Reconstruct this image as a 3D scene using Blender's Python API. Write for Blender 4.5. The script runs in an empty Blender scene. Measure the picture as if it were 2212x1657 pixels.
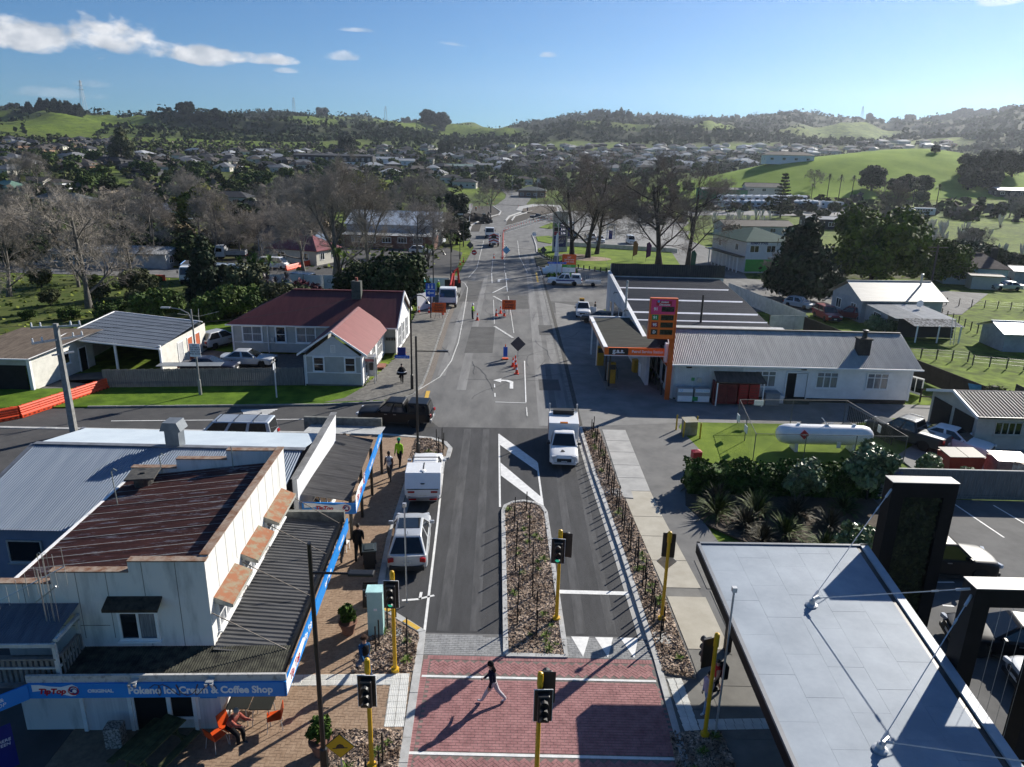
import bpy,math,random
import numpy as np
from mathutils import Vector,Matrix,noise as mnoise
R=math.radians
rnd=random.Random(7)
SC=bpy.context.scene
COL=SC.collection
# ---- camera
CAM_H,PITCH,ROLL,FPX=18.0,R(17.2),R(1.3),1534.0
cam=bpy.data.objects.new('camera',bpy.data.cameras.new('camera'))
COL.objects.link(cam)
cam.data.sensor_width=36.0
cam.data.lens=36.0*FPX/2212.0
cam.data.clip_start=0.1
cam.data.clip_end=30000
cam.matrix_world=Matrix.Translation((0,0,CAM_H))@Matrix.Rotation(math.pi/2-PITCH,4,'X')@Matrix.Rotation(ROLL,4,'Z')
SC.camera=cam
# ---- sky, sun, exposure
SUN_AZ,SUN_EL=R(43.5),R(27.8)
world=bpy.data.worlds.new('World');SC.world=world;world.use_nodes=True
wn,wl=world.node_tree.nodes,world.node_tree.links
wn.clear()
wout=wn.new('ShaderNodeOutputWorld');wbg=wn.new('ShaderNodeBackground');sky=wn.new('ShaderNodeTexSky')
sky.sky_type='NISHITA';sky.sun_disc=False
sky.sun_elevation=SUN_EL;sky.sun_rotation=SUN_AZ
sky.altitude=50;sky.air_density=1.0;sky.dust_density=0.02;sky.ozone_density=8.5
SKY_STRENGTH=0.057
wbg.inputs['Strength'].default_value=SKY_STRENGTH
def wnode(t,**kw):
 n=wn.new(t)
 for k,v in kw.items():setattr(n,k,v)
 return n
def wmath(op,a,b=None,clamp=False):
 n=wnode('ShaderNodeMath',operation=op,use_clamp=clamp)
 for i,q in enumerate((a,b)):
  if q is None:continue
  if isinstance(q,(int,float)):n.inputs[i].default_value=q
  else:wl.new(q,n.inputs[i])
 return n.outputs[0]
tc=wnode('ShaderNodeTexCoord');sep=wnode('ShaderNodeSeparateXYZ');wl.new(tc.outputs['Generated'],sep.inputs[0])
az=wmath('ARCTAN2',sep.outputs[0],sep.outputs[1]);el=wmath('ARCSINE',sep.outputs[2])
comb=wnode('ShaderNodeCombineXYZ');wl.new(az,comb.inputs[0]);wl.new(el,comb.inputs[1])
nz=wnode('ShaderNodeTexNoise');nz.inputs['Scale'].default_value=22;nz.inputs['Detail'].default_value=7;nz.inputs['Roughness'].default_value=.58
mp=wnode('ShaderNodeMapping');mp.inputs['Scale'].default_value=(1,1.7,1);wl.new(comb.outputs[0],mp.inputs[0]);wl.new(mp.outputs[0],nz.inputs['Vector'])
cloud=None
# (azimuth deg, elevation deg, half width, half height, tilt, gain) of each cloud bank
for ca,ce,cw,ch,tl,gn in((-33.5,6.7,5.5,1.55,.05,1.0),(-27.6,7.0,3.6,1.5,.08,1.0),(-24.0,6.5,4.2,.95,.08,1.0),(-19.6,6.5,3.3,.62,.0,.95),(-16.8,5.9,.9,.25,0,.5),(-13.0,7.0,1.4,.5,0,.55),(-11.7,8.8,1.5,.22,0,.45),(-5.0,8.2,1.4,.2,.1,.4),(2.1,7.6,.7,.3,0,.5),(31.6,10.2,1.8,.7,0,.5),(-30.5,3.6,3.0,.5,0,.22),(-29.3,4.3,1.2,.4,0,.2)):
 dx=wmath('SUBTRACT',az,R(ca));dy0=wmath('SUBTRACT',el,R(ce));dy=wmath('ADD',dy0,wmath('MULTIPLY',dx,tl))
 up=wmath('MULTIPLY',dy,1/R(ch));ux=wmath('MULTIPLY',dx,1/R(cw))
 # flat base: the lower half falls off twice as fast
 low=wmath('MULTIPLY',wmath('MINIMUM',up,0.0),1.3);up2=wmath('ADD',up,low)
 r2=wmath('ADD',wmath('MULTIPLY',ux,ux),wmath('MULTIPLY',up2,up2))
 m=wmath('SUBTRACT',1.0,r2)
 m=wmath('ADD',m,wmath('MULTIPLY',wmath('SUBTRACT',nz.outputs[0],.5),4.2))
 m=wmath('MULTIPLY',wmath('MULTIPLY',m,1.25,True),gn)
 cloud=m if cloud is None else wmath('MAXIMUM',cloud,m)
nz2=wnode('ShaderNodeTexNoise');nz2.inputs['Scale'].default_value=30;nz2.inputs['Detail'].default_value=5;wl.new(mp.outputs[0],nz2.inputs['Vector'])
shade=wnode('ShaderNodeMixRGB');shade.inputs[1].default_value=(5.2,5.8,6.6,1);shade.inputs[2].default_value=(10.5,10.6,10.8,1)
wl.new(wmath('MULTIPLY',wmath('SUBTRACT',nz2.outputs[0],.36),3.2,True),shade.inputs[0])
mixc=wnode('ShaderNodeMixRGB');wl.new(cloud,mixc.inputs[0]);tint=wnode('ShaderNodeMixRGB',blend_type='MULTIPLY');tint.inputs[0].default_value=1;tint.inputs[2].default_value=(.64,.92,1.02,1);wl.new(sky.outputs[0],tint.inputs[1]);wl.new(tint.outputs[0],mixc.inputs[1]);wl.new(shade.outputs[0],mixc.inputs[2])
wl.new(mixc.outputs[0],wbg.inputs[0]);wl.new(wbg.outputs[0],wout.inputs[0])
sun=bpy.data.objects.new('sun',bpy.data.lights.new('sun','SUN'));COL.objects.link(sun)
sun.data.energy=4.8;sun.data.angle=R(.53);sun.data.color=(1,.94,.84)
sdir=Vector((math.sin(SUN_AZ)*math.cos(SUN_EL),math.cos(SUN_AZ)*math.cos(SUN_EL),math.sin(SUN_EL)))
sun.rotation_euler=sdir.to_track_quat('Z','Y').to_euler();sun.location=(60,60,80)
vs=SC.view_settings;vs.view_transform='Standard';vs.look='None';vs.gamma=1;vs.use_curve_mapping=False;vs.exposure=0.75
# ---- helpers
def ray(u,v):
 x,y=(u-1106.)/FPX,(v-828.5)/FPX
 c,s=math.cos(ROLL),math.sin(ROLL)
 xr,yr=c*x+s*y,-s*x+c*y
 return(xr,math.cos(PITCH)-yr*math.sin(PITCH),-math.sin(PITCH)-yr*math.cos(PITCH))
def g(u,v,z=0.):
 """real ground point seen at picture position (u, v) on the level z"""
 d=ray(u,v);t=(z-CAM_H)/d[2]
 return(d[0]*t,d[1]*t,z)
def gp(*ps,z=0.):return[g(u,v,z)[:2]for u,v in ps]
_mats={}
def mat(name,col,rough=.75,var=.12,scale=2.,bump=0.,metal=0.,spec=.4,col2=None,island=0.,bscale=None,coat=0.,stretch=None,emit=0.,detail=5.,thr=(.35,.65)):
 if name in _mats:return _mats[name]
 m=bpy.data.materials.new(name);m.use_nodes=True
 nt=m.node_tree;b=nt.nodes['Principled BSDF']
 b.inputs['Roughness'].default_value=rough;b.inputs['Metallic'].default_value=metal
 b.inputs['Specular IOR Level'].default_value=spec;b.inputs['Coat Weight'].default_value=coat
 geo=nt.nodes.new('ShaderNodeNewGeometry');vec=geo.outputs['Position']
 if stretch:
  mpn=nt.nodes.new('ShaderNodeMapping');mpn.inputs['Scale'].default_value=stretch;nt.links.new(vec,mpn.inputs[0]);vec=mpn.outputs[0]
 n=nt.nodes.new('ShaderNodeTexNoise');n.inputs['Scale'].default_value=scale;n.inputs['Detail'].default_value=detail;n.inputs['Roughness'].default_value=.65
 nt.links.new(vec,n.inputs['Vector'])
 ramp=nt.nodes.new('ShaderNodeValToRGB');nt.links.new(n.outputs[0],ramp.inputs[0])
 c2=col2 if col2 else tuple(min(1,c*(1+var))for c in col)
 c1=col if col2 else tuple(c*(1-var)for c in col)
 e=ramp.color_ramp.elements;e[0].position,e[1].position=thr
 e[0].color=(*c1,1);e[1].color=(*c2,1)
 out=ramp.outputs[0]
 if island:
  hv=nt.nodes.new('ShaderNodeHueSaturation');nt.links.new(out,hv.inputs['Color'])
  mr=nt.nodes.new('ShaderNodeMapRange');mr.inputs[3].default_value=1-island;mr.inputs[4].default_value=1+island
  nt.links.new(geo.outputs['Random Per Island'],mr.inputs[0]);nt.links.new(mr.outputs[0],hv.inputs['Value']);out=hv.outputs[0]
 nt.links.new(out,b.inputs['Base Color'])
 if bump:
  bp=nt.nodes.new('ShaderNodeBump');bp.inputs['Strength'].default_value=min(1,bump);bp.inputs['Distance'].default_value=.03*bump
  n2=nt.nodes.new('ShaderNodeTexNoise');n2.inputs['Scale'].default_value=bscale or scale*6;n2.inputs['Detail'].default_value=4;nt.links.new(vec,n2.inputs['Vector'])
  nt.links.new(n2.outputs[0],bp.inputs['Height']);nt.links.new(bp.outputs[0],b.inputs['Normal'])
 if emit:
  nt.links.new(out,b.inputs['Emission Color']);b.inputs['Emission Strength'].default_value=emit
 _mats[name]=m
 return m
class MB:
 """collects shapes and links them as ONE mesh object"""
 def __init__(s):s.v,s.f,s.m=[],[],[]
 def add(s,vs,fs,m=0):
  o=len(s.v);s.v+=[tuple(p)for p in vs]
  s.f+=[tuple(i+o for i in q)for q in fs];s.m+=[m]*len(fs);return s
 def box(s,x0,y0,z0,x1,y1,z1,m=0):
  return s.add([(x0,y0,z0),(x1,y0,z0),(x1,y1,z0),(x0,y1,z0),(x0,y0,z1),(x1,y0,z1),(x1,y1,z1),(x0,y1,z1)],[(3,2,1,0),(4,5,6,7),(0,1,5,4),(1,2,6,5),(2,3,7,6),(3,0,4,7)],m)
 def cbox(s,c,d,rz=0,m=0,M=None):
  o=len(s.v);s.box(-d[0]/2,-d[1]/2,-d[2]/2,d[0]/2,d[1]/2,d[2]/2,m)
  T=Matrix.Translation(c)@(M if M is not None else Matrix.Rotation(rz,4,'Z'))
  for i in range(o,len(s.v)):s.v[i]=tuple(T@Vector(s.v[i]))
  return s
 def prism(s,poly,z0,z1,m=0):
  n=len(poly)
  if sum(poly[i][0]*poly[(i+1)%n][1]-poly[(i+1)%n][0]*poly[i][1]for i in range(n))<0:poly=poly[::-1]
  return s.add([(x,y,z0)for x,y in poly]+[(x,y,z1)for x,y in poly],[tuple(range(n))[::-1],tuple(range(n,2*n))]+[(i,(i+1)%n,n+(i+1)%n,n+i)for i in range(n)],m)
 def sheet(s,poly,z,m=0):
  n=len(poly)
  if sum(poly[i][0]*poly[(i+1)%n][1]-poly[(i+1)%n][0]*poly[i][1]for i in range(n))<0:poly=poly[::-1]
  return s.add([(x,y,z)for x,y in poly],[tuple(range(n))],m)
 def ext(s,poly,ax,a0,a1,m=0):
  n=len(poly)
  if ax=='x':q=lambda a,p:(a,p[0],p[1])
  else:q=lambda a,p:(p[0],a,p[1])
  ar=sum(poly[i][0]*poly[(i+1)%n][1]-poly[(i+1)%n][0]*poly[i][1]for i in range(n))
  if(ar>0)==(ax=='y'):poly=poly[::-1]
  return s.add([q(a0,p)for p in poly]+[q(a1,p)for p in poly],[tuple(range(n))[::-1],tuple(range(n,2*n))]+[(i,(i+1)%n,n+(i+1)%n,n+i)for i in range(n)],m)
 def tube(s,pts,r,n=6,m=0,cap=True):
  pts=[Vector(p)for p in pts];k=len(pts)
  rs=r if isinstance(r,(list,tuple))else[r]*k
  vs,fs=[],[]
  u=None
  for i in range(k):
   t=(pts[min(i+1,k-1)]-pts[max(i-1,0)]).normalized()
   if u is None:u=t.orthogonal().normalized()
   else:
    u=(u-t*u.dot(t))
    u=u.normalized()if u.length>1e-6 else t.orthogonal().normalized()
   w=t.cross(u)
   for j in range(n):
    a=2*math.pi*j/n
    vs.append(pts[i]+(u*math.cos(a)+w*math.sin(a))*rs[i])
  for i in range(k-1):
   for j in range(n):
    a,b=i*n+j,i*n+(j+1)%n
    fs.append((a,b,b+n,a+n))
  if cap:fs+=[tuple(range(n))[::-1],tuple(range((k-1)*n,k*n))]
  return s.add(vs,fs,m)
 def lathe(s,prof,n=12,c=(0,0,0),m=0,ax='z'):
  vs,fs=[],[]
  for r,z in prof:
   for j in range(n):
    a=2*math.pi*j/n;p=(r*math.cos(a),r*math.sin(a),z)
    if ax=='y':p=(p[0],-p[2],p[1])
    if ax=='x':p=(p[2],p[0],p[1])
    vs.append((p[0]+c[0],p[1]+c[1],p[2]+c[2]))
  k=len(prof)
  for i in range(k-1):
   for j in range(n):
    a,b=i*n+j,i*n+(j+1)%n
    fs.append((a,b,b+n,a+n))
  if prof[0][0]>1e-4:fs.append(tuple(range(n))[::-1])
  if prof[-1][0]>1e-4:fs.append(tuple(range((k-1)*n,k*n)))
  return s.add(vs,fs,m)
 def ball(s,c,r,n=10,k=6,m=0,jit=0.,rng=None):
  r=(r,r,r)if isinstance(r,(int,float))else r
  vs=[]
  for i in range(k+1):
   th=math.pi*i/k
   for j in range(n):
    a=2*math.pi*j/n;q=1+(rng.uniform(-jit,jit)if jit and rng else 0)
    vs.append((c[0]+r[0]*q*math.sin(th)*math.cos(a),c[1]+r[1]*q*math.sin(th)*math.sin(a),c[2]+r[2]*q*math.cos(th)))
  fs=[(i*n+j,(i+1)*n+j,(i+1)*n+(j+1)%n,i*n+(j+1)%n)for i in range(k)for j in range(n)]
  return s.add(vs,fs,m)
 def xf(s,M,o=0):
  for i in range(o,len(s.v)):s.v[i]=tuple(M@Vector(s.v[i]))
  return s
 def mesh(s,name,mats,smooth=False):
  me=bpy.data.meshes.new(name);me.from_pydata(s.v,[],s.f)
  for q in(mats if isinstance(mats,(list,tuple))else[mats]):me.materials.append(q)
  if isinstance(mats,(list,tuple))and len(mats)>1:me.polygons.foreach_set('material_index',s.m)
  if smooth:me.polygons.foreach_set('use_smooth',[True]*len(s.f))
  me.update();return me
 def obj(s,name,mats,parent=None,loc=(0,0,0),rz=0,smooth=False,bevel=0,kind=None,seg=2):
  o=link(name,s.mesh(name,mats,smooth),parent,loc,rz)
  if bevel:
   b=o.modifiers.new('bevel','BEVEL');b.width=bevel;b.segments=seg;b.limit_method='ANGLE';b.angle_limit=R(28)
  if kind:o['kind']=kind
  return o
def link(name,me,parent=None,loc=(0,0,0),rz=0):
 o=bpy.data.objects.new(name,me);COL.objects.link(o)
 o.parent=parent;o.location=loc;o.rotation_euler=(0,0,rz);return o
def tag(o,label,cat,group=None,kind=None):
 o['label']=label;o['category']=cat
 if group:o['group']=group
 if kind:o['kind']=kind
 return o
def thing(name,label,cat,loc=(0,0,0),rz=0,group=None):
 o=bpy.data.objects.new(name,None);COL.objects.link(o);o.empty_display_size=.2
 o.location=(loc[0],loc[1],loc[2]if len(loc)>2 else 0);o.rotation_euler=(0,0,rz)
 return tag(o,label,cat,group)
_kids={}
def kids(o):return[c for c in COL.objects if c.parent==o]
def dup(root,loc,rz=0,label=None,group=None,scale=None):
 """a copy of a thing with copies of its parts and sub-parts (mesh data shared)"""
 if root.name not in _kids:_kids[root.name]=[(c,kids(c))for c in kids(root)]
 r=root.copy();COL.objects.link(r);r.location=(loc[0],loc[1],loc[2]if len(loc)>2 else 0);r.rotation_euler=(0,0,rz)
 if label:r['label']=label
 if group:r['group']=group
 if scale:r.scale=scale if isinstance(scale,tuple)else(scale,)*3
 for ch,gs in _kids[root.name]:
  c=ch.copy();COL.objects.link(c);c.parent=r
  for q in gs:
   d=q.copy();COL.objects.link(d);d.parent=c
 return r
def struct(mb,name,m,**k):return mb.obj(name,m,kind='structure',**k)
def text(body,size,m,parent,loc,rot=(R(90),0,0),name='lettering',ext=.004,align='CENTER',sx=1.,shear=0.,bold=0.):
 cu=bpy.data.curves.new(name,'FONT');cu.body=body;cu.size=size;cu.align_x=align;cu.align_y='CENTER';cu.extrude=ext;cu.shear=shear;cu.offset=bold
 cu.resolution_u=3
 t=bpy.data.objects.new(name,cu);COL.objects.link(t)
 me=bpy.data.meshes.new_from_object(t.evaluated_get(bpy.context.evaluated_depsgraph_get()))
 bpy.data.objects.remove(t)
 me.name=name;me.materials.clear();me.materials.append(m)
 o=bpy.data.objects.new(name,me);COL.objects.link(o);o.parent=parent;o.location=loc;o.rotation_euler=rot;o.scale=(sx,1,1)
 return o
 # ---- terrain
def sstep(a,b,x):
 t=min(1,max(0,(x-a)/(b-a)));return t*t*(3-2*t)
def fbm(x,y,o=4):
 s,a=0,1
 for i in range(o):
  s+=a*mnoise.noise((x,y,3.1*i));x*=2.03;y*=2.03;a*=.5
 return s
SKY=[(-180,53),(-60,63),(-38,68),(-33,57),(-28,43),(-24,47),(-18,61),(-12,69),(-6,61),(-2,51),(2,57),(6,77),(9,85),(13,79),(20,91),(26,73),(31,91),(35,107),(40,103),(60,73),(180,53)]
def skyline(a):
 for(a0,p0),(a1,p1)in zip(SKY,SKY[1:]):
  if a0<=a<=a1:return p0+(p1-p0)*(a-a0)/(a1-a0)
 return 80
def T(x,y):
 """height of the land: level round the crossroads, a slow rise through the town, farm hills beyond"""
 d=math.hypot(x,y)
 k0=math.exp(-(x/75.)**2)if y>0 else 0;r=max(0,d-225-115*k0)
 z=.030*r+2.2e-5*r*r if r<800 else 38.1+.03*(r-800)
 if y>0:z+=21.5*math.exp(-(((x-225)*.93+(y-420)*.36)/84)**2-((-(x-225)*.36+(y-420)*.93)/55)**2)*sstep(210,300,d)+9*math.exp(-((x-138)/55)**2-((y-385)/42)**2)
 if d>750:
  a=math.degrees(math.atan2(x,y))
  top=CAM_H+skyline(a)/1534.*2700*.93
  k=sstep(900,2650,d)if d<2650 else 1-.5*sstep(2650,3600,d)
  w=sstep(850,1500,d)
  n=fbm(x/380.,y/380.,5)
  rg=1-abs(mnoise.noise((x/210.+7,y/210.,5.)))
  z=z*(1-k)+top*k+w*(n*27+(rg-.72)*74*(1-.62*k))
 return z
def bush(x,y):
 """share of scrub and pine on the hills"""
 d=math.hypot(x,y)
 if d<620:return 0.
 v=fbm(x/260.+31,y/260.-8,5)*.9+.5*mnoise.noise((x/700.,y/700.,9.))+.18*sstep(1300,2600,d)
 a=math.degrees(math.atan2(x,y))
 v+=.14*sstep(2,12,a)
 return sstep(-.05,.15,v)*sstep(850,1250,d)
def make_terrain():
 na=420;rs=[3.0]
 while rs[-1]<4200:rs.append(rs[-1]*1.022+(.6 if rs[-1]<500 else 0))
 azs=sorted([-180+360*i/120 for i in range(120)if abs(-180+360*i/120)>45]+[-45+90*i/(na-120)for i in range(na-119)])
 vs,bm=[(0,0,-.06)],[0.]
 for r in rs:
  for a in azs:
   x,y=r*math.sin(R(a)),r*math.cos(R(a))
   vs.append((x,y,T(x,y)-.06))
   tw=.62*sstep(228,300,r)*(1-sstep(800,1000,r))*sstep(-.35,.25,fbm(x/90.,y/90.,3))if y>0 else 0
   if x>60:tw*=sstep(150,215,math.hypot((x-215)*.8,y-405))
   bm.append(max(bush(x,y),tw))
 n=len(azs);fs=[(0,1+(j+1)%n,1+j)for j in range(n)]
 for i in range(len(rs)-1):
  for j in range(n):
   a,b=1+i*n+j,1+i*n+(j+1)%n
   fs.append((a,b,b+n,a+n))
 me=bpy.data.meshes.new('ground');me.from_pydata(vs,[],fs)
 at=me.attributes.new('bush','FLOAT','POINT');at.data.foreach_set('value',bm)
 me.polygons.foreach_set('use_smooth',[True]*len(fs));me.update()
 m=mat('pasture',(.075,.125,.018),.95,scale=.09,col2=(.19,.265,.035),bump=.9,bscale=1.3,spec=.1)
 nt=m.node_tree;b=nt.nodes['Principled BSDF'];src=b.inputs['Base Color'].links[0].from_socket
 geo=[q for q in nt.nodes if q.type=='NEW_GEOMETRY'][0]
 def noise(sc,lo,hi,c0,c1):
  q=nt.nodes.new('ShaderNodeTexNoise');q.inputs['Scale'].default_value=sc;q.inputs['Detail'].default_value=6
  nt.links.new(geo.outputs['Position'],q.inputs['Vector'])
  rp=nt.nodes.new('ShaderNodeValToRGB');e=rp.color_ramp.elements
  e[0].position,e[1].position=lo,hi;e[0].color,e[1].color=(*c0,1),(*c1,1)
  nt.links.new(q.outputs[0],rp.inputs[0]);return rp.outputs[0]
 fine=noise(.9,.38,.62,(.55,.55,.5),(1.15,1.12,1.0))
 mul=nt.nodes.new('ShaderNodeMixRGB');mul.blend_type='MULTIPLY';mul.inputs[0].default_value=1
 nt.links.new(src,mul.inputs[1]);nt.links.new(fine,mul.inputs[2])
 big=noise(.006,.42,.62,(0,0,0),(1,1,1))
 rough=nt.nodes.new('ShaderNodeMixRGB');rough.inputs[2].default_value=(.085,.085,.032,1)
 sc_=nt.nodes.new('ShaderNodeMath');sc_.operation='MULTIPLY';sc_.inputs[1].default_value=.35;nt.links.new(big,sc_.inputs[0])
 nt.links.new(sc_.outputs[0],rough.inputs[0]);nt.links.new(mul.outputs[0],rough.inputs[1])
 att=nt.nodes.new('ShaderNodeAttribute');att.attribute_name='bush'
 dark=noise(.05,.35,.65,(.020,.031,.013),(.062,.072,.032))
 mx=nt.nodes.new('ShaderNodeMixRGB');nt.links.new(att.outputs['Fac'],mx.inputs[0]);nt.links.new(rough.outputs[0],mx.inputs[1]);nt.links.new(dark,mx.inputs[2])
 nt.links.new(mx.outputs[0],b.inputs['Base Color'])
 me.materials.append(m)
 o=link('ground',me);o['kind']='structure';return o
make_terrain()
gm=MB();N_a,N_b=56,44;KN=mat('knoll_grass',(.14,.225,.025),.95,scale=.05,col2=(.235,.33,.05),bump=.8,bscale=1.1,spec=.05,detail=9)
for i in range(N_a+1):
 for j in range(N_b+1):
  x,y=65+310*i/N_a,322+190*j/N_b;gm.v.append((x,y,T(x,y)+.12))
for i in range(N_a):
 for j in range(N_b):
  x,y=65+310*(i+.5)/N_a,322+190*(j+.5)/N_b
  if(((x-222)*.93+(y-415)*.36)/150)**2+((-(x-222)*.36+(y-415)*.93)/82)**2<1+.12*mnoise.noise((x/30,y/30,2))or((x-132)/68)**2+((y-384)/46)**2<1:k=i*(N_b+1)+j;gm.f.append((k,k+N_b+1,k+N_b+2,k+1));gm.m.append(0)
gm.obj('grassy_hill',KN,smooth=True,kind='structure')
# ---- haze
hz=MB().box(-4300,-4300,-400,4300,4300,420)
hm=bpy.data.materials.new('haze_air');hm.use_nodes=True;hm.node_tree.nodes.clear()
ho=hm.node_tree.nodes.new('ShaderNodeOutputMaterial');hv=hm.node_tree.nodes.new('ShaderNodeVolumePrincipled')
hv.inputs['Color'].default_value=(.80,.88,1,1);hv.inputs['Density'].default_value=8.0e-5;hv.inputs['Anisotropy'].default_value=.55
hm.node_tree.links.new(hv.outputs[0],ho.inputs['Volume'])
HAZE=hz.obj('haze',hm,kind='stuff')
# ---- materials of the setting
A_OLD=mat('old_asphalt',(.115,.115,.115),.9,scale=.35,col2=(.19,.189,.184),bump=.6,bscale=45,spec=.25,stretch=(1.6,.5,1),detail=9)
A_NEW=mat('fresh_asphalt',(.042,.043,.046),.88,scale=1.1,col2=(.062,.063,.067),bump=.7,bscale=60,spec=.3,stretch=(1.5,.35,1),detail=8)
A_MID=mat('side_asphalt',(.058,.058,.060),.9,scale=.6,col2=(.085,.084,.083),bump=.6,bscale=50,spec=.25,detail=9)
CONC=mat('concrete',(.30,.30,.29),.85,scale=.9,col2=(.42,.415,.40),bump=.3,bscale=40,detail=8)
CONC_B=mat('beige_concrete',(.37,.34,.275),.85,scale=1.2,col2=(.45,.42,.35),bump=.2,bscale=30,detail=8)
CONC_D=mat('grey_concrete',(.125,.122,.112),.85,scale=.8,col2=(.19,.185,.17),bump=.3,bscale=35,detail=8)
FORE=mat('forecourt',(.15,.15,.147),.9,scale=.5,col2=(.235,.232,.225),bump=.4,bscale=30,detail=10)
WHITE_L=mat('road_paint',(.62,.62,.61),.7,scale=3,col2=(.80,.80,.78),bump=.1,detail=9)
WORN_L=mat('worn_road_paint',(.16,.16,.155),.8,scale=4,col2=(.62,.62,.6),detail=10,thr=(.3,.55))
YEL_L=mat('yellow_road_paint',(.55,.33,.04),.7,scale=4,col2=(.66,.42,.07),detail=8)
MULCH=mat('bark_mulch',(.17,.11,.07),.95,scale=9,col2=(.5,.41,.33),bump=1,bscale=24,spec=.1,detail=9,thr=(.3,.7))
DIRT=mat('bare_soil',(.05,.038,.028),.95,scale=.8,col2=(.10,.078,.055),bump=1,bscale=6,detail=9)
GRASS=mat('mown_grass',(.07,.12,.014),.95,scale=.33,col2=(.20,.275,.035),bump=1,bscale=9,spec=.1,detail=9,thr=(.3,.7))
GRASS_D=mat('verge_grass',(.055,.105,.012),.95,scale=.8,col2=(.12,.20,.022),bump=1,bscale=9,spec=.1,detail=9)
KERB=mat('kerb_concrete',(.36,.36,.35),.85,scale=2.5,col2=(.5,.5,.49),bump=.2,detail=8)
def sheet(name,poly,z,m):return struct(MB().sheet(poly,z),name,m)
def slab(name,poly,z,m,z0=-.3):return struct(MB().prism(poly,z0,z),name,m)
def strip(pts,w,off=0.):
 """left and right edge of a band along a polyline"""
 L,Rr=[],[]
 n=len(pts)
 for i in range(n):
  a,b=Vector(pts[max(i-1,0)][:2]),Vector(pts[min(i+1,n-1)][:2])
  t=(b-a).normalized();nn=Vector((-t.y,t.x));p=Vector(pts[i][:2])
  L.append(tuple(p+nn*(off+w/2)));Rr.append(tuple(p+nn*(off-w/2)))
 return L,Rr
def kerb(pts,w=.16,h=.13,m=None,name='kerb',seg=1.0):
 """kerb stones butted along a line, each with its own joint"""
 m=m or KERB
 out=[]
 for a,b in zip(pts,pts[1:]):
  a,b=Vector(a[:2]),Vector(b[:2]);k=max(1,round((b-a).length/seg))
  out+=[a.lerp(b,i/k)for i in range(k)]
 out.append(Vector(pts[-1][:2]))
 mb=MB();L,Rr=strip(out,w)
 for i in range(len(out)-1):
  d=(out[i+1]-out[i]).normalized()*.008
  q=[(L[i][0]+d.x,L[i][1]+d.y),(L[i+1][0]-d.x,L[i+1][1]-d.y),(Rr[i+1][0]-d.x,Rr[i+1][1]-d.y),(Rr[i][0]+d.x,Rr[i][1]+d.y)]
  mb.prism(q,-.1,h+.006*math.sin(i*2.3))
 return struct(mb,name,m)
def line(pts,w,z=.016,m=None,name='road_marking',dash=None):
 mb=MB()
 if dash:
  a,b=Vector(pts[0][:2]),Vector(pts[-1][:2]);n=int((b-a).length/(dash[0]+dash[1]))+1;t=(b-a).normalized();q=[]
  for i in range(n):
   p=a+t*i*(dash[0]+dash[1]);e=p+t*dash[0];L,Rr=strip([p,e],w);mb.sheet(L+Rr[::-1],z)
 else:
  L,Rr=strip(pts,w)
  for i in range(len(L)-1):mb.sheet([L[i],L[i+1],Rr[i+1],Rr[i]],z)
 return struct(mb,name,m or WHITE_L)
def inside(p,poly):
 x,y=p;c=False;n=len(poly)
 for i in range(n):
  (x0,y0),(x1,y1)=poly[i],poly[(i+1)%n]
  if(y0>y)!=(y1>y)and x<(x1-x0)*(y-y0)/(y1-y0)+x0:c=not c
 return c
 # ---- roads
ROAD=[(-130,43.5),(-9.5,44),(-9,36),(12,36),(12,48),(36,50),(36,54.8),(13,54.9),(11.8,92),(60,94),(75,112),(40,122),(46,150),(45,205),(60,250),(62,300),(20,302),(8,330),(6,420),(-6,420),(-9,330),(-14,300),(-14,200),(-9.2,160),(-9.4,118),(-55,119),(-140,124),(-140,114),(-30,108.5),(-9.3,108),(-8.3,72),(-8,56),(-9.5,52.7),(-31,50),(-130,46.5)]
ROAD=[(x,y)for x,y in ROAD]
def road_sheet(name,poly,z,m,sub=10):
 me=MB().sheet(poly,z);o=struct(me,name,m);return o
road_sheet('road',ROAD,0,A_OLD)
far=MB()
cl=[(-2,330),(-1,350),(1,372),(1,400),(-4,440),(-14,500),(-30,580),(-50,660)]
L,Rr=strip(cl,13)
for i in range(len(cl)-1):
 q=[L[i],Rr[i],Rr[i+1],L[i+1]];far.add([(x,y,T(x,y)+.12)for x,y in q],[(0,1,2,3)])
struct(far,'far_road',A_OLD)
sheet('side_street',[(-130,43.6),(-9,44.2),(-4,44.2),(-5,47),(-8,52.3),(-31,49.8),(-130,46.4)],.008,A_MID)
sheet('fresh_road_surface',[(-6.4,4),(6.2,4),(5.2,47.5),(-7.5,47.2),(-9,44.4),(-6.4,40)],.016,A_NEW)
sheet('forecourt',[(5.05,48),(12.5,49.2),(30,49.8),(36,52),(36,54.8),(13.2,54.9),(11.9,58),(11.6,92),(5.6,96),(4.8,70)],.008,FORE)
for x,w in((-2.55,.5),(-1.25,.45),(3.0,.42),(4.25,.4)):sheet('tyre_track',[(x-w/2,24.3),(x+w/2,24.3),(x+w/2-.5*(x<0),47),(x-w/2-.5*(x<0),47)],.019,mat('tyre_track_asphalt',(.045,.046,.049),.88,scale=1.6,col2=(.085,.086,.09),bump=.5,bscale=60,detail=9,stretch=(2,.3,1)))
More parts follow.
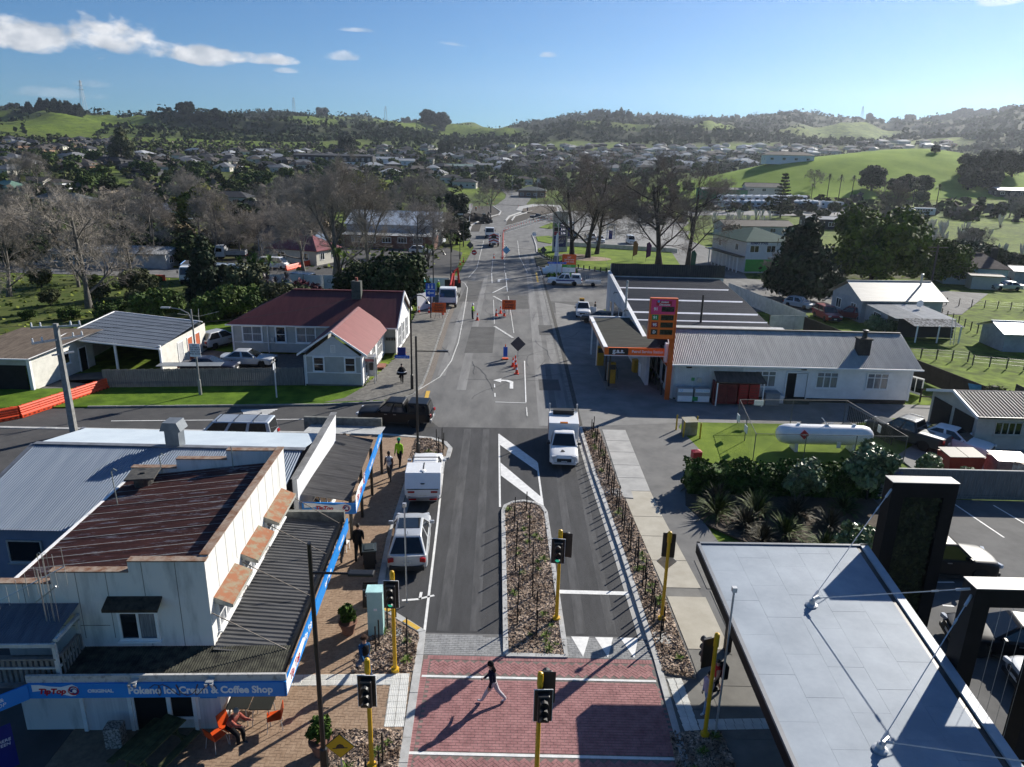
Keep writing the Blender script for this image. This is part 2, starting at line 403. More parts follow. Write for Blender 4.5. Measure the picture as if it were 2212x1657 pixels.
# road wear: two pale wheel tracks and the gutter line of the old lane
line([(4.55,135),(4.9,97),(5.05,69),(5.0,48.2)],.35,.018,mat('gutter_dirt',(.045,.043,.04),.95,scale=3,col2=(.09,.088,.08)),'gutter')
line([(4.25,135),(4.55,97),(4.7,69),(4.7,48.2)],.3,.02,mat('worn_channel',(.13,.13,.125),.9,scale=1.5,col2=(.24,.238,.23),detail=9),'gutter_channel')
WORN=mat('polished_asphalt',(.15,.15,.149),.85,scale=.6,col2=(.235,.233,.228),bump=.3,bscale=45,detail=9,stretch=(1.8,.25,1));PATCH=mat('patched_asphalt',(.06,.06,.06),.9,scale=.7,col2=(.095,.094,.093),bump=.5,bscale=45,detail=9)
sheet('worn_lane',[(2.0,48),(3.0,48),(3.1,97),(2.6,150),(1.9,150),(2.1,97)],.006,WORN);sheet('worn_lane',[(3.5,48),(4.3,48),(4.3,97),(3.8,150),(3.2,150),(3.6,97)],.006,WORN);sheet('worn_lane',[(-4.6,56),(-3.8,56),(-4.4,120),(-5.0,120)],.006,WORN);sheet('worn_lane',[(-6.6,60),(-5.9,60),(-6.4,120),(-7.1,120)],.006,WORN)
for x,y,w,h in((-3.4,74,1.4,6),(3.9,79,1.0,2.6),(.4,96,1.6,5),(-6.2,104,1.2,9),(9,72,2.2,3),(8,93,3,4),(-20,47,6,1.4),(3.2,58,.9,1.6)):sheet('road_patch',[(x-w,y-h),(x+w,y-h*.96),(x+w*.94,y+h),(x-w,y+h*.97)],.0075 if y<90 else .007,PATCH)
TAR=mat('crack_sealant',(.02,.02,.021),.6,var=.2)
for i in range(26):
 x,y,a=rnd.uniform(-7,4.2),rnd.uniform(50,120),rnd.choice((1.57,1.57,1.5,.1,.3));pts=[]
 for k in range(rnd.randint(5,14)):pts.append((x,y));a+=rnd.uniform(-.3,.3);x+=math.cos(a)*.9;y+=math.sin(a)*.9
 line(pts,.045,.012,TAR,'crack_sealant')
 # ---- white and yellow lines
Lq=lambda*ps,w=.12,m=None,dash=None:line([g(u,v)for u,v in ps],w,.026,m,dash=dash)
line([(-3.28,24.2),(-3.72,33.2),(-4.35,44.3)],.11,.026)
Lq((938,1287),(908,1294),(905,1296));Lq((910,1280),(907,1296));Lq((868,1298),(908,1295),w=.13)
Lq((1078,938),(1080,1096),w=.11);Lq((1160,1000),(1173,1097),w=.11)
mb=MB()
for q in(((1078,938),(1160,998),(1160,1018),(1080,962)),((1081,1000),(1173,1078),(1174,1097),(1082,1028))):mb.sheet(gp(*q),.030)
struct(mb,'road_marking',WHITE_L)
Lq((1205,1279),(1357,1283),w=.28)
# old road lines
Lq((868,852),(895,848),(950,815),(975,780),(990,740),(1000,690),(1008,640),(1010,622),(1004,612),(988,605),w=.11,m=WORN_L)
Lq((240,910),(782,905),w=.11)
Lq((1133,780),(1136,870),w=.1);Lq((1070,869),(1136,871),w=.1);Lq((1068,830),(1070,870),w=.1,dash=(1,1.5));Lq((1137,880),(1139,900),w=.1,m=WORN_L)
Lq((1062,590),(1092,590),w=.12);Lq((1062,590),(1063,612));Lq((1092,590),(1096,630));Lq((1066,648),(1068,700),w=.1,m=WORN_L);Lq((1098,640),(1110,720),w=.1,m=WORN_L)
Lq((1064,633),(1094,618),w=.2);Lq((1066,640),(1098,658),w=.3,m=WORN_L);Lq((1068,705),(1108,730),w=.3,m=WORN_L)
Lq((1065,560),(1062,588),w=.11,m=WORN_L);Lq((1090,520),(1090,588),w=.11,m=WORN_L,dash=(3,2));Lq((1160,566),(1172,600),w=.11,m=WORN_L)
Lq((1118,520),(1122,555),(1140,590),w=.11,m=WORN_L);Lq((1012,600),(1030,580),(1040,540),(1045,520),w=.11,m=WORN_L)
line([g(925,845),g(918,872)],.32,.027,YEL_L);line([g(1158,588),g(1162,610)],.3,.027,YEL_L)
for a in range(-30,-9,3):line([(a,50.02+.118*(a+31)),(a+1.3,50.02+.118*(a+32.3))],.12,.027,mat('cream_road_paint',(.5,.45,.3),.8,scale=4,col2=(.62,.55,.38)))
mb=MB()
for i in range(5):mb.sheet(gp((520+1.5*i,886+2.6*i),(600-5*i,884.6+2.6*i),(598-5*i,886.2+2.6*i),(521+1.5*i,887.6+2.6*i)),.027)
struct(mb,'road_marking',WHITE_L)
def arrow(u,v,s,flip):
 c=Vector(g(u,v));mb=MB()
 P=[(-.15,-1.6),(.15,-1.6),(.15,.1),(.5,.5),(.9,.5),(.9,.1),(1.6,.7),(.9,1.3),(.9,.9),(.35,.9),(-.15,.4)]
 mb.sheet([(c.x+flip*x*s,c.y+y*s)for x,y in P],.028);struct(mb,'road_marking',WHITE_L)
arrow(1078,605,1.25,1);arrow(1105,828,1.0,-1)
# ---- pavements, verges, beds
KL=[(-3.1,4),(-3.12,17.6),(-3.28,22.7),(-3.36,24.1),(-5.5,25.9),(-5.9,31.2),(-6.05,40.2),(-3.98,41.7),(-3.95,43.2),(-4.4,44.2),(-5.4,44.9),(-8.7,45.4),(-14,45.4)]
FOOT=KL+[(-14,4)]
slab('yard',[(-14.02,4),(-14.02,45.2),(-60,44.6),(-60,4)],.09,A_MID)
slab('pavement',FOOT,.10,mat('paver_sand',(.16,.12,.085),.95,scale=5,col2=(.24,.185,.135),bump=.3))
kerb(KL[:-1]+[(-14,45.4),(-26,45.2),(-60,44.8)],.28,.125)
line([(p[0]+.3,p[1])for p in KL[4:7]],.34,.024,CONC,'gutter_channel')
mb=MB()
for(a,b)in((.12,.30),(.62,.93)):
 p0,p1=Vector(KL[4]).lerp(Vector(KL[3]),a),Vector(KL[4]).lerp(Vector(KL[3]),b);L,Rr=strip([p0,p1],.2);mb.prism([L[0],L[1],Rr[1],Rr[0]],.1,.137)
struct(mb,'road_marking',YEL_L)
BEDS=[gp((810,1323),(905,1379),(893,1455),(760,1457),(773,1418),(803,1383)),gp((723,1583),(871,1583),(861,1657),(855,1720),(690,1720)),gp((899,951),(928,950),(953,964),(957,984),(944,1003),(885,996))]
for b in BEDS:slab('planting_bed',b,.135,MULCH,.05)
RED=mat('red_clay_paver',(.215,.095,.095),.85,scale=3,col2=(.40,.20,.195),bump=.15,detail=8,thr=(.3,.7))
BROWN=mat('brown_paver',(.235,.155,.10),.85,scale=5,col2=(.36,.255,.175),bump=.15,detail=6,thr=(.32,.68))
GREYP=mat('grey_paver',(.20,.205,.21),.85,scale=4,col2=(.31,.315,.315),bump=.15,detail=6)
JOINT=mat('paver_joint',(.12,.10,.09),.95,scale=6,col2=(.2,.17,.15))
def pave(owner,cells,m,top):
 """cells: (x, y, length, width, angle). The 300 nearest stones are parts, the rest one part of stuff."""
 cells.sort(key=lambda c:c[0]**2+c[1]**2*1.0+0)
 shared={}
 rest=MB()
 for i,(x,y,l,w,a)in enumerate(cells):
  dz=rnd.uniform(-.002,.002)
  if i<300:
   k=(round(l,2),round(w,2))
   if k not in shared:shared[k]=MB().box(-l/2,-w/2,-.03,l/2,w/2,.006).mesh('brick',m)
   link('brick',shared[k],owner,(x,y,top+dz),a)
  else:
   c,s_=math.cos(a),math.sin(a);q=[(x+px*c-py*s_,y+px*s_+py*c)for px,py in((-l/2,-w/2),(l/2,-w/2),(l/2,w/2),(-l/2,w/2))]
   o=len(rest.v);z=top+.006+dz
   rest.v+=[(*p,z-.03)for p in q]+[(*p,z)for p in q]
   rest.f+=[(o+4,o+5,o+6,o+7)]+[(o+k,o+(k+1)%4,o+4+(k+1)%4,o+4+k)for k in range(4)];rest.m+=[0]*5
 if rest.v:rest.obj('paving',m,owner,kind='stuff')
def herring(x0,x1,y0,y1,s,ok,a=0.):
 """herringbone bond of stones 2s by s"""
 out=[];g_=.012
 n=int((x1-x0+y1-y0)/s)+4
 for i in range(-2,n):
  for j in range(-2,n):
   k=(i-j)%4
   if k==0:c=(i+1,j+.5,0)
   elif k==3:c=(i+.5,j+1,math.pi/2)
   else:continue
   x,y=x0+c[0]*s,y0+c[1]*s
   if x0<=x<=x1 and y0<=y<=y1 and ok(x,y):out.append((x,y,2*s-g_,s-g_,c[2]))
 return out
def stretcher(x0,x1,y0,y1,l,w,ok=lambda x,y:True):
 out=[];j=0;y=y0+w/2
 while y<y1:
  x=x0+(l/2 if j%2 else l)
  while x<x1:
   if ok(x,y):out.append((x,y,l-.014,w-.014,0))
   x+=l
  y+=w;j+=1
 return out
 # raised red crossing with its ramps
CX0,CX1=-3.1,5.6
cr=tag(MB().prism([(CX0,16.75),(CX1,16.75),(CX1,22.72),(-3.28,22.72)],-.2,.085).obj('raised_crossing',JOINT),'raised red brick crossing table','pavement');cr['kind']='structure';del cr['category'],cr['label']
zone=lambda x,y:True
cells=stretcher(CX0+.25,CX1-.05,18.12,21.45,.235,.118)
for(ya,yb)in((16.95,17.92),(21.66,22.5)):
 s=.118;c45=math.cos(math.pi/4)
 for i in range(-60,120):
  for j in range(-60,120):
   k=(i-j)%4
   if k==0:q=(i+1,j+.5,0)
   elif k==3:q=(i+.5,j+1,math.pi/2)
   else:continue
   u,v=q[0]*s,q[1]*s;x,y=CX0+(u-v)*c45+4,ya-.6+(u+v)*c45-3
   if CX0+.3<x<CX1-.1 and ya+.08<y<yb-.06:cells.append((x,y,2*s-.014,s-.014,q[2]+math.pi/4))
for y in(16.83,22.6):cells+=[(x,y,.222,.106,math.pi/2)for x in np.arange(CX0+.2,CX1,.118)]
cells+=[(x,y,.222,.106,0)for x in(CX0+.12,)for y in np.arange(17.0,22.5,.118)]
pave(cr,cells,RED,.085)
for y in(18.02,21.56):struct(MB().box(CX0+.05,y-.055,.05,CX1-.1,y+.055,.096),'road_marking',WHITE_L)
rm=MB().add([(-3.36,24.15,.018),(.0,24.15,.018),(.0,22.72,.085),(-3.28,22.72,.085),(2.25,24.15,.018),(5.62,24.15,.018),(5.6,22.72,.085),(2.3,22.72,.085),(-3.1,15.2,.018),(5.6,15.2,.018),(5.6,16.75,.085),(-3.1,16.75,.085)],[(3,2,1,0),(7,6,5,4),(8,9,10,11)])
ramp=struct(rm,'ramp',mat('ramp_joint',(.14,.14,.14),.95,var=.2))
def rampz(y):return .018+(.085-.018)*(24.15-y)/1.43 if y>20 else .018+(.085-.018)*(y-15.2)/1.55
for x0,x1,y0,y1,sg in((-3.3,-.02,22.75,24.1,-1),(2.3,5.58,22.75,24.1,-1),(-3.05,5.5,15.25,16.7,1)):
 ang=sg*math.atan(.067/1.43)
 for i,(x,y,l,w,a)in enumerate(stretcher(x0-.1,x1-.05,y0,y1,.235,.118)):
  if 'ramp_me' not in _mats:_mats['ramp_me']=MB().box(-.1105,-.052,-.02,.1105,.052,.006).mesh('brick',GREYP)
  if i<150-60*(sg>0):o=link('brick',_mats['ramp_me'],ramp,(x,y,rampz(y)));o.rotation_euler=(ang,0,0)
  else:pass
mb=MB()
def tri(x,y0,y1,w,up):
 a,b=(y1,y0)if up else(y0,y1)
 mb.add([(x-w,a,rampz(a)+.012),(x+w,a,rampz(a)+.012),(x,b,rampz(b)+.012)],[(0,1,2)if up else(2,1,0)])
for x in(2.95,3.9,4.9):tri(x,22.8,24.1,.36,True)
for x in(-2.2,-1.0,.2):tri(x,15.2,16.65,.3,False)
struct(mb,'give_way_triangles',WHITE_L)
# brown pavement stones (left side)
FT=gp((620,1463),(852,1461),(848,1485),(615,1487));FP=gp((846,1460),(885,1460),(873,1576),(829,1576))
def okfoot(x,y):
 if not inside((x,y),[(-9.15,12),(-3.3,12),(-3.3,16.9),(-3.42,22.6),(-3.55,24.0),(-5.7,25.8),(-6.1,31.2),(-6.25,40.3),(-4.3,41.9),(-4.35,43),(-5.5,44.6),(-8.7,45.2),(-12,45.2),(-12,30)]):return False
 return not any(inside((x,y),q)for q in BEDS+[FT,FP])
pv=tag(MB().prism([(-9.2,12),(-3.4,12),(-3.4,20),(-6.3,30),(-6.3,40),(-9.2,44)],-.2,.08).obj('brick_pavement',JOINT),'','');pv['kind']='structure';del pv['category'],pv['label']
pave(pv,herring(-12,-3.2,12.6,45.2,.125,okfoot),BROWN,.10)
TACT=mat('tactile_tile',(.62,.62,.58),.8,scale=3,col2=(.76,.755,.71),detail=6)
tact_dot=MB().box(-.145,-.145,-.02,.145,.145,.012)
for i in range(5):
 for j in range(5):tact_dot.lathe([(.022,.012),(.014,.02)],6,(-.116+.058*i,-.116+.058*j,0))
tact_dot=tact_dot.mesh('tactile_tile',TACT)
tact_bar=MB().box(-.145,-.145,-.02,.145,.145,.012)
for j in range(4):tact_bar.box(-.13,-.115+j*.065,.012,.13,-.08+j*.065,.02)
tact_bar=tact_bar.mesh('tactile_tile',TACT)
def tact(q,me,top,a=0,tile=.3):
 own=struct(MB().prism(q,top-.05,top+.004),'tactile_paving',JOINT)
 A,B,C,D=[Vector(p)for p in q];nu=max(1,round((B-A).length/tile));nv=max(1,round((D-A).length/tile))
 an=math.atan2((B-A).y,(B-A).x)
 for i in range(nu):
  for j in range(nv):
   s,t=(i+.5)/nu,(j+.5)/nv;p=A.lerp(B,s).lerp(D.lerp(C,s),t);o=link('tactile_tile',me,own,(p.x,p.y,top),an)
   o.scale=((B-A).length/nu/.302,(D-A).length/nv/.302,1)
tact([FT[0],FT[1],FT[2],FT[3]],tact_bar,.10);tact(FP,tact_dot,.10)
# ---- traffic island
ISL=[(.0,22.8),(-.32,34.6),(-.2,35.2),(.2,35.6),(.8,35.8),(1.4,35.6),(1.8,35.2),(1.98,34.5),(2.3,22.8)]
slab('traffic_island',ISL,.10,MULCH,-.1);kerb(ISL+[ISL[0]],.2,.14)
ISL2=[(.05,6),(.02,16.4),(2.3,16.4),(2.35,6)]
slab('traffic_island',ISL2,.10,MULCH,-.1);kerb(ISL2,.2,.14)
# ---- right-hand side
KR=[(5.65,4),(5.72,16.7),(5.74,22.7),(5.68,25),(5.55,30),(5.36,35),(5.15,40),(4.95,47.7)]
kerb(KR,.22,.14)
line([(x-.28,y)for x,y in KR[2:]],.32,.024,CONC,'gutter_channel')
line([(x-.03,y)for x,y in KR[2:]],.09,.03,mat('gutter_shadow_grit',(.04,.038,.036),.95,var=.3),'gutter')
slab('pavement',[(5.7,4),(5.7,23),(5.0,47.7),(12,48.9),(12.6,44),(11.8,40),(9.9,37.6),(10.6,31.5),(16,30),(16,4)],.075,mat('path_asphalt',(.115,.115,.114),.9,scale=.7,col2=(.17,.168,.163),bump=.5,bscale=40,detail=9))
RB=[(5.85,22.0),(7.0,21.7),(6.75,30.5),(6.35,38.8),(6.25,47.3),(5.12,47.4),(5.25,40),(5.5,35),(5.68,30),(5.82,25)]
RBED=[RB,gp((1446,1589),(1556,1587),(1586,1657),(1620,1740),(1475,1740))]
for b in RBED:slab('planting_bed',b,.135,MULCH,0)
pth=struct(MB().prism([(6.45,47.3),(8.15,47.3),(8.0,36.2),(8.25,32),(8.75,23.2),(7.1,22.9),(6.85,30),(6.6,37)],0,.086),'footpath',CONC_D)
yy=[47.3,45.2,43.2,41.1,39.2,37.4,34.3,32.2,29.9,27.6,26.95,23.4]
for i in range(len(yy)-1):
 if i==9:continue
 a,b=yy[i]-.02,yy[i+1]+.02
 xl=lambda y:6.48+.62*sstep(40,22,y);xr=lambda y:8.13+.6*sstep(38,24,y)
 MB().prism([(xl(a),a),(xr(a),a),(xr(b),b),(xl(b),b)],.04,.10).obj('paving_slab',CONC if i<5 else CONC_B,pth)
MB().prism([(5.3,36.6),(7.0,36.4),(7.02,37.5),(5.25,37.7)],.05,.142).obj('service_cover',CONC,pth)
cover=mat('galvanised_cover',(.3,.3,.29),.6,scale=20,col2=(.4,.4,.39),metal=.3)
struct(MB().box(5.5,36.75,.1,6.7,37.4,.148),'service_cover',cover);struct(MB().cbox((6.2,24.0,.12),(.62,.72,.06),.06),'service_cover',cover)
struct(MB().cbox((-4.35,24.0,.12),(.4,.6,.06),.1),'service_cover',cover)
pl=struct(MB().prism([(7.02,21.6),(8.9,21.5),(8.7,23.2),(10.5,30),(16,30),(16,4),(5.85,4),(5.85,21.6)],.0,.088),'canopy_paving',CONC_D)
for i,(x0,x1,y0,y1)in enumerate(((5.95,8.9,15.2,17.5),(7.4,10.6,18.9,21.3),(7.1,9.2,21.4,23.1),(9.3,12,21.4,24.5),(9.0,12,24.6,27.5),(8.9,12,27.6,30),(8.95,12.5,15.0,17.6),(10.7,14,18.8,21.3),(6.0,7.3,20.2,21.4))):
 MB().box(x0,y0,.04,x1-.02,y1-.02,.096+.001*(i%3)).obj('paving_slab',CONC_D,pl)
TR=gp((1440,1471),(1472,1470),(1511,1583),(1478,1585));TS=gp((1505,1559),(1720,1556),(1722,1578),(1512,1583))
tact([TR[3],TR[2],TR[1],TR[0]],tact_dot,.096);tact([TS[3],TS[2],TS[1],TS[0]],tact_bar,.096)
struct(MB().box(5.45,16.8,.0,5.8,22.7,.09),'gutter_channel',mat('exposed_aggregate',(.09,.09,.085),.95,scale=30,col2=(.19,.18,.17)))
# right lawn, hedge bed, car park
slab('lawn',gp((1470,918),(1500,914),(1830,920),(1930,905),(2010,935),(1930,990),(1600,1012),(1530,1012),(1495,985),(1465,962),(1462,940))+[],.07,GRASS)
slab('planting_bed',[(10.2,37.6),(9.8,35.8),(10.4,33.6),(11.8,32),(13.2,30.4),(14,25.2),(17,25.2),(17.6,31),(20.8,33),(20.8,38.2),(12,38.6)],.11,DIRT,0)
sheet('car_park',[(14.3,4),(60,4),(60,37.2),(20.8,37.2),(20.8,33),(17.4,31),(17.2,25),(14.3,25)],.1,mat('car_park_asphalt',(.085,.085,.085),.9,scale=.6,col2=(.13,.13,.128),bump=.5,bscale=40,detail=9))
for a,b in(((2060,1092),(2168,1165)),((2145,1095),(2225,1142)),((2000,1262),(2060,1262)),((2035,1312),(2060,1314)),((2108,1412),(2135,1413))):line([g(*a),g(*b)],.1,.106)
slab('planting_bed',[(13.0,4),(14.35,4),(14.3,24),(13.0,24)],.12,DIRT,0)
kerb([(14.4,4),(14.35,24.6),(17.2,25),(17.5,27.6)],.14,.2)
slab('yard',[(25.6,50.8),(31.5,50.8),(31.5,45.4),(36,45.4),(36,38.1),(25.6,38.1)],.03,FORE)
slab('lawn',[(33,38.1),(60,38.1),(60,44),(33,44)],.045,GRASS_D)
# left verge and yards
KV=gp((-150,886),(190,881),(500,878),(700,876),(860,868),(895,853),(912,832),(925,800),(945,740),(962,690),(980,648),(992,608),(990,600),(975,592),(930,590))
VER=KV[:5]+gp((815,838))+[(-17.2,56.0),(-32.8,54.2),(-60,50.5)]
slab('grass_verge',VER,.11,GRASS_D)
kerb(KV[1:-2],.16,.14,mat('old_kerb',(.17,.17,.165),.9,scale=2,col2=(.28,.28,.27),detail=8))
line([(x+.35,y)for x,y in KV[5:11]],.5,.014,mat('leaf_litter',(.09,.07,.055),.95,scale=14,col2=(.26,.23,.2),bump=.6,detail=8),'leaf_litter')
PAVE2=gp((700,872),(860,865),(895,850),(912,830),(924,800),(944,740),(961,690),(979,648),(990,610),(985,600),(930,596))+[(-13,105),(-11.0,66),(-12.2,56)]+gp((745,862))
slab('pavement',PAVE2,.12,mat('dark_paver_bed',(.10,.095,.085),.92,scale=1.2,col2=(.17,.16,.145),bump=.3,bscale=20,detail=8))
PV2=struct(MB().sheet([(-11,58),(-10,58),(-10,60),(-11,60)],.121),'paving',JOINT)
pave(PV2,herring(-12.2,-7.8,52,100,.28,lambda x,y:inside((x,y),PAVE2)),mat('grey_brown_paver',(.11,.105,.095),.9,scale=2.2,col2=(.2,.19,.17),detail=8),.12)
slab('yard',[(-33,55),(-17.2,56.4),(-20,66),(-27,66),(-30,67),(-30,57.5),(-38,56)],.02,mat('gravel_drive',(.085,.08,.072),.95,scale=3,col2=(.15,.14,.125),bump=.8,detail=9))
slab('driveway',gp((-120,905),(0,900),(235,828),(260,800),(140,810),(75,848),(-120,860)),.02,mat('drive_asphalt',(.09,.088,.084),.95,scale=1.2,col2=(.14,.137,.13),bump=.6,detail=9))
sheet('lawn',[(-29.5,66.2),(-27.2,66.2),(-27.5,80),(-38,80),(-40,72.5),(-30,70)],.0,GRASS_D)
# park triangle, roundabout and works on the far side
PARK=gp((1162,538),(1160,545),(1185,560),(1230,577),(1330,590),(1440,603),(1475,602),(1480,590),(1452,548),(1440,538),(1185,532))
slab('lawn',PARK,.12,GRASS)
slab('lawn',gp((1158,512),(1162,522),(1190,527),(1198,515),(1185,510)),.12,GRASS);slab('lawn',gp((1165,492),(1190,495),(1210,484),(1190,482)),.12,GRASS)
kerb(gp((1150,508),(1158,530),(1160,545),(1185,560),(1230,577),(1330,592),(1440,606)),.3,.16)
for u,v,r in((1237,553,3.4),(1272,560,4.5),(1425,580,6.5),(1300,575,.1)):
 x,y,_=g(u,v);slab('planting_bed',[(x+r*math.cos(a),y+.8*r*math.sin(a))for a in np.arange(0,6.2,.5)],.135,MULCH,0)
slab('planting_bed',gp((1155,556),(1160,575),(1215,580),(1228,572),(1200,562)),.14,mat('flower_soil',(.06,.06,.03),.95,var=.3),0)
rb=gp((1115,455),(1120,447),(1160,440),(1210,442),(1215,455),(1170,462))
slab('roundabout_island',rb,.15,CONC);slab('roundabout_island',[(x*.75+2.2,y*.75+64)for x,y in rb],.3,DIRT)
SOIL=mat('dug_earth',(.018,.014,.011),.98,scale=.5,col2=(.05,.04,.032),bump=1,bscale=3,detail=9)
slab('dug_ground',gp((1018,500),(1012,470),(1022,446),(1070,446),(1085,458),(1076,466),(1042,478),(1035,500)),.1,SOIL)
kerb(gp((1012,505),(1018,488),(1045,473),(1078,464),(1082,458),(1065,446)),.5,.3);kerb(gp((1105,478),(1112,468),(1150,456)),.5,.3);kerb(gp((1092,478),(1100,468),(1125,459)),.5,.3)
slab('dug_ground',gp((1093,488),(1098,474),(1125,462),(1160,460),(1150,468),(1112,484)),.1,SOIL)
slab('pavement',gp((1000,520),(1008,470),(1014,440),(1022,440),(1016,470),(1012,520)),.1,FORE)
slab('church_yard',[(-50,112),(-10,112),(-10,118),(-11,150),(-16,160),(-42,162),(-52,130)],.01,A_MID)
slab('petrol_forecourt',gp((1195,524),(1470,540),(1490,500),(1240,485),(1200,500)),.05,FORE)
ROUGH=mat('rough_ground',(.035,.045,.014),.95,scale=.12,col2=(.10,.095,.042),bump=1,bscale=2,spec=.1,detail=9)
sheet('rough_ground',[(-135,121),(-10.5,118),(-15,165),(-15,205),(-110,195)],-.02,ROUGH);sheet('rough_ground',[(46,124),(75,128),(130,128),(170,150),(150,172),(60,168)],-.02,ROUGH);sheet('rough_ground',[(-120,60),(-45,63),(-43,72),(-28,72),(-14,80),(-14,106),(-120,112)],-.03,mat('tufted_ground',(.045,.075,.016),.95,scale=.25,col2=(.11,.125,.04),bump=1,bscale=2,spec=.1,detail=9))
# ---- building helpers
GLASS=mat('window_glass',(.012,.016,.02),.06,var=.2,spec=.7)
CURT=mat('curtained_glass',(.10,.11,.12),.12,scale=5,col2=(.30,.31,.33),spec=.6,stretch=(9,9,.3))
TRIM=mat('white_trim',(.76,.76,.75),.5,scale=3,col2=(.84,.84,.83),detail=6)
WBOARD=mat('cream_boards',(.55,.54,.49),.6,scale=1.5,col2=(.68,.67,.61),detail=8)
GBOARD=mat('grey_boards',(.36,.36,.34),.6,scale=1.5,col2=(.44,.44,.415),detail=8)
WHITEB=mat('white_boards',(.70,.70,.69),.6,scale=1.2,col2=(.82,.82,.81),detail=9)
STUC=mat('stained_white_wall',(.40,.41,.40),.85,scale=1.1,col2=(.68,.68,.66),bump=.3,bscale=20,stretch=(1.6,1.6,.35),detail=10,thr=(.28,.5))
RUSTCAP=mat('rusty_capping',(.16,.07,.035),.9,scale=4,col2=(.30,.24,.19),detail=9)
DARK=mat('dark_opening',(.01,.01,.01),.9,var=.3)
BLACKM=mat('black_metal',(.012,.012,.013),.45,var=.3,spec=.5)
GALV=mat('galvanised',(.42,.43,.44),.4,scale=6,col2=(.55,.56,.57),metal=.5)
def roof(parent,O,E,S,m,pitch=.076,amp=.010,sheet=.8,f0=None,f1=None,name='roof_sheet',prof='c'):
 """corrugated roofing in separate sheets; E runs along the eave, S up or down the slope"""
 O,E,S=Vector(O),Vector(E),Vector(S);LE=E.length;N=E.cross(S).normalized()
 if N.z<0:N=-N
 k=max(1,round(LE/sheet));wv=max(1,round(LE/k/pitch));e=E/LE
 for i in range(k):
  mb=MB();n=wv*4+(2 if i<k-1 else 0);t0=i*LE/k;st=LE/k/(wv*4);vs=[]
  for j in range(n+1):
   t=min(t0+j*st,LE)
   ph=j%4
   h=amp*((0,1,0,-1)[ph]if prof=='c' else(1,1,-1,-1)[ph])+.004*(i%2)
   u=t/LE;a=f0(u)if f0 else 0.;b=f1(u)if f1 else 1.
   vs+=[O+e*t+S*a+N*h,O+e*t+S*b+N*h]
  up=E.cross(S).z>0
  mb.add(vs,[((2*j,2*j+2,2*j+3,2*j+1)if up else(2*j+1,2*j+3,2*j+2,2*j))for j in range(n)])
  mb.obj(name,m,parent,smooth=(prof=='c'))
def boards(parent,p0,p1,z0,z1,m,b=.15,ext=None,name='wall',lip=.02):
 """lapped weatherboards; the outside is on the right of p0 -> p1"""
 p0,p1=Vector(p0),Vector(p1);L=(p1-p0).length;d=(p1-p0)/L;o=Vector((d.y,-d.x));mb=MB();z=z0
 while z<z1-1e-4:
  zt=min(z+b,z1);e0=ext(z)if ext else(0,L);e1=ext(zt)if ext else(0,L)
  q=lambda t,off,zz:(p0.x+d.x*t+o.x*off,p0.y+d.y*t+o.y*off,zz)
  mb.add([q(e0[0],lip,z),q(e0[1],lip,z),q(e1[1],.002,zt),q(e1[0],.002,zt),q(e0[0],0,z),q(e0[1],0,z)],[(0,1,2,3),(4,5,1,0)])
  z=zt
 return mb.obj(name,m,parent)
def window(parent,c,d,z0,z1,w,cols=1,rows=2,glass=None,fr=None,t=.09,depth=.07,sill=True,name='window'):
 """frame, panes and sill; c is the middle on the wall line, d the wall direction, outside on its right"""
 a=math.atan2(d[1],d[0]);mb=MB();h=z1-z0;fr=fr or TRIM
 mb.box(-w/2-t,-depth,-t,w/2+t,.0,0);mb.box(-w/2-t,-depth,h,w/2+t,0,h+t)
 mb.box(-w/2-t,-depth,0,-w/2,0,h);mb.box(w/2,-depth,0,w/2+t,0,h)
 for i in range(1,cols):x=-w/2+w*i/cols;mb.box(x-.035,-depth+.01,0,x+.035,-.001,h)
 for j in range(1,rows):z=h*j/rows;mb.box(-w/2,-depth+.02,z-.022,w/2,-.002,z+.022)
 f=mb.obj(name,fr,parent,(c[0],c[1],z0),a)
 for i in range(cols):
  MB().box(-w/2+w*i/cols,-.03,0,-w/2+w*(i+1)/cols,-.02,h).obj('pane',glass or GLASS,f)
 if sill:MB().box(-w/2-t-.05,-depth-.07,-t-.05,w/2+t+.05,-.001,-t-.001).obj('sill',fr,f)
 return f
def door(parent,c,d,w,h,m,z0=0.,fr=None,handle=True,name='door'):
 a=math.atan2(d[1],d[0]);f=MB().box(-w/2,-.05,0,w/2,-.01,h).obj(name,m,parent,(c[0],c[1],z0),a)
 MB().box(-w/2-.1,-.08,0,-w/2,-.002,h+.1).box(w/2,-.08,0,w/2+.1,-.002,h+.1).box(-w/2,-.08,h,w/2,-.002,h+.1).obj('frame',fr or TRIM,f)
 if handle:MB().box(w/2-.14,-.1,1.0,w/2-.08,-.05,1.05).obj('handle',GALV,f)
 return f
def rebase(t):
 for c in kids(t):c.location=c.location-t.location
def plain(parent,name,m,*boxes,**k):
 mb=MB()
 for q in boxes:mb.box(*q)
 return mb.obj(name,m,parent,**k)
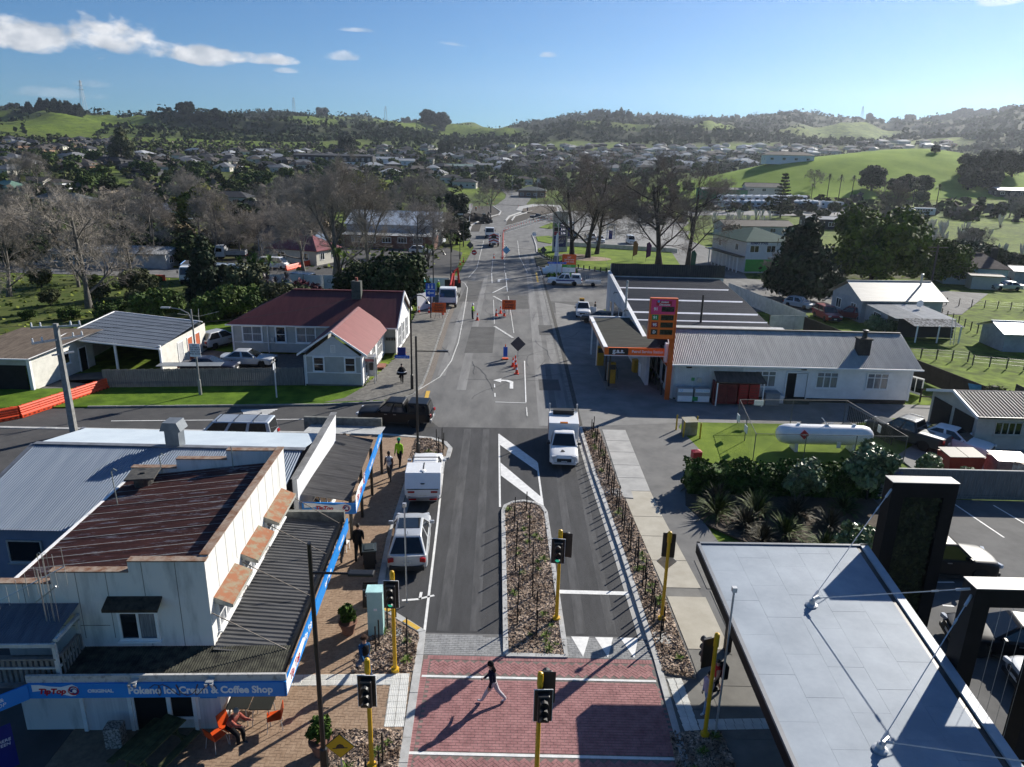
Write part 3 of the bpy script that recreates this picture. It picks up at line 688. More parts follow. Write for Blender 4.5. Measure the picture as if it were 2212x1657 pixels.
 # ---- ice cream shop (left foreground)
shop=thing('shop','white two storey ice cream shop with rusty roof and blue signboard','shop',(-9.2,18.9,.08),.045)
WT=6.2
MB().prism([(-6.3,0),(0,0),(0,.22),(-6.3,.22)],0,2.6).ext([(-6.3,2.6),(0,2.6),(0,6.2),(-2.3,6.2),(-2.3,5.84),(-4.65,5.84),(-4.65,5.45),(-6.3,5.45)],'y',0,.22).obj('wall',STUC,shop)
MB().box(-.22,.22,0,0,8.9,6.25).obj('wall',mat('white_side_wall',(.44,.44,.42),.85,scale=1.0,col2=(.66,.655,.63),bump=.3,bscale=20,stretch=(1.6,1.6,.35),detail=10,thr=(.25,.45)),shop)
MB().ext([(-6.3,0),(-.22,0),(-.22,6.2),(-2.3,6.2),(-2.3,5.8),(-4.4,5.8),(-4.4,5.4),(-6.3,5.4)],'y',8.65,8.9).obj('wall',STUC,shop)
MB().box(-6.3,.22,0,-6.1,8.65,4.9).obj('wall',STUC,shop)
plain(shop,'parapet_cap',RUSTCAP,(-2.3,-.03,6.2,.03,.26,6.24),(-4.65,-.03,5.84,-2.3,.26,5.88),(-6.3,-.03,5.45,-4.65,.26,5.49),(-.25,.26,6.25,.03,8.93,6.29),(-2.3,8.62,6.2,-.25,8.93,6.24),(-4.4,8.62,5.8,-2.3,8.93,5.84),(-6.3,8.62,5.4,-4.4,8.93,5.44))
RUSTR=mat('rusted_red_roof',(.045,.016,.013),.85,scale=2.2,col2=(.15,.054,.042),bump=.2,stretch=(.35,3.2,1),detail=10,thr=(.3,.72))
nt=RUSTR.node_tree;b=nt.nodes['Principled BSDF'];src=b.inputs['Base Color'].links[0].from_socket
pn=nt.nodes.new('ShaderNodeTexNoise');pn.inputs['Scale'].default_value=1.5;pn.inputs['Detail'].default_value=9;pn.inputs['Roughness'].default_value=.7
pm=nt.nodes.new('ShaderNodeMapping');pm.inputs['Scale'].default_value=(.55,3.4,1);pg_=[q for q in nt.nodes if q.type=='NEW_GEOMETRY'][0]
nt.links.new(pg_.outputs['Position'],pm.inputs[0]);nt.links.new(pm.outputs[0],pn.inputs['Vector'])
pr=nt.nodes.new('ShaderNodeValToRGB');pr.color_ramp.elements[0].position=.55;pr.color_ramp.elements[1].position=.63;nt.links.new(pn.outputs[0],pr.inputs[0])
px=nt.nodes.new('ShaderNodeMixRGB');px.inputs[2].default_value=(.27,.24,.245,1);nt.links.new(pr.outputs[0],px.inputs[0]);nt.links.new(src,px.inputs[1]);nt.links.new(px.outputs[0],b.inputs['Base Color'])
roof(shop,(-.22,.24,5.72),(0,8.4,0),(-6.15,0,-.72),RUSTR,sheet=.62,amp=.012)
MB().box(-6.42,.2,4.9,-6.3,8.7,5.03).obj('gutter',TRIM,shop)
lapm=mat('lap_flashing',(.18,.185,.18),.6,scale=5,col2=(.3,.3,.29))
for i in range(1,14):MB().add([(-.25,.24+i*.62,5.748),(-.25,.27+i*.62,5.748),(-6.3,.27+i*.62,5.035),(-6.3,.24+i*.62,5.035)],[(0,3,2,1)]).obj('lap_strip',lapm,shop)
jn=mat('wall_joint',(.2,.2,.19),.9,var=.3)
mb=MB()
for x in(-.9,-1.9,-3.0,-3.9,-4.7,-5.5):mb.box(x-.007,-.006,2.9 if x>-2 else 3.5,x+.011,.0,6.18 if x>-2.3 else(5.82 if x>-4.65 else 5.43))
for y in(.9,1.75,2.6,3.5,4.4,5.3,6.2,7.1,8.0):mb.box(0,y-.007,4.75,.006,y+.007,6.24)
mb.box(-6.3,-.007,3.95,-3.1,0,3.97).obj('wall_joint',jn,shop)
wf=window(shop,(-2.22,0),(1,0),3.52,4.42,1.05,2,1,GLASS,t=.08)
MB().box(.03,-.034,.03,.5,-.031,.88).obj('curtain',CURT,wf)
MB().add([(-3.05,0,5.0),(-1.4,0,5.0),(-1.4,-.42,4.8),(-3.05,-.42,4.8),(-3.05,0,4.94),(-1.4,0,4.94),(-1.4,-.42,4.7),(-3.05,-.42,4.7)],[(3,2,1,0),(4,5,6,7),(0,4,7,3),(1,2,6,5),(2,3,7,6)]).obj('window_hood',mat('mossy_hood',(.02,.016,.012),.95,scale=4,col2=(.07,.055,.04)),shop)
HOOD=mat('rusty_hood',(.27,.11,.055),.9,scale=3,col2=(.24,.22,.15),detail=9,thr=(.45,.62));HOODE=mat('hood_edge',(.35,.34,.3),.9,var=.3)
for y0,y1 in((.35,2.35),(2.95,5.0),(5.65,8.2)):
 w=window(shop,(0,(y0+y1)/2),(0,1),3.5,4.34,y1-y0-.35,3,2,CURT,t=.07)
 MB().add([(0,y0,4.72),(0,y1,4.72),(.58,y1,4.46),(.58,y0,4.46)],[(0,3,2,1)]).obj('window_hood',HOOD,shop)
 MB().add([(0,y0,4.71),(.58,y0,4.45),(.58,y0,4.33),(0,y0,4.5),(0,y1,4.71),(.58,y1,4.45),(.58,y1,4.33),(0,y1,4.5)],[(0,1,2,3),(7,6,5,4),(1,5,6,2),(3,2,6,7)]).obj('hood_edge',HOODE,shop)
 # verandah on the street side
VER_R=mat('verandah_iron',(.05,.05,.052),.7,scale=2,col2=(.105,.105,.108),stretch=(.4,4,1),detail=8)
roof(shop,(.05,-.25,3.22),(0,8.75,0),(2.25,0,-.2),VER_R,pitch=.2,amp=.018,sheet=1.2,prof='t')
MB().box(2.28,-1.3,2.86,2.42,8.5,2.98).obj('gutter',BLACKM,shop)
MB().add([(2.25,-.3,3.0),(2.25,8.5,3.0),(2.46,8.5,3.24),(2.46,-.3,3.24)],[(3,2,1,0)]).obj('box_gutter',mat('gutter_tray',(.03,.033,.037),.8,scale=4,col2=(.07,.072,.075)),shop)
MB().box(.05,8.4,3.0,2.5,8.62,3.5).obj('parapet',mat('mossy_concrete',(.09,.095,.085),.95,scale=3,col2=(.22,.22,.2),detail=8),shop)
MOSS=mat('mossy_iron',(.012,.012,.010),.95,scale=3,col2=(.075,.075,.055),detail=9)
roof(shop,(-4.6,-.02,3.2),(7.0,0,0),(0,-1.42,-.12),MOSS,sheet=.8,amp=.012)
MB().box(-4.9,-1.5,3.08,2.62,-1.42,3.32).obj('fascia_cap',mat('peeling_white',(.26,.25,.235),.9,scale=5,col2=(.5,.49,.47),detail=10,thr=(.35,.5)),shop)
SKYB=mat('sign_blue',(.012,.20,.60),.45,scale=1,col2=(.018,.235,.66));SIGNW=mat('sign_white',(.74,.77,.80),.5,var=.04);SIGNR=mat('sign_red',(.45,.012,.03),.5,var=.05);NAVY=mat('sign_navy',(.012,.02,.17),.5,var=.1)
fs=MB().box(-4.85,-1.56,2.58,2.62,-1.5,3.08).obj('signboard',SKYB,shop)
def swirl(parent,c,r,rot):
 """ice cream swirl roundel: red, white and blue spiral bands"""
 for k,(m,r1)in enumerate(((SIGNW,1.0),(SIGNR,.92),(NAVY,.66),(SIGNW,.36))):
  pts=[(r*r1*math.cos(a)+(.10*k)*r,r*r1*math.sin(a)-.02*k*r)for a in np.arange(0,6.28,.35)]
  MB().add([(x,0,z)for x,z in pts],[tuple(range(len(pts)))]).obj('roundel',m,parent,(c[0],c[1],c[2]),rot).location.y-=.0
  c=(c[0]+.004*math.sin(rot),c[1]-.004*math.cos(rot),c[2])
 for k,m in enumerate((SIGNW,NAVY,SIGNW,SIGNR)):
  pts=[]
  for i in range(12):
   a=.4+k*.9+i*.22;q=r*(.85-.05*i);pts.append((q*math.cos(a),0,q*math.sin(a)))
  L_=MB();
  for i in range(11):
   w=r*.07;L_.add([(pts[i][0],0,pts[i][2]-w),(pts[i+1][0],0,pts[i+1][2]-w),(pts[i+1][0],0,pts[i+1][2]+w),(pts[i][0],0,pts[i][2]+w)],[(0,1,2,3)])
  L_.obj('roundel',m,parent,c,rot)
def brand(parent,c,rot,w,h):
 """white wave with the red lettering and its roundel on a blue board"""
 d=Vector((math.cos(rot),math.sin(rot),0));n=Vector((math.sin(rot),-math.cos(rot),0));c=Vector(c)
 pts=[(-.5,-.02),(-.5,.48),(-.34,.48),(-.1,.36),(.12,.32),(.36,.5),(.47,.3),(.47,-.02),(.40,-.33),(.3,-.36),(.0,-.12),(-.25,.08)]
 MB().add([(x*w,0,z*h)for x,z in pts],[tuple(range(len(pts)))]).obj('white_wave',SIGNW,parent,c+n*.006,rot)
 text('TipTop',h*.52,SIGNR,parent,c+d*(-.09*w)+n*.012,(R(90),0,rot),shear=.25,sx=1.05,bold=.01)
 swirl(parent,tuple(c+d*(.36*w)+n*.012+Vector((0,0,.06*h))),h*.36,rot)
brand(fs,(-4.05,-1.56,2.83),0,1.35,.48)
text('ORIGINAL',.16,SIGNW,fs,(-2.78,-1.566,2.83),bold=.006);text('Pokeno Ice Cream & Coffee Shop',.34,SIGNW,fs,(.12,-1.566,2.83),bold=.012,sx=.9)
GRAF=mat('graffiti',(.10,.05,.04),.8,var=.2)
mb=MB()
pts=[(-1.35+.45*t+.16*math.sin(t*5.2),-1.572,2.85+.2*math.sin(t*7+.4))for t in np.arange(0,4.0,.12)]
mb.tube(pts,.012,3).obj('graffiti',GRAF,fs)
for x in(-1.75,.45):
 f_=MB().box(x-.11,-1.72,3.2,x+.11,-1.5,3.23).obj('floodlight',GALV,shop)
 for e in(-.08,.08):MB().lathe([(.035,0),(.055,.11)],8,(x+e,-1.74,3.09)).obj('lamp',GALV,f_)
 # street fascia with waves
f2=MB().box(2.56,-1.56,2.58,2.62,8.6,3.1).obj('signboard',SKYB,shop)
for y in(1.2,4.4,7.0):text(('Tip Top','ice cream','ice cream')[int(y/2.5)%3],.3,SIGNW,f2,(2.626,y,2.84),(R(90),0,R(90)),bold=.008)
MB().add([(2.625,-1.5,3.08),(2.625,.5,3.08),(2.625,.9,2.85),(2.625,.1,2.72),(2.625,-1.5,2.6)],[(4,3,2,1,0)]).obj('white_wave',SIGNW,f2)
text('Tip Top',.36,SIGNR,f2,(2.632,-.55,2.86),(R(90),0,R(90)),shear=.2)
# left return signboard
f3=MB().box(-5.2,-.03,0,0,.03,.5).obj('signboard',SKYB,shop,(-4.85,-1.56,2.58),R(42))
text('ICE CREAM &\nCOFFEE SHOP',.17,SIGNW,f3,(-1.1,-.036,.25),shear=.15)
# stays from wall to verandah
mb=MB()
for y in(.05,3.0,5.8,8.3):mb.tube([(0.02,y,4.35 if y<8 else 4.5),(2.4,y-.25,3.12)],.018,5)
mb.obj('stay_rod',mat('rusty_rod',(.2,.17,.14),.7,var=.3),shop)
# porch with balcony on the left
roof(shop,(-7.6,-.03,4.78),(3.7,0,0),(-.25,-1.25,-.5),mat('blue_grey_iron',(.07,.085,.115),.6,scale=2,col2=(.12,.14,.175),stretch=(3,.4,1),detail=8),sheet=.8,amp=.012)
pw=mat('old_white_paint',(.45,.45,.44),.8,scale=4,col2=(.62,.62,.6),detail=8)
plain(shop,'porch_beam',pw,(-8.0,-1.33,4.16,-4.0,-1.25,4.28),(-4.05,-1.25,4.3,-3.95,-.02,4.4))
for x,y in((-4.05,-1.28),(-4.02,-.1),(-6.6,-1.28)):MB().box(x-.05,y-.05,2.9,x+.05,y+.05,4.2).obj('porch_post',pw,shop)
plain(shop,'handrail',mat('weathered_rail',(.16,.14,.125),.9,scale=4,col2=(.26,.24,.22)),(-8,-1.34,3.72,-4.05,-1.22,3.78),(-4.08,-1.2,3.72,-3.98,-.05,3.78))
plain(shop,'rail',pw,(-8,-1.31,3.4,-4.1,-1.27,3.46),(-4.05,-1.25,3.4,-4.0,-.1,3.46))
pal=MB().box(-.045,-.012,0,.045,.012,.85).mesh('paling',mat('weathered_rail',(0,0,0)))
for i in range(24):link('paling',pal,shop,(-4.2-i*.16,-1.25,2.9))
for i in range(7):link('paling',pal,shop,(-3.98,-1.1+i*.16,2.9),R(90))
plain(shop,'balcony_floor',mat('weathered_rail',(0,0,0)),(-8,-1.4,2.82,-4.0,-.02,2.9))
window(shop,(-5.6,0),(1,0),3.55,4.2,1.3,2,1,CURT)
# shop front under the verandah
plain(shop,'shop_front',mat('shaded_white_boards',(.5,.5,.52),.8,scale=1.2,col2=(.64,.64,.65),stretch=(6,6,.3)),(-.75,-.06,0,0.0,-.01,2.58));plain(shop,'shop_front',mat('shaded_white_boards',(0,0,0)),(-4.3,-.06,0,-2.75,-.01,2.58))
door(shop,(-2.2,0),(1,0),1.05,2.2,DARK,handle=False);w=window(shop,(-1.2,0),(1,0),.5,2.2,.85,1,1,DARK,sill=False)
for x in(-2.85,-.82,-4.35):MB().box(x-.06,-.12,0,x+.06,-.03,2.58).obj('pilaster',TRIM,shop)
po=MB().box(-.62,-.085,1.25,-.08,-.065,2.1).obj('poster',SKYB,shop);text('OPEN',.12,SIGNW,po,(-.42,-.09,1.42));text('TIP TOP\nICE CREAM',.08,SIGNW,po,(-.42,-.09,1.9));MB().lathe([(.0,0),(.07,.0),(.05,.28),(0,.3)],8,(-.2,-.12,1.5)).obj('picture',mat('cone_picture',(.6,.5,.5),.6,var=.3),po)
MB().box(-4.4,-1.5,-.02,2.55,-.02,.0).obj('step',CONC_D,shop)
bb=MB().box(-.5,-.02,0,.5,.02,1.5).obj('banner',NAVY,shop,(-5.7,-2.2,.5),R(40));MB().box(-.52,-.03,0,-.48,.03,1.9).obj('banner_frame',TRIM,bb)
text('AND\nEVERYWHERE\nIN BETWEEN',.14,SIGNW,bb,(0,-.026,1.0),shear=.1)
shop_cor=roof
# roof fittings: drum vent, pipe, aerial
dv=tag(MB().lathe([(.36,0),(.38,.5)],14).box(-.55,-.55,.5,.55,.55,.57).box(-.09,-.05,.57,.09,.05,.63).obj('roof_vent',mat('weathered_drum',(.035,.035,.035),.8,scale=5,col2=(.09,.085,.075)),None,(-14.9,26.35,5.1),.2),'round drum vent with a flat square lid on the rusty roof','vent')
for x,y,z,h,q in((-15.05,24.6,5.05,1.5,'bent'),(-14.6,27.3,5.15,.9,'short'),(-11.6,27.3,5.45,1.1,'straight')):
 tag(MB().tube([(0,0,0),(-.05,0,h),(.06,0,h+.1),(.16,0,h+.02)]if q!='straight' else[(0,0,0),(0,0,h)],.022,6).obj('vent_pipe',mat('pipe_paint',(.3,.32,.28),.7,var=.3),None,(x,y,z)),{'bent':'tall bent vent pipe beside the drum vent on the rusty roof','short':'short bent vent pipe behind the drum vent','straight':'straight vent pipe on the rusty roof near its back parapet'}[q],'pipe')
an=thing('tv_aerial','tall television aerial with long rods in front of the shop wall','aerial',(-13.75,18.1,3.0))
AL=mat('aerial_metal',(.5,.5,.49),.35,metal=.7)
MB().tube([(0,0,0),(0,0,3.4)],.022,6).obj('mast',AL,an)
mb=MB().tube([(-1.35,-.35,2.35),(.65,.25,3.35)],.016,5)
for i in range(9):
 t=i/8;c=Vector((-1.35,-.35,2.35)).lerp(Vector((.65,.25,3.35)),t);h=.22+.05*i
 mb.tube([c-Vector((0,0,h)),c+Vector((0,0,h))],.008,4)
mb.obj('boom',AL,an)
mb=MB().tube([(-.3,.1,2.2),(.55,-.1,2.9)],.02,5)
for x in(.1,.25):mb.tube([(x,0,1.5),(x,0,3.9),(x+.07,0,3.95),(x+.12,0,3.9),(x+.12,0,1.6),(x+.06,0,1.5)],.009,4)
mb.obj('folded_dipole',AL,an)
# ---- blue roofed building and corner verandah
blue=thing('corner_building','low building with pale blue corrugated gable roof behind the ice cream shop','building',(-16,30,0))
BLUEI=mat('blue_corrugated_iron',(.17,.215,.28),.55,scale=.8,col2=(.23,.28,.345),stretch=(3,.3,1),spec=.5,detail=8)
roof(blue,(-22.4,25.3,3.55),(12.6,0,0),(0,5.75,1.35),BLUEI,pitch=.11,amp=.024)
roof(blue,(-22.4,34.9,4.2),(12.6,0,0),(0,-3.85,.7),mat('pale_blue_iron',(.36,.42,.48),.5,scale=.8,col2=(.42,.48,.53),spec=.5),amp=.012)
plain(blue,'ridge_cap',mat('ridge_lead',(.16,.17,.19),.6,var=.2),(-22.45,30.9,4.9,-9.7,31.2,4.945))
plain(blue,'barge_board',mat('ridge_lead',(0,0,0)),(-22.6,34.7,4.15,-22.4,34.95,4.25));MB().add([(-22.65,25.2,3.5),(-22.38,25.2,3.56),(-22.38,31.05,4.93),(-22.65,31.05,4.9)],[(0,1,2,3)]).obj('barge_flashing',mat('ridge_lead',(0,0,0)),blue)
boards(blue,(-22.3,25.6),(-9.8,25.6),0,3.52,mat('blue_grey_boards',(.16,.18,.26),.7,scale=1,col2=(.20,.225,.31)),.18)
MB().ext([(25.6,0),(34.6,0),(34.6,4.1),(31,4.8),(25.6,3.5)],'x',-22.3,-22.2).box(-22.2,34.4,0,-9.8,34.6,4.15).obj('wall',mat('blue_grey_boards',(0,0,0)),blue)
window(blue,(-19.7,25.58),(1,0),2.0,2.9,1.3,1,1,GLASS,GALV,t=.06)
ch=MB().box(-16.25,31.0,4.4,-15.6,31.6,5.75).obj('flue',mat('sheet_metal_flue',(.13,.15,.17),.5,scale=2,col2=(.19,.21,.23),metal=.2),blue)
MB().ext([(-16.42,5.7),(-15.43,5.7),(-15.6,6.12),(-16.25,6.12)],'y',30.9,31.7).obj('cowl',mat('sheet_metal_flue',(0,0,0)),ch)
rebase(blue)
cv=thing('corner_verandah','corner shop verandah with blue fascia and white parapet wall','verandah',(-8.3,33.5,.08))
roof(cv,(-9.42,29.25,3.45),(-.35,7.6,0),(2.1,.1,-.35),mat('dark_verandah_iron',(.045,.043,.045),.75,scale=2,col2=(.10,.097,.098),stretch=(.4,4,1),detail=9),sheet=.8,amp=.013)
roof(cv,(-11.6,38.6,3.3),(4.35,-.15,0),(0,-1.55,.14),mat('zinc_iron',(.30,.31,.31),.55,scale=2,col2=(.40,.41,.41),detail=7),sheet=.8,amp=.012)
plain(cv,'back_parapet',mat('mossy_concrete',(0,0,0)),(-12.0,38.55,2.9,-7.5,38.75,3.75))
WPW=mat('white_parapet',(.60,.61,.63),.8,scale=1.2,col2=(.76,.77,.78),detail=9)
MB().ext([(28.95,2.3),(35.6,2.3),(36.2,4.9),(28.95,4.35)],'x',-9.72,-9.5).obj('parapet_wall',WPW,cv)
MB().add([(-9.78,28.9,4.36),(-9.44,28.9,4.36),(-9.44,36.25,4.92),(-9.78,36.25,4.92)],[(0,1,2,3)]).obj('parapet_cap',mat('weathered_cap',(.2,.2,.2),.8,var=.3),cv)
fq=MB().box(-9.4,29.05,2.62,-7.02,29.12,3.15).obj('signboard',SKYB,cv);brand(fq,(-8.2,29.05,2.89),0,2.2,.5)
fe=MB().box(0,-.035,0,9.55,.035,.52).obj('signboard',SKYB,cv,(-7.0,29.1,2.62),R(93.2))
MB().add([(.05,-.04,.05),(.05,-.04,.85),(.9,-.04,.95),(2.2,-.04,.75),(2.7,-.04,.5),(1.9,-.04,.42),(.7,-.04,.25)],[tuple(range(7))]).obj('white_wave',SIGNW,fe)
text('Tip Top',.45,SIGNR,fe,(1.05,-.046,.5),shear=.25);swirl(fe,(2.5,-.05,.62),.3,0)
text('ice cream',.36,SIGNW,fe,(5.0,-.042,.26),bold=.008);text('ice cream',.36,SIGNW,fe,(8.0,-.042,.26),bold=.008)
for x,y in((-7.73,31.23),(-7.69,33.5),(-7.68,36.1),(-7.67,39.0)):MB().box(x-.07,y-.07,0,x+.07,y+.07,2.9 if y<38.6 else 2.7).obj('post',BLACKM,cv)
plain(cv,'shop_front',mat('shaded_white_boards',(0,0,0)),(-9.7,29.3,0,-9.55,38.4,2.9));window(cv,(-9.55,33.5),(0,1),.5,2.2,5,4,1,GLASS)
rebase(cv)
# ---- weatherboard house with red roof
hs=thing('house','grey weatherboard house with dark red roof and gabled front wing','house',(-17,61,.05))
RED_D=mat('dark_red_iron',(.105,.020,.022),.55,scale=1.0,col2=(.15,.034,.034),stretch=(3,.3,1),spec=.45,detail=8)
RED_L=mat('lighter_red_iron',(.20,.032,.035),.55,scale=1.2,col2=(.26,.052,.054),stretch=(.3,3,1),spec=.45,detail=8)  # lighter red, used on the right slope of the front wing
gx0,gx1,gy0=-16.95,-12.35,56.0
boards(hs,(gx0,gy0),(gx1,gy0),.25,2.62,GBOARD,.14);plain(hs,'foundation',CONC_D,(gx0+.03,gy0+.03,0,gx1-.03,66,.25))
boards(hs,(gx0,gy0),(gx1,gy0),2.62,4.35,mat('pale_gable_boards',(.56,.57,.57),.6,var=.08),.14,ext=lambda z:((z-2.62)*1.3,4.6-(z-2.62)*1.3))
boards(hs,(gx1,gy0),(gx1,66.5),.25,2.9,WHITEB,.14);boards(hs,(gx0,66),(gx0,gy0),.25,2.9,GBOARD,.14)
plain(hs,'corner_board',TRIM,(gx0-.04,gy0-.05,.25,gx0+.08,gy0+.05,2.75),(gx1-.08,gy0-.05,.25,gx1+.05,gy0+.05,2.75),(gx0,gy0-.05,1.22,gx1,gy0-.02,1.28),(gx0,gy0-.055,2.6,gx1,gy0-.02,2.68))
for c in(-15.87,-13.3):window(hs,(c,gy0-.02),(1,0),1.42,2.5,.74,1,2,GLASS,t=.12)
plain(hs,'gable_vent',TRIM,(-14.85,gy0-.06,2.95,-14.45,gy0-.03,3.6));lv=MB()
for i in range(7):lv.box(-14.8,gy0-.075,3.0+i*.08,-14.5,gy0-.06,3.04+i*.08)
lv.obj('louvre',GALV,hs)
roof(hs,(-11.85,55.6,2.82),(0,10.6,0),(-2.8,0,1.95),RED_L,pitch=.076,f1=None);roof(hs,(-17.45,55.6,2.82),(0,10.6,0),(2.8,0,1.95),RED_D)
for sx in(1,-1):
 MB().add([(-14.65+sx*2.85,55.52,2.72),(-14.65,55.52,4.70),(-14.65,55.52,4.86),(-14.65+sx*2.85,55.52,2.9),(-14.65+sx*2.85,55.6,2.72),(-14.65,55.6,4.70),(-14.65,55.6,4.86),(-14.65+sx*2.85,55.6,2.9)],[(0,1,2,3),(7,6,5,4),(3,2,6,7),(4,5,1,0),(0,3,7,4)]).obj('barge_board',TRIM,hs)
MB().add([(-14.85,55.55,4.74),(-14.65,55.55,4.83),(-14.45,55.55,4.74),(-14.85,66,4.74),(-14.65,66,4.83),(-14.45,66,4.74)],[(0,3,4,1),(1,4,5,2)]).obj('ridge_cap',mat('pink_ridge',(.23,.10,.095),.6,var=.15),hs)
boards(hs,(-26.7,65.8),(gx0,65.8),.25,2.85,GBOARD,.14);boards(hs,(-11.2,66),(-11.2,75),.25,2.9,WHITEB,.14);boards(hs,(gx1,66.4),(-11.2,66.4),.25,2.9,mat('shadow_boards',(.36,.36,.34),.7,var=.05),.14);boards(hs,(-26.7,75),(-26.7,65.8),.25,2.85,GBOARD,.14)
plain(hs,'corner_board',TRIM,(-26.75,65.74,0,-26.6,65.9,2.85),(-26.7,65.74,1.15,gx0,65.78,1.21),(-11.26,66.3,.25,-11.14,66.42,2.9))
for c,n,w in((-24.8,2,1.7),(-22.1,1,.8),(-19.7,2,1.7)):window(hs,(c,65.78),(1,0),1.32,2.7,w,n,2,GLASS if n==1 else CURT,t=.14)
for y0,y1,n in((57.0,59.0,3),(60.3,61.4,1),(62.6,64.6,3)):window(hs,(gx1+.02,(y0+y1)/2),(0,1),.9,2.4,y1-y0,n,2,CURT,t=.1)
for y in(68,70.2,72.6):window(hs,(-11.18,y),(0,1),.6,2.5,1.3,2,2,CURT,t=.12)
# main roof: front slope with a hip at the left end, gable at the right
e0,rl=65.35,5.0
roof(hs,(-27.1,e0,2.95),(16.2,0,0),(0,4.7,2.65),RED_D,f1=lambda u:min(1,u*16.2/5.2))
roof(hs,(-27.1,75.0,2.95),(16.2,0,0),(0,-4.95,2.65),RED_D,f1=lambda u:min(1,u*16.2/5.2))
roof(hs,(-27.1,e0,2.95),(0,9.6,0),(5.2,0,2.65),RED_D,f1=lambda u:1-abs(2*u-1))
plain(hs,'ridge_cap',mat('dark_red_iron',(0,0,0)),(-21.9,69.9,5.58,-10.9,70.2,5.66))
MB().ext([(65.3,2.75),(70.05,5.45),(74.9,2.75),(74.9,2.95),(70.05,5.72),(65.3,2.95)],'x',-10.95,-10.85).obj('barge_board',TRIM,hs)
MB().ext([(66,2.9),(74.6,2.9),(70.05,5.45)],'x',-11.25,-11.2).obj('gable',WHITEB,hs)
MB().add([(-27.15,65.3,2.86),(-10.95,65.3,2.86),(-10.95,65.3,2.98),(-27.15,65.3,2.98),(-27.15,65.42,2.86),(-10.95,65.42,2.86)],[(0,1,2,3),(4,5,1,0)]).obj('gutter',TRIM,hs)
MB().box(-15.9,68.9,4.8,-15.0,69.7,6.7).obj('chimney',mat('mossy_brick',(.05,.06,.05),.95,scale=4,col2=(.10,.105,.095)),hs)
MB().lathe([(.16,0),(.13,.35)],10,(-15.45,69.3,6.7)).obj('chimney_pot',mat('terracotta',(.3,.1,.07),.8,var=.2),hs)
mb=MB().tube([(-23.3,65.68,2.8),(-23.3,65.66,.2)],.05,8);mb.tube([(gx0-.1,gy0-.02,2.7),(gx0-.1,gy0-.02,.1)],.04,8);mb.obj('downpipe',TRIM,hs)
MB().box(-23.0,65.55,1.25,-22.7,65.76,1.75).obj('meter_box',GALV,hs)
for i in range(4):MB().box(-12.2+i*.26,66.2,1.55,-12.0+i*.26,66.38,1.8).obj('letter_box',BLACKM,hs)
MB().box(-11.15,66.0,.02,-10.4,67.2,.2).obj('step',mat('brick_step',(.25,.1,.07),.9,var=.2),hs)
MB().box(-12.3,61.6,.02,-11.6,63.0,.18).obj('step',mat('brick_step',(0,0,0)),hs)
rebase(hs)
# ---- carport and garage on the left
cp=thing('carport','cream weatherboard carport with wide slate blue roof and orange doors','carport',(-36,64,0))
A,B,C_,D=(-39.7,69.4,3.05),(-30.2,67.4,2.66),(-29.6,57.6,2.6),(-38.7,58.9,3.0)
E_=Vector(C_)-Vector(D)
roof(cp,D,E_,Vector(A)-Vector(D),mat('slate_tile_iron',(.06,.075,.10),.6,scale=1,col2=(.10,.12,.15),detail=8),pitch=.3,amp=.012,sheet=1.2,prof='t')
stp=mat('slate_lap',(.045,.055,.075),.6,var=.2)
for i in range(1,9):
 p,q=Vector(D).lerp(Vector(A),i/9),Vector(C_).lerp(Vector(B),i/9);MB().tube([p+Vector((0,0,.012)),q+Vector((0,0,.012))],.02,4).obj('roof_lap',stp,cp)
MB().tube([Vector(D)+Vector((0,-.05,-.1)),Vector(C_)+Vector((0,-.05,-.1))],.09,4).tube([Vector(A)+Vector((0,.05,.03)),Vector(B)+Vector((0,.05,.03))],.06,4).tube([Vector(D)+Vector((-.05,0,.03)),Vector(A)+Vector((-.05,0,.03))],.06,4).obj('fascia',TRIM,cp)
boards(cp,(-29.75,58),(-29.95,67.3),0,2.6,WBOARD,.22);boards(cp,(-39.5,69),(-38.5,59.3),0,2.9,WBOARD,.22);boards(cp,(-30.2,67.1),(-39.5,69),0,2.6,WBOARD,.22)
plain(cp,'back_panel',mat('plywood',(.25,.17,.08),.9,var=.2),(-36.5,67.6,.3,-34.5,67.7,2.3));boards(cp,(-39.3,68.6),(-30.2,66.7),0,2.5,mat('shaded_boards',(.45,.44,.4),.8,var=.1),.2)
for x,y in((-29.75,57.85),(-33.9,58.5),(-38.4,59.1)):MB().box(x-.08,y-.08,0,x+.08,y+.08,2.75).obj('post',TRIM,cp)
ORD=mat('orange_door',(.42,.105,.045),.6,var=.12)
for y,m in((61.6,mat('pale_door',(.5,.5,.5),.6)),(63.6,ORD),(65.3,ORD)):door(cp,(-29.80-.021*(y-58)+.03,y),(-.021,1),.95,2.05,m)
rebase(cp)
gl=thing('garage','cream board garage with rusty brown iron roof and dark open door','garage',(-41.5,57.5,0))
roof(gl,(-44.6,52.9,2.7),(7.2,0,0),(1.0,8.6,.45),mat('rusty_brown_iron',(.05,.037,.028),.8,scale=2,col2=(.12,.095,.075),stretch=(3,.4,1),detail=9),amp=.014)
boards(gl,(-37.75,53.3),(-37.2,60.8),.05,2.65,WBOARD,.2)
plain(gl,'lintel',mat('shaded_boards',(0,0,0)),(-44.3,53.2,2.1,-37.8,53.35,2.65));plain(gl,'corner_board',TRIM,(-37.95,53.15,.02,-37.7,53.38,2.65));plain(gl,'garage_doorway',mat('dark_garage_doorway',(.016,.014,.013),.8,var=.3),(-43.5,53.28,.02,-38.2,53.34,2.1));plain(gl,'corner_board',TRIM,(-44.4,53.15,0,-43.5,53.36,2.1))  # near-black panel paints the shade inside the open doorway
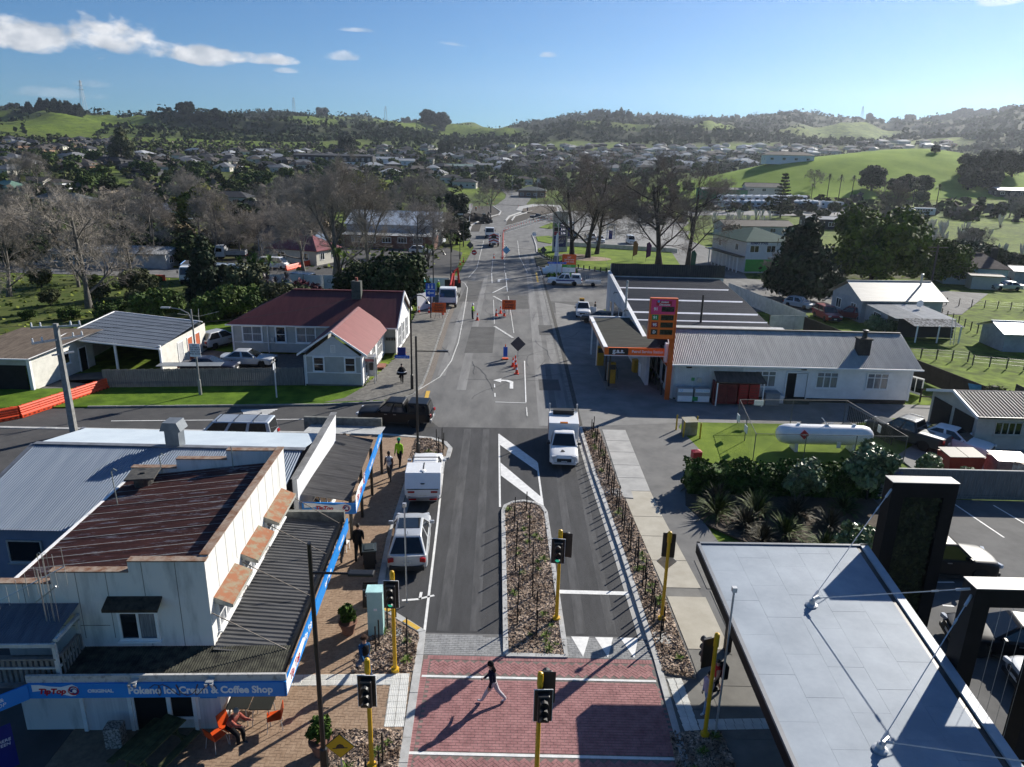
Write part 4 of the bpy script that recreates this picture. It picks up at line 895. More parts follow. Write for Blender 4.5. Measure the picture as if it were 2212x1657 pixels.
window(gl,(-37.45,57.2),(.07,1),1.2,2.2,.8,1,1,GLASS);door(gl,(-37.3,59.3),(.07,1),.85,2.0,DARK,handle=False)
MB().tube([(-37.5,52.85,2.72),(-36.55,61.5,3.1)],.05,4).tube([(-44.6,52.85,2.68),(-37.5,52.85,2.68)],.07,4).obj('fascia',TRIM,gl)
rebase(gl)
# ---- petrol station
ORG=mat('station_orange',(.86,.17,.02),.45,var=.06);ORGD=mat('station_orange_side',(.62,.11,.015),.5,var=.1)
gs=thing('petrol_canopy','orange edged petrol station canopy over the old pumps','canopy',(10,63,0))
CANR=mat('dark_ribbed_iron',(.032,.034,.028),.85,scale=1.4,col2=(.07,.072,.06),stretch=(.4,3,1),detail=8)
roof(gs,(7.85,57.2,3.62),(0,11.8,0),(4.4,0,.12),CANR,pitch=.1,amp=.012)
fr=plain(gs,'fascia',ORG,(7.6,56.95,3.05,12.7,57.1,3.68));plain(gs,'fascia',mat('pale_orange_board',(.55,.28,.16),.6,scale=2,col2=(.62,.40,.28)),(7.55,57.0,3.2,7.68,69.2,3.66))
plain(gs,'white_trim',TRIM,(7.5,56.95,3.68,7.85,69.2,3.74),(7.6,56.93,2.98,12.7,57.08,3.05),(7.5,69.05,3.3,12.6,69.25,3.78),(12.55,56.6,2.6,12.75,57.1,4.2))
plain(fr,'name_board',BLACKM,(7.95,56.92,3.08,9.55,56.95,3.66));text('g.a.s.',.52,SIGNW,fr,(8.75,56.91,3.4),bold=.02);text('Petrol Service Station',.33,SIGNW,fr,(11.15,56.94,3.37),bold=.008,sx=.9)
plain(gs,'ceiling',mat('canopy_soffit',(.4,.39,.37),.8,var=.1),(7.7,57.1,3.18,12.6,69.1,3.22))
for x,y,m in((8.2,57.6,BLACKM),(8.1,59.2,BLACKM),(7.9,64.5,TRIM),(7.8,68.6,TRIM)):MB().box(x-.07,y-.07,0,x+.07,y+.07,3.18).obj('post',m,gs)
rebase(gs)
PUMPY=mat('pump_yellow',(.48,.25,.015),.5,var=.15)
def pump(x,y,label,z=.02):
 p=thing('fuel_pump',label,'fuel pump',(x,y,z),0)
 MB().box(-.3,-.25,0,.3,.25,1.15).box(-.3,-.22,1.15,.3,.22,1.95).obj('cabinet',PUMPY,p,bevel=.03);MB().box(-.27,-.24,1.35,.27,-.22,1.8).obj('display',BLACKM,p)
 MB().tube([(.3,0,1.6),(.5,-.05,1.2),(.48,-.1,.5),(.34,-.1,.4),(.32,-.12,1.0)],.025,6).obj('hose',BLACKM,p);MB().cbox((.33,-.12,1.1),(.06,.2,.22)).obj('nozzle',BLACKM,p)
 return p
pump(8.55,58.6,'yellow fuel pump at the front corner under the orange canopy');pump(8.2,64.2,'yellow fuel pump further back under the orange canopy')
isl=thing('pump_island','low concrete island under the yellow pumps','kerb',(8.4,61,0));MB().box(-.5,-4,.0,.5,4,.14).obj('base',CONC_D,isl);MB().box(-.22,-1.6,.14,.22,-1.5,1.7).obj('advert_board',SIGNW,isl)
pump(8.6,89,'orange truck stop pump on the far forecourt by the blue and white pole')
st=thing('workshop','tall white petrol station workshop with black roof and pale skylight stripes','building',(18,72,0))
BLKR=mat('black_ribbed_roof',(.030,.031,.037),.6,scale=1.2,col2=(.055,.056,.064),stretch=(.4,3,1),spec=.45,detail=8)
O_=Vector((11.75,59.4,3.35));Eo=Vector((0,27.0,1.75));So=Vector((13.2,0,0))
roof(st,O_,Eo,So,BLKR,pitch=.2,amp=.015,sheet=1.0,prof='t',f1=lambda u:.93+.07*min(1,u*1.6))
SKL=mat('skylight_sheet',(.52,.52,.56),.4,scale=2,col2=(.64,.64,.68))
for u,w in((.80,.55),(.60,.6),(.41,.62),(.30,.4)):
 p=O_+Eo*u;q=O_+Eo*(u-w/27);up=Vector((0,0,.03))
 MB().add([p+up,q+up,q+So*.955+up,p+So*.97+up],[(0,1,2,3)]).obj('skylight',SKL,st)
MB().ext([(58.5,0),(87.2,0),(87.2,5.7),(86.6,5.7),(58.5,3.5)],'x',11.45,11.72).obj('wall',mat('white_block_wall',(.44,.46,.48),.8,scale=1,col2=(.6,.61,.62),detail=8),st)
MB().add([(11.4,58.4,3.52),(11.78,58.4,3.52),(11.78,87.3,5.74),(11.4,87.3,5.74)],[(0,1,2,3)]).obj('parapet_cap',TRIM,st)
roof(st,(11.75,86.9,5.2),(13.9,0,0),(0,0,1.5),mat('charcoal_upstand',(.028,.031,.034),.7,scale=2,col2=(.045,.048,.052)),pitch=.25,amp=.02,prof='t',name='upstand_sheet')
plain(st,'wall',mat('white_block_wall',(0,0,0)),(11.7,86.95,0,25.6,87.1,6.6),(24.5,60,0,24.7,86.9,3.6))
roof(st,(13.6,59.9,3.85),(10.8,0,0),(0,3.2,.5),mat('pale_iron',(.42,.43,.42),.5,scale=1.5,col2=(.52,.53,.52)),name='roof_sheet')
wf=plain(st,'workshop_door',mat('dark_glazing',(.02,.025,.03),.2),(11.42,76.5,.1,11.45,80.2,3.2));plain(st,'workshop_window',GLASS,(11.42,73.6,1.2,11.45,75.8,3.4));plain(st,'workshop_window',GLASS,(11.42,82,1,11.45,83.4,2.8))
for i,y in enumerate((66,70,78)):MB().tube([(11.45,y,4.0+.05*(y-66)),(11.1,y,4.1+.05*(y-66)),(11.0,y-.1,3.9+.05*(y-66))],.04,5).obj('wall_lamp',BLACKM,st)
# shop front of the station under the canopy
plain(st,'shop_wall',WHITEB,(12.9,55.05,0,13.1,59.0,3.0));plain(st,'sign_band',ORGD,(12.8,55.2,2.2,12.92,68,2.75))
for y in(56.2,58.0,60.2,62.6,65.2):window(st,(12.9,y),(0,-1),.5,2.1,1.5,1,1,GLASS,sill=False)
plain(st,'shop_wall',mat('white_block_wall',(0,0,0)),(12.95,59,0,13.15,68,2.9))
rebase(st)
for i,y in enumerate((55.9,57.2,58.6,60.1,62)):tag(MB().lathe([(.075,0),(.075,1.0),(.05,1.05),(0,1.06)],10).obj('bollard',mat('black_bollard',(.02,.02,.02),.5),None,(12.35,y,.02)),'black safety bollard in front of the petrol station shop windows','bollard','bollards along the station shop front')
for x,y,m,lab in((11.3,62.6,PUMPY,'yellow bin standing outside the station shop'),(11.7,61.2,SIGNW,'white advert board outside the station shop')):tag(MB().box(-.3,-.3,0,.3,.3,1.1).box(-.34,-.34,1.1,.34,.34,1.18).obj('bin' if 'bin' in lab else 'advert_board',m,None,(x,y,.02),.2),lab,'bin' if 'bin' in lab else 'sign')
# tall price sign
pr=thing('price_sign','tall orange and pink fuel price sign on a slanting orange post','sign',(12.6,54.75,0))
MB().box(-.22,-.12,0,.16,.12,5.2).obj('post',ORGD,pr)
MB().box(-2.0,-.22,5.05,.16,.22,8.3).obj('cabinet',ORGD,pr,bevel=.03)
fp=MB().box(-1.95,-.235,5.1,-.02,-.222,8.25).obj('face',ORG,pr);PINK=mat('station_pink',(.72,.05,.2),.45,var=.06)
MB().box(-1.93,-.25,7.05,-.04,-.236,8.22).obj('pink_panel',PINK,fp);MB().box(-1.55,-.262,7.72,-.35,-.251,8.1).obj('discount_badge',SIGNR,fp)
text('Instant\nDiscounts',.21,SIGNW,fp,(-.9,-.27,7.91),shear=.2,bold=.006);MB().ball((-1.38,-.27,8.05),(.1,.02,.1),8,5).obj('badge_drop',mat('sky_badge',(.1,.4,.7),.5),fp)
for z,s_,m in((7.45,'91',PINK),(6.78,'91',mat('price_green',(.02,.26,.07),.5)),(6.2,'95',mat('price_red',(.33,.015,.04),.5)),(5.62,'D',BLACKM)):
 MB().box(-1.8,-.262,z-.2,-1.3,-.237 if m is not PINK else-.251,z+.22).obj('grade_panel',m,fp);text(s_,.32,SIGNW,fp,(-1.55,-.27,z),bold=.012)
 MB().box(-1.1,-.262,z-.2,-.12,-.24,z+.2).obj('price_screen',mat('blank_screen',(.012,.013,.012),.15,scale=8,col2=(.09,.10,.085),thr=(.5,.7)),fp)
 # ---- long white house beside the station
lw=thing('long_house','long white weatherboard building with pale grey corrugated gable roof','house',(22,55.2,0))
LGI=mat('light_grey_iron',(.30,.295,.275),.5,scale=1.0,col2=(.41,.40,.38),stretch=(3,.3,1),spec=.5,detail=9)
roof(lw,(12.75,54.45,3.02),(19.9,0,0),(0,4.15,2.05),LGI,pitch=.15,amp=.024,sheet=.9)
roof(lw,(12.75,62.75,3.02),(19.9,0,0),(0,-4.15,2.05),LGI,pitch=.15,amp=.024,sheet=.9)
plain(lw,'ridge_cap',mat('dark_ridge',(.05,.05,.05),.7,var=.2),(12.7,58.45,5.05,32.6,58.75,5.12))
boards(lw,(18.6,54.9),(32.1,54.9),.35,3.0,WHITEB,.19);boards(lw,(32.1,54.9),(32.1,62.3),.35,3.0,WHITEB,.19)
roof(lw,(13.0,54.92,.12),(5.6,0,0),(0,0,2.9),mat('white_wall_iron',(.52,.53,.53),.6,scale=1.2,col2=(.63,.64,.64),detail=8),pitch=.15,amp=.015,name='wall_sheet')
MB().ext([(54.9,3.0),(62.3,3.0),(58.6,5.0)],'x',32.05,32.1).obj('gable',WHITEB,lw);plain(lw,'wall',WHITEB,(13.0,62.2,0,32.1,62.35,3.0),(12.95,54.95,0,13.1,62.3,3.2));plain(lw,'foundation',mat('dark_base',(.05,.045,.04),.9),(18.7,54.95,0,32.0,62,.36))
plain(lw,'gutter',TRIM,(12.7,54.36,2.93,32.7,54.46,3.05));plain(lw,'corner_board',TRIM,(32.02,54.83,.3,32.16,54.98,3.0),(18.55,54.85,.1,18.65,54.93,3.0))
for c in(20.35,25.35,29.4):window(lw,(c,54.88),(1,0),1.3,2.5,1.6,3,1,CURT,t=.1);
plain(lw,'transom',TRIM,(19.5,54.78,2.16,21.2,54.86,2.22),(24.5,54.78,2.16,26.2,54.86,2.22),(28.5,54.78,2.16,30.2,54.86,2.22))
pc=plain(lw,'porch_recess',DARK,(22.1,54.84,.3,23.75,54.9,2.45));plain(pc,'porch_wall',WHITEB,(22.85,54.80,.45,23.7,54.835,2.4));plain(pc,'frame',TRIM,(22.0,54.75,.3,22.1,54.9,2.55),(23.75,54.75,.3,23.85,54.9,2.55),(22.1,54.75,2.45,23.75,54.9,2.55));plain(pc,'step',mat('green_step',(.04,.05,.045),.9),(21.95,54.2,0,23.9,54.85,.3))
plain(lw,'meter_box',GALV,(14.9,54.8,1.5,15.25,54.9,1.85));plain(lw,'green_sign',mat('price_green',(0,0,0)),(14.45,54.85,1.6,14.7,54.9,1.85));plain(lw,'floodlight',BLACKM,(13.9,54.5,2.75,14.3,54.8,2.87));plain(lw,'floodlight',BLACKM,(23.05,54.4,2.8,23.4,54.7,2.92))
MB().box(28.0,55.9,3.4,28.95,56.7,5.0).box(27.93,55.83,5.0,29.02,56.77,5.12).obj('chimney',mat('sooty_brick',(.03,.028,.027),.95,scale=4,col2=(.06,.055,.05)),lw);MB().lathe([(.2,0),(.15,.5),(.24,.55),(.24,.65),(0,.7)],10,(28.5,56.3,5.12)).obj('chimney_pot',BLACKM,lw)
boards(lw,(32.1,57.0),(33.4,57.0),.3,2.3,WHITEB,.19);boards(lw,(33.4,57),(33.4,60),.3,2.3,WHITEB,.19);MB().add([(32.0,56.8,2.75),(33.7,56.8,2.3),(33.7,60.2,2.3),(32.0,60.2,2.75)],[(0,1,2,3)]).obj('porch_roof',LGI,lw);window(lw,(32.75,56.98),(1,0),1.1,2.0,.7,1,2,CURT)
rebase(lw)
tag(MB().box(-.4,-.16,0,.4,.16,.65).lathe([(.24,-.17),(.24,-.165)],16,(-.08,0,.33),1,'y').obj('heat_pump',[TRIM,mat('fan_grille',(.1,.1,.1),.5)],None,(21.45,54.45,.03)),'white heat pump unit beside the dark porch of the long white house','heat pump')
tag(MB().box(-.55,-.4,0,.55,.4,.95).box(-.6,-.45,.95,.6,.45,1.02).obj('steel_cabinet',mat('dull_zinc',(.22,.24,.25),.6,scale=2,col2=(.3,.32,.33)),None,(20.75,54.1,.03)),'grey metal cabinet between the red lockers and the porch','cabinet')
lk=thing('locker_shelter','dark red gas bottle lockers under a rusty lean-to roof','shelter',(18,54,.02));REDL=mat('locker_red',(.30,.012,.015),.5,var=.2);REDD=mat('old_red_paint',(.13,.022,.02),.7,var=.25)
for i,(x0,x1,m)in enumerate(((-1.75,-.95,REDD),(-.95,-.15,REDD),(-.05,.72,REDL),(.8,1.6,REDL))):
 q=MB().box(x0,-.45,.12,x1-.04,.3,1.75).obj('locker',m,lk);v=MB()
 for z in range(6):v.box(x0+.1,-.47,.35+z*.22,x1-.14,-.45,.4+z*.22)
 v.obj('vent_slot',REDD,q)
MB().add([(-1.95,-.75,2.0),(1.95,-.75,2.0),(1.85,.8,2.45),(-1.85,.8,2.45),(-1.95,-.75,1.92),(1.95,-.75,1.92)],[(0,1,2,3),(4,5,1,0)]).obj('roof',mat('rusty_brown_iron',(0,0,0)),lk)
for x in(-1.85,1.8):MB().box(x-.04,-.7,0,x+.04,-.62,2.0).obj('post',TRIM,lk)
MB().box(-2.0,-.45,0,-1.88,.3,1.9).obj('side',REDD,lk)
gc=thing('gas_bottle_cage','white swap-a-bottle gas cage with blue and green pictures against the white wall','cage',(14.5,54.2,.02))
for x in(-.68,.68):
 q=MB().box(x-.62,-.3,.08,x+.62,.3,1.2).obj('cage',mat('galv_mesh',(.25,.26,.26),.6,scale=20,col2=(.38,.39,.39)),gc);MB().box(x-.58,-.33,.12,x+.58,-.31,.6).obj('picture_panel',SIGNW,q);MB().box(x-.58,-.33,.9,x+.58,-.31,1.18).obj('name_panel',SIGNW,q)
 for k in range(4):MB().lathe([(.13,.62),(.13,.85),(.05,.9)],8,(x-.42+k*.28,-.15,0)).obj('gas_bottle',TRIM,q)
text('BOTTLE SWAP',.16,mat('sky_badge',(0,0,0)),gc,(.68,-.335,1.04));text('U',.3,mat('sky_badge',(0,0,0)),gc,(-1.0,-.335,1.04));MB().box(-.1,-.34,.2,.35,-.332,.55).obj('green_tick',mat('price_green',(0,0,0)),gc)
# ---- LPG enclosure
tk=thing('gas_tank','long white cylindrical gas tank on two white saddles','tank',(20.9,44.4,.09))
TKW=mat('tank_white',(.74,.75,.76),.35,var=.05,spec=.5)
MB().lathe([(0,-3.2),(.35,-3.13),(.55,-2.95),(.66,-2.6),(.68,-2.3),(.68,2.3),(.66,2.6),(.55,2.95),(.35,3.13),(0,3.2)],28,(0,0,1.1),0,'x').obj('tank',TKW,tk,smooth=True)
for x in(-1.9,1.9):MB().ext([(-.5,0),(.5,0),(.42,.62),(-.42,.62)],'x',x-.1,x+.1).obj('saddle',TKW,tk)
for x in(-1.8,1.9):MB().cbox((x,0,1.82),(.2,.1,.12)).obj('lifting_lug',TKW,tk)
MB().lathe([(.12,0),(.12,.12)],8,(.1,0,1.74)).tube([(.1,0,1.8),(-.2,.1,2.2),(-.3,.1,2.25)],.03,5).tube([(.1,0,1.85),(.5,0,1.95)],.03,5).obj('valve',GALV,tk)
hz_=MB().cbox((-1.6,-.66,1.3),(.46,.02,.46),M=Matrix.Rotation(R(-12),4,'X')@Matrix.Rotation(R(45),4,'Y')).obj('hazard_diamond',mat('hazard_red',(.4,.015,.02),.5),tk);text('LPG',.12,SIGNW,hz_,(-1.6,-.69,1.28));MB().box(.6,-.75,.45,.85,-.7,.85).obj('notice',SIGNW,tk)
fn=thing('mesh_fence','grey wire mesh security fence round the white gas tank','fence',(20.5,46,.08))
FM=mat('fence_pipe',(.13,.13,.125),.6,var=.2);ring=gp((1592,917),(1600,1003),(1948,990),(1838,912));ring=[Vector((x,y,.08))for x,y in ring];ring=[ring[0],Vector((15.6,42.3,.08)),Vector((25.3,42.4,.08)),Vector((24.6,49.6,.08))]
wm=MB()
for a,b in zip(ring,ring[1:]+ring[:1]):
 k=max(2,round((b-a).length/3.2))
 for i in range(k):p=a.lerp(b,i/k)-fn.location;MB().tube([p,p+Vector((0,0,1.85))],.03,6).obj('fence_post',FM,fn)
 MB().tube([a-fn.location+Vector((0,0,1.85)),b-fn.location+Vector((0,0,1.85))],.022,5).obj('top_rail',FM,fn)
 n=int((b-a).length/.11);d=(b-a)/n
 for i in range(n):
  for s_ in(1,-1):
   k2=14
   p0=a+d*i-fn.location;p1=p0+(b-a).normalized()*1.8*s_
   t=1.8
   end=a-fn.location if s_<0 else b-fn.location;avail=(end-p0).length;t=min(t,avail)
   p1=p0+(b-a).normalized()*t*s_+Vector((0,0,t));nn=Vector((-(b-a).y,(b-a).x,0)).normalized()*.0;w=Vector((0,0,.006))
   wm.add([p0-w,p1-w,p1+w,p0+w],[(0,1,2,3)])
wm.obj('wire_mesh',FM,fn,kind='stuff')
for x,y in((15.9,46.8),(15.75,44.6)):MB().cbox((x-20.5-.03,y-46,1.3),(.03,.6,.5)).obj('notice',SIGNW,fn)
MB().cbox((18.2-20.5,3.62,1.5),(.7,.03,.4)).obj('notice',SIGNW,fn);MB().cbox((25.3-20.5-.2,-.5,1.2),(.03,.4,.5)).obj('notice',SIGNW,fn)
bd=thing('board_fence','short dark timber fence beside the tank enclosure','fence',(25.9,47,.05));DKW=mat('dark_timber',(.018,.016,.014),.9,scale=3,col2=(.035,.032,.03));pm_=MB().box(-.06,-.012,0,.06,.012,1.15).mesh('paling',DKW)
for i in range(26):link('paling',pm_,bd,(-.5+.03*i,3.6-i*.2,0),R(90));
sb=tag(MB().box(-.45,-.35,0,.45,.35,1.0).add([(-.5,-.4,1.0),(.5,-.4,1.0),(.5,.4,1.12),(-.5,.4,1.12)],[(0,1,2,3)]).obj('steel_cabinet',mat('dull_yellow_steel',(.22,.19,.09),.6,scale=2,col2=(.3,.3,.27)),None,(12.55,46.9,.08),.15),'dull steel filling cabinet guarded by yellow posts on the lawn edge','cabinet')
for x,y in((11.8,47.6),(12.0,46.2),(13.1,46.0),(13.2,47.4)):tag(MB().lathe([(.06,0),(.06,1.15),(0,1.2)],10).obj('bollard',mat('bollard_yellow',(.55,.36,.03),.5),None,(x,y,.06)),'yellow guard post around the steel filling cabinet','bollard','yellow posts round the filling cabinet')
mbx=thing('post_box','red post box with a dark base at the lawn corner','post box',(11.55,40.9,.08),.12);MB().box(-.28,-.22,.55,.28,.22,1.15).add([(-.3,-.25,1.15),(.3,-.25,1.15),(.3,.25,1.15),(-.3,.25,1.15),(0,0,1.27)],[(0,1,4),(1,2,4),(2,3,4),(3,0,4)]).obj('box',mat('post_red',(.40,.01,.025),.4),mbx);MB().box(-.26,-.2,0,.26,.2,.55).obj('base',BLACKM,mbx)
# ---- garage on the right and the plank fence
gr=thing('garage','pale block garage with brown ribbed roof and two dark doors','garage',(34,48,.03));BRW=mat('brown_ribbed_iron',(.085,.075,.065),.6,scale=1.3,col2=(.135,.12,.105),stretch=(3,.3,1),detail=8);PALE=mat('pale_block',(.42,.40,.35),.8,scale=1.5,col2=(.52,.50,.44),bump=.15,detail=8)
roof(gr,(31.3,45.0,2.45),(9.6,0,0),(0,3.1,.85),BRW,pitch=.25,amp=.025,sheet=1.0,prof='t');roof(gr,(31.3,51.2,2.45),(9.6,0,0),(0,-3.1,.85),BRW,pitch=.25,amp=.025,sheet=1.0,prof='t')
MB().ext([(45.4,0),(50.9,0),(50.9,2.45),(48.1,3.15),(45.4,2.45)],'x',31.6,31.8).obj('wall',PALE,gr);plain(gr,'wall',PALE,(31.8,45.4,0,40.8,45.55,2.4));plain(gr,'wall',PALE,(31.8,50.75,0,40.8,50.9,2.4))
for y0,y1 in((45.75,47.95),(48.35,50.55)):plain(gr,'garage_doorway',mat('dark_garage_doorway',(0,0,0)),(31.55,y0,.02,31.6,y1,2.1))
for sy in(45.0,51.2):MB().add([(31.22,sy,2.3),(31.22,48.1,3.2),(31.22,48.1,3.4),(31.22,sy,2.5),(31.34,sy,2.3),(31.34,48.1,3.2),(31.34,48.1,3.4),(31.34,sy,2.5)],[(0,1,2,3),(7,6,5,4),(3,2,6,7),(0,3,7,4)]).obj('barge_board',TRIM,gr)
window(gr,(33.75,45.4),(1,0),1.15,1.95,1.75,4,1,GLASS,mat('pale_frame',(.5,.48,.42),.7),t=.05);plain(gr,'gutter',BLACKM,(31.3,44.92,2.38,41,45.02,2.48));rebase(gr)
pf=thing('plank_fence','tall weathered grey plank fence between the car park and the yard','fence',(25,37.5,.08));GW=mat('weathered_planks',(.13,.125,.115),.9,scale=2.5,col2=(.24,.235,.22),stretch=(7,7,.5),detail=8);pk=MB().box(-.07,-.014,0,.07,.014,1.7).mesh('plank',GW)
for i in range(64):o=link('plank',pk,pf,(-4.0+i*.15,.01*(i%2),.0));o.scale=(1,1,1+.008*((i*7)%5-2))
MB().box(-4.1,-.03,1.7,5.6,.1,1.76).obj('cap_rail',mat('pale_cap_rail',(.36,.36,.34),.8),pf);MB().box(-4.1,-.12,-.02,5.6,-.06,.16).obj('bottom_rail',GW,pf)
text('smoke',.3,mat('blue_spray',(.05,.1,.3),.7),pf,(-2.9,-.03,1.5),shear=.2)
lf=thing('paling_fence','long weathered grey paling fence in front of the parked cars','fence',(-25,55.1,.1));pk=MB().box(-.075,-.012,0,.075,.012,1.5).mesh('paling',GW);an_=math.atan2(56.1-54.25,-17.3+32.7)
for i in range(96):t=i/95;o=link('paling',pk,lf,(-32.7+15.4*t+25,54.25+1.85*t-55.1,0),an_);o.scale=(1,1,1+.01*((i*5)%4-1.5))
lr=MB().cbox((0,.13,1.2),(15.4,.05,.09),an_);lr.cbox((0,.13,.4),(15.4,.05,.09),an_);lr.obj('rail',GW,lf)
# ---- modern canopy (right foreground) with steel portals
cn=thing('canopy','large flat blue grey canopy roof with dark edge hung from steel rods','canopy',(10.2,18,0));CB=mat('roof_membrane',(.19,.235,.29),.65,scale=.55,col2=(.275,.325,.385),spec=.4,detail=9);CE=mat('dark_bronze',(.010,.010,.012),.6,var=.2,spec=.15)
ct=3.87;c0,c1,c2,c3=[Vector((*p,0))for p in((7.42,24.95),(14.2,25.05),(12.5,10),(7.1,10))]
MB().prism([(p.x,p.y)for p in(c0,c1,c2,c3)],ct-.42,ct-.03).obj('slab',CE,cn)
def band(a,b,w,h):
 d=(b-a).normalized();n=Vector((-d.y,d.x,0))*w
 return[a,b,b+n,a+n]
for a,b,w in((c1,c0,.12),(c0,c3,.12),(c2,c1,.30)):
 q=band(a,b,w,0);MB().prism([(p.x,p.y)for p in q],ct-.05,ct+.06).obj('edge_flashing',mat('edge_flashing',(.17,.18,.20),.5,var=.1)if w<.2 else mat('pale_flashing',(.33,.37,.42),.5,var=.08),cn)
MB().prism([(p.x,p.y)for p in band(c2+Vector((-.30,0,0)),c1+Vector((-.30,0,0)),.18,0)],ct-.02,ct-.012).obj('gutter',BLACKM,cn)
k=5
for i in range(k):
 for j in range(9):
  t0,t1=i/k,(i+1)/k;off=(.0,.5,.2,.7,.35)[i]
  s0,s1=(j-off)/8,(j+1-off)/8;s0,s1=max(0,s0),min(1,s1)
  if s1<=s0:continue
  P_=lambda t,s:(c0+Vector((.14,-.14,0))).lerp(c1+Vector((-.5,-.14,0)),t).lerp((c3+Vector((.14,0,0))).lerp(c2+Vector((-.5,0,0)),t),s)
  q=[P_(t0,s0),P_(t1,s0),P_(t1,s1),P_(t0,s1)];c=sum(q,Vector())/4;q=[c+(p-c)*(1-.004/max(.2,(p-c).length))for p in q]
  MB().prism([(p.x,p.y)for p in q],ct-.04,ct+.002+.002*((i+j)%2)).obj('membrane_sheet',CB,cn)
AN=[(10.35,20.9),(9.62,14.65)]
for x,y in AN:MB().lathe([(.2,0),(.2,.05),(.1,.1),(.09,.22),(0,.26)],12,(x,y,ct)).cbox((x+.1,y,ct+.28),(.3,.06,.16),.7).obj('anchor',GALV,cn)
for x,y in((8.6,23.4),(8.2,12.5),(12.6,23.2)):MB().box(x-.12,y-.12,0.05,x+.12,y+.12,ct-.42).obj('column',CE,cn)
rebase(cn)
def portal(x0,x1,y,label,green):
 p=thing('steel_portal',label,'portal',((x0+x1)/2,y,.1));w=(x1-x0)/2;h=6.5
 for s_ in(-1,1):MB().box(s_*w-(0 if s_<0 else .5),-.25,0,s_*w+(.5 if s_<0 else 0),.35,h-.6).obj('leg',CE,p)
 MB().box(-w,-.25,h-.6,w,.35,h).obj('beam',CE,p);MB().box(-w-.02,-.27,h,w+.02,.37,h+.03).obj('cap',mat('portal_cap',(.2,.2,.2),.5,var=.1),p)
 if green:
  MB().box(-w+.5,.0,0,w-.5,.1,h-.6).obj('mesh_panel',mat('climber_backing',(.012,.014,.008),.9,var=.3),p)
  lv=[];
  for i in range(3600):lv.append((rnd.uniform(-w+.55,w-.52),-.02-abs(rnd.gauss(0,.07)),rnd.uniform(.1,h-.68)))
  cl=MB()
  for q in lv:
   a,b_=rnd.uniform(0,3.1),rnd.uniform(-.6,.6);s_=rnd.uniform(.05,.1);M_=Matrix.Rotation(a,3,'Y')@Matrix.Rotation(b_,3,'X')
   cl.add([Vector(q)+M_@Vector(v)for v in((-s_,0,-s_*.5),(s_,0,-s_*.5),(0,0,s_))],[(0,1,2)])
  cl.obj('climbing_plant',mat('climber_leaf',(.012,.018,.006),.7,scale=2,col2=(.045,.05,.018),island=.5),p,kind='stuff')
 else:
  for i in range(5):x=-w+.7+i*(2*w-1.4)/4;MB().tube([(x,.05,0),(x,.05,h-.6)],.006,4).obj('wire',GALV,p)
 return p
portal(14.75,17.3,25.3,'black steel portal filled with climbing plants beside the canopy',True);portal(13.5,16.4,18.1,'open black steel portal frame nearer the camera beside the canopy',False);portal(12.75,15.5,11.5,'black steel portal at the very edge of the view beside the canopy',False)
def rod(a,b,label):
 a,b=Vector(a),Vector(b);t=thing('tie_rod',label,'tie rod',a);d=b-a;MB().tube([(0,0,0),d],.015,6).obj('rod',GALV,t)
 for f,e in((.0,.06),(.92,1.0),(.78,.82)):MB().tube([d*f,d*e],.042 if f!=.78 else .03,6).obj('fork' if f!=.78 else 'turnbuckle',GALV,t)
(a0,a1),zc=AN,4.15
rod((*a0,zc),(14.75,25.1,6.3),'steel tie rod from the far roof anchor up to the plant-filled portal');rod((*a0,zc),(13.5,18.1,6.45),'steel tie rod from the far roof anchor to the open portal');rod((*a1,zc),(13.5,18.0,6.3),'steel tie rod from the near roof anchor to the open portal');rod((*a1,zc),(12.75,11.5,6.4),'steel tie rod from the near roof anchor towards the bottom right corner')
# ---- vegetation
def gt(u,v):
 """point of the land seen at picture position (u, v)"""
 d=ray(u,v);t=20.;step=4.
 while t<6000:
  if CAM_H+d[2]*t<T(d[0]*t,d[1]*t):break
  t+=step;step=max(4.,t*.01)
 lo,hi=t-step,t
 for _ in range(25):
  m=(lo+hi)/2
  if CAM_H+d[2]*m<T(d[0]*m,d[1]*m):hi=m
  else:lo=m
 return(d[0]*hi,d[1]*hi,T(d[0]*hi,d[1]*hi)-.06)
def fmesh(name,V_,nper,m):
 """mesh of separate n-sided faces from a vertex array"""
 me=bpy.data.meshes.new(name);n=len(V_);k=n//nper
 me.vertices.add(n);me.vertices.foreach_set('co',V_.astype(np.float32).ravel())
 me.loops.add(n);me.loops.foreach_set('vertex_index',np.arange(n,dtype=np.int32))
 me.polygons.add(k);me.polygons.foreach_set('loop_start',np.arange(0,n,nper,dtype=np.int32));me.polygons.foreach_set('loop_total',np.full(k,nper,dtype=np.int32))
 me.materials.append(m);me.update();me.validate();return me
def leaves(C_,size,rng,outward=None,flat=.0,aspect=1.6):
 """leaf quads round the points C_"""
 n=len(C_);a=rng.normal(size=(n,3))
 if outward is not None:a=a*.75+outward*1.0
 a[:,2]+=flat;a/=np.linalg.norm(a,axis=1)[:,None]
 b=rng.normal(size=(n,3));b-=a*(a*b).sum(1)[:,None];b/=np.linalg.norm(b,axis=1)[:,None];c=np.cross(a,b)
 s=size*rng.uniform(.6,1.4,n)[:,None];b=b*s*aspect*.5;c=c*s*.5
 V_=np.stack([C_-b*1.0-c*.2,C_+c-b*.1,C_+b,C_-c+b*.1],1);return V_.reshape(-1,3)
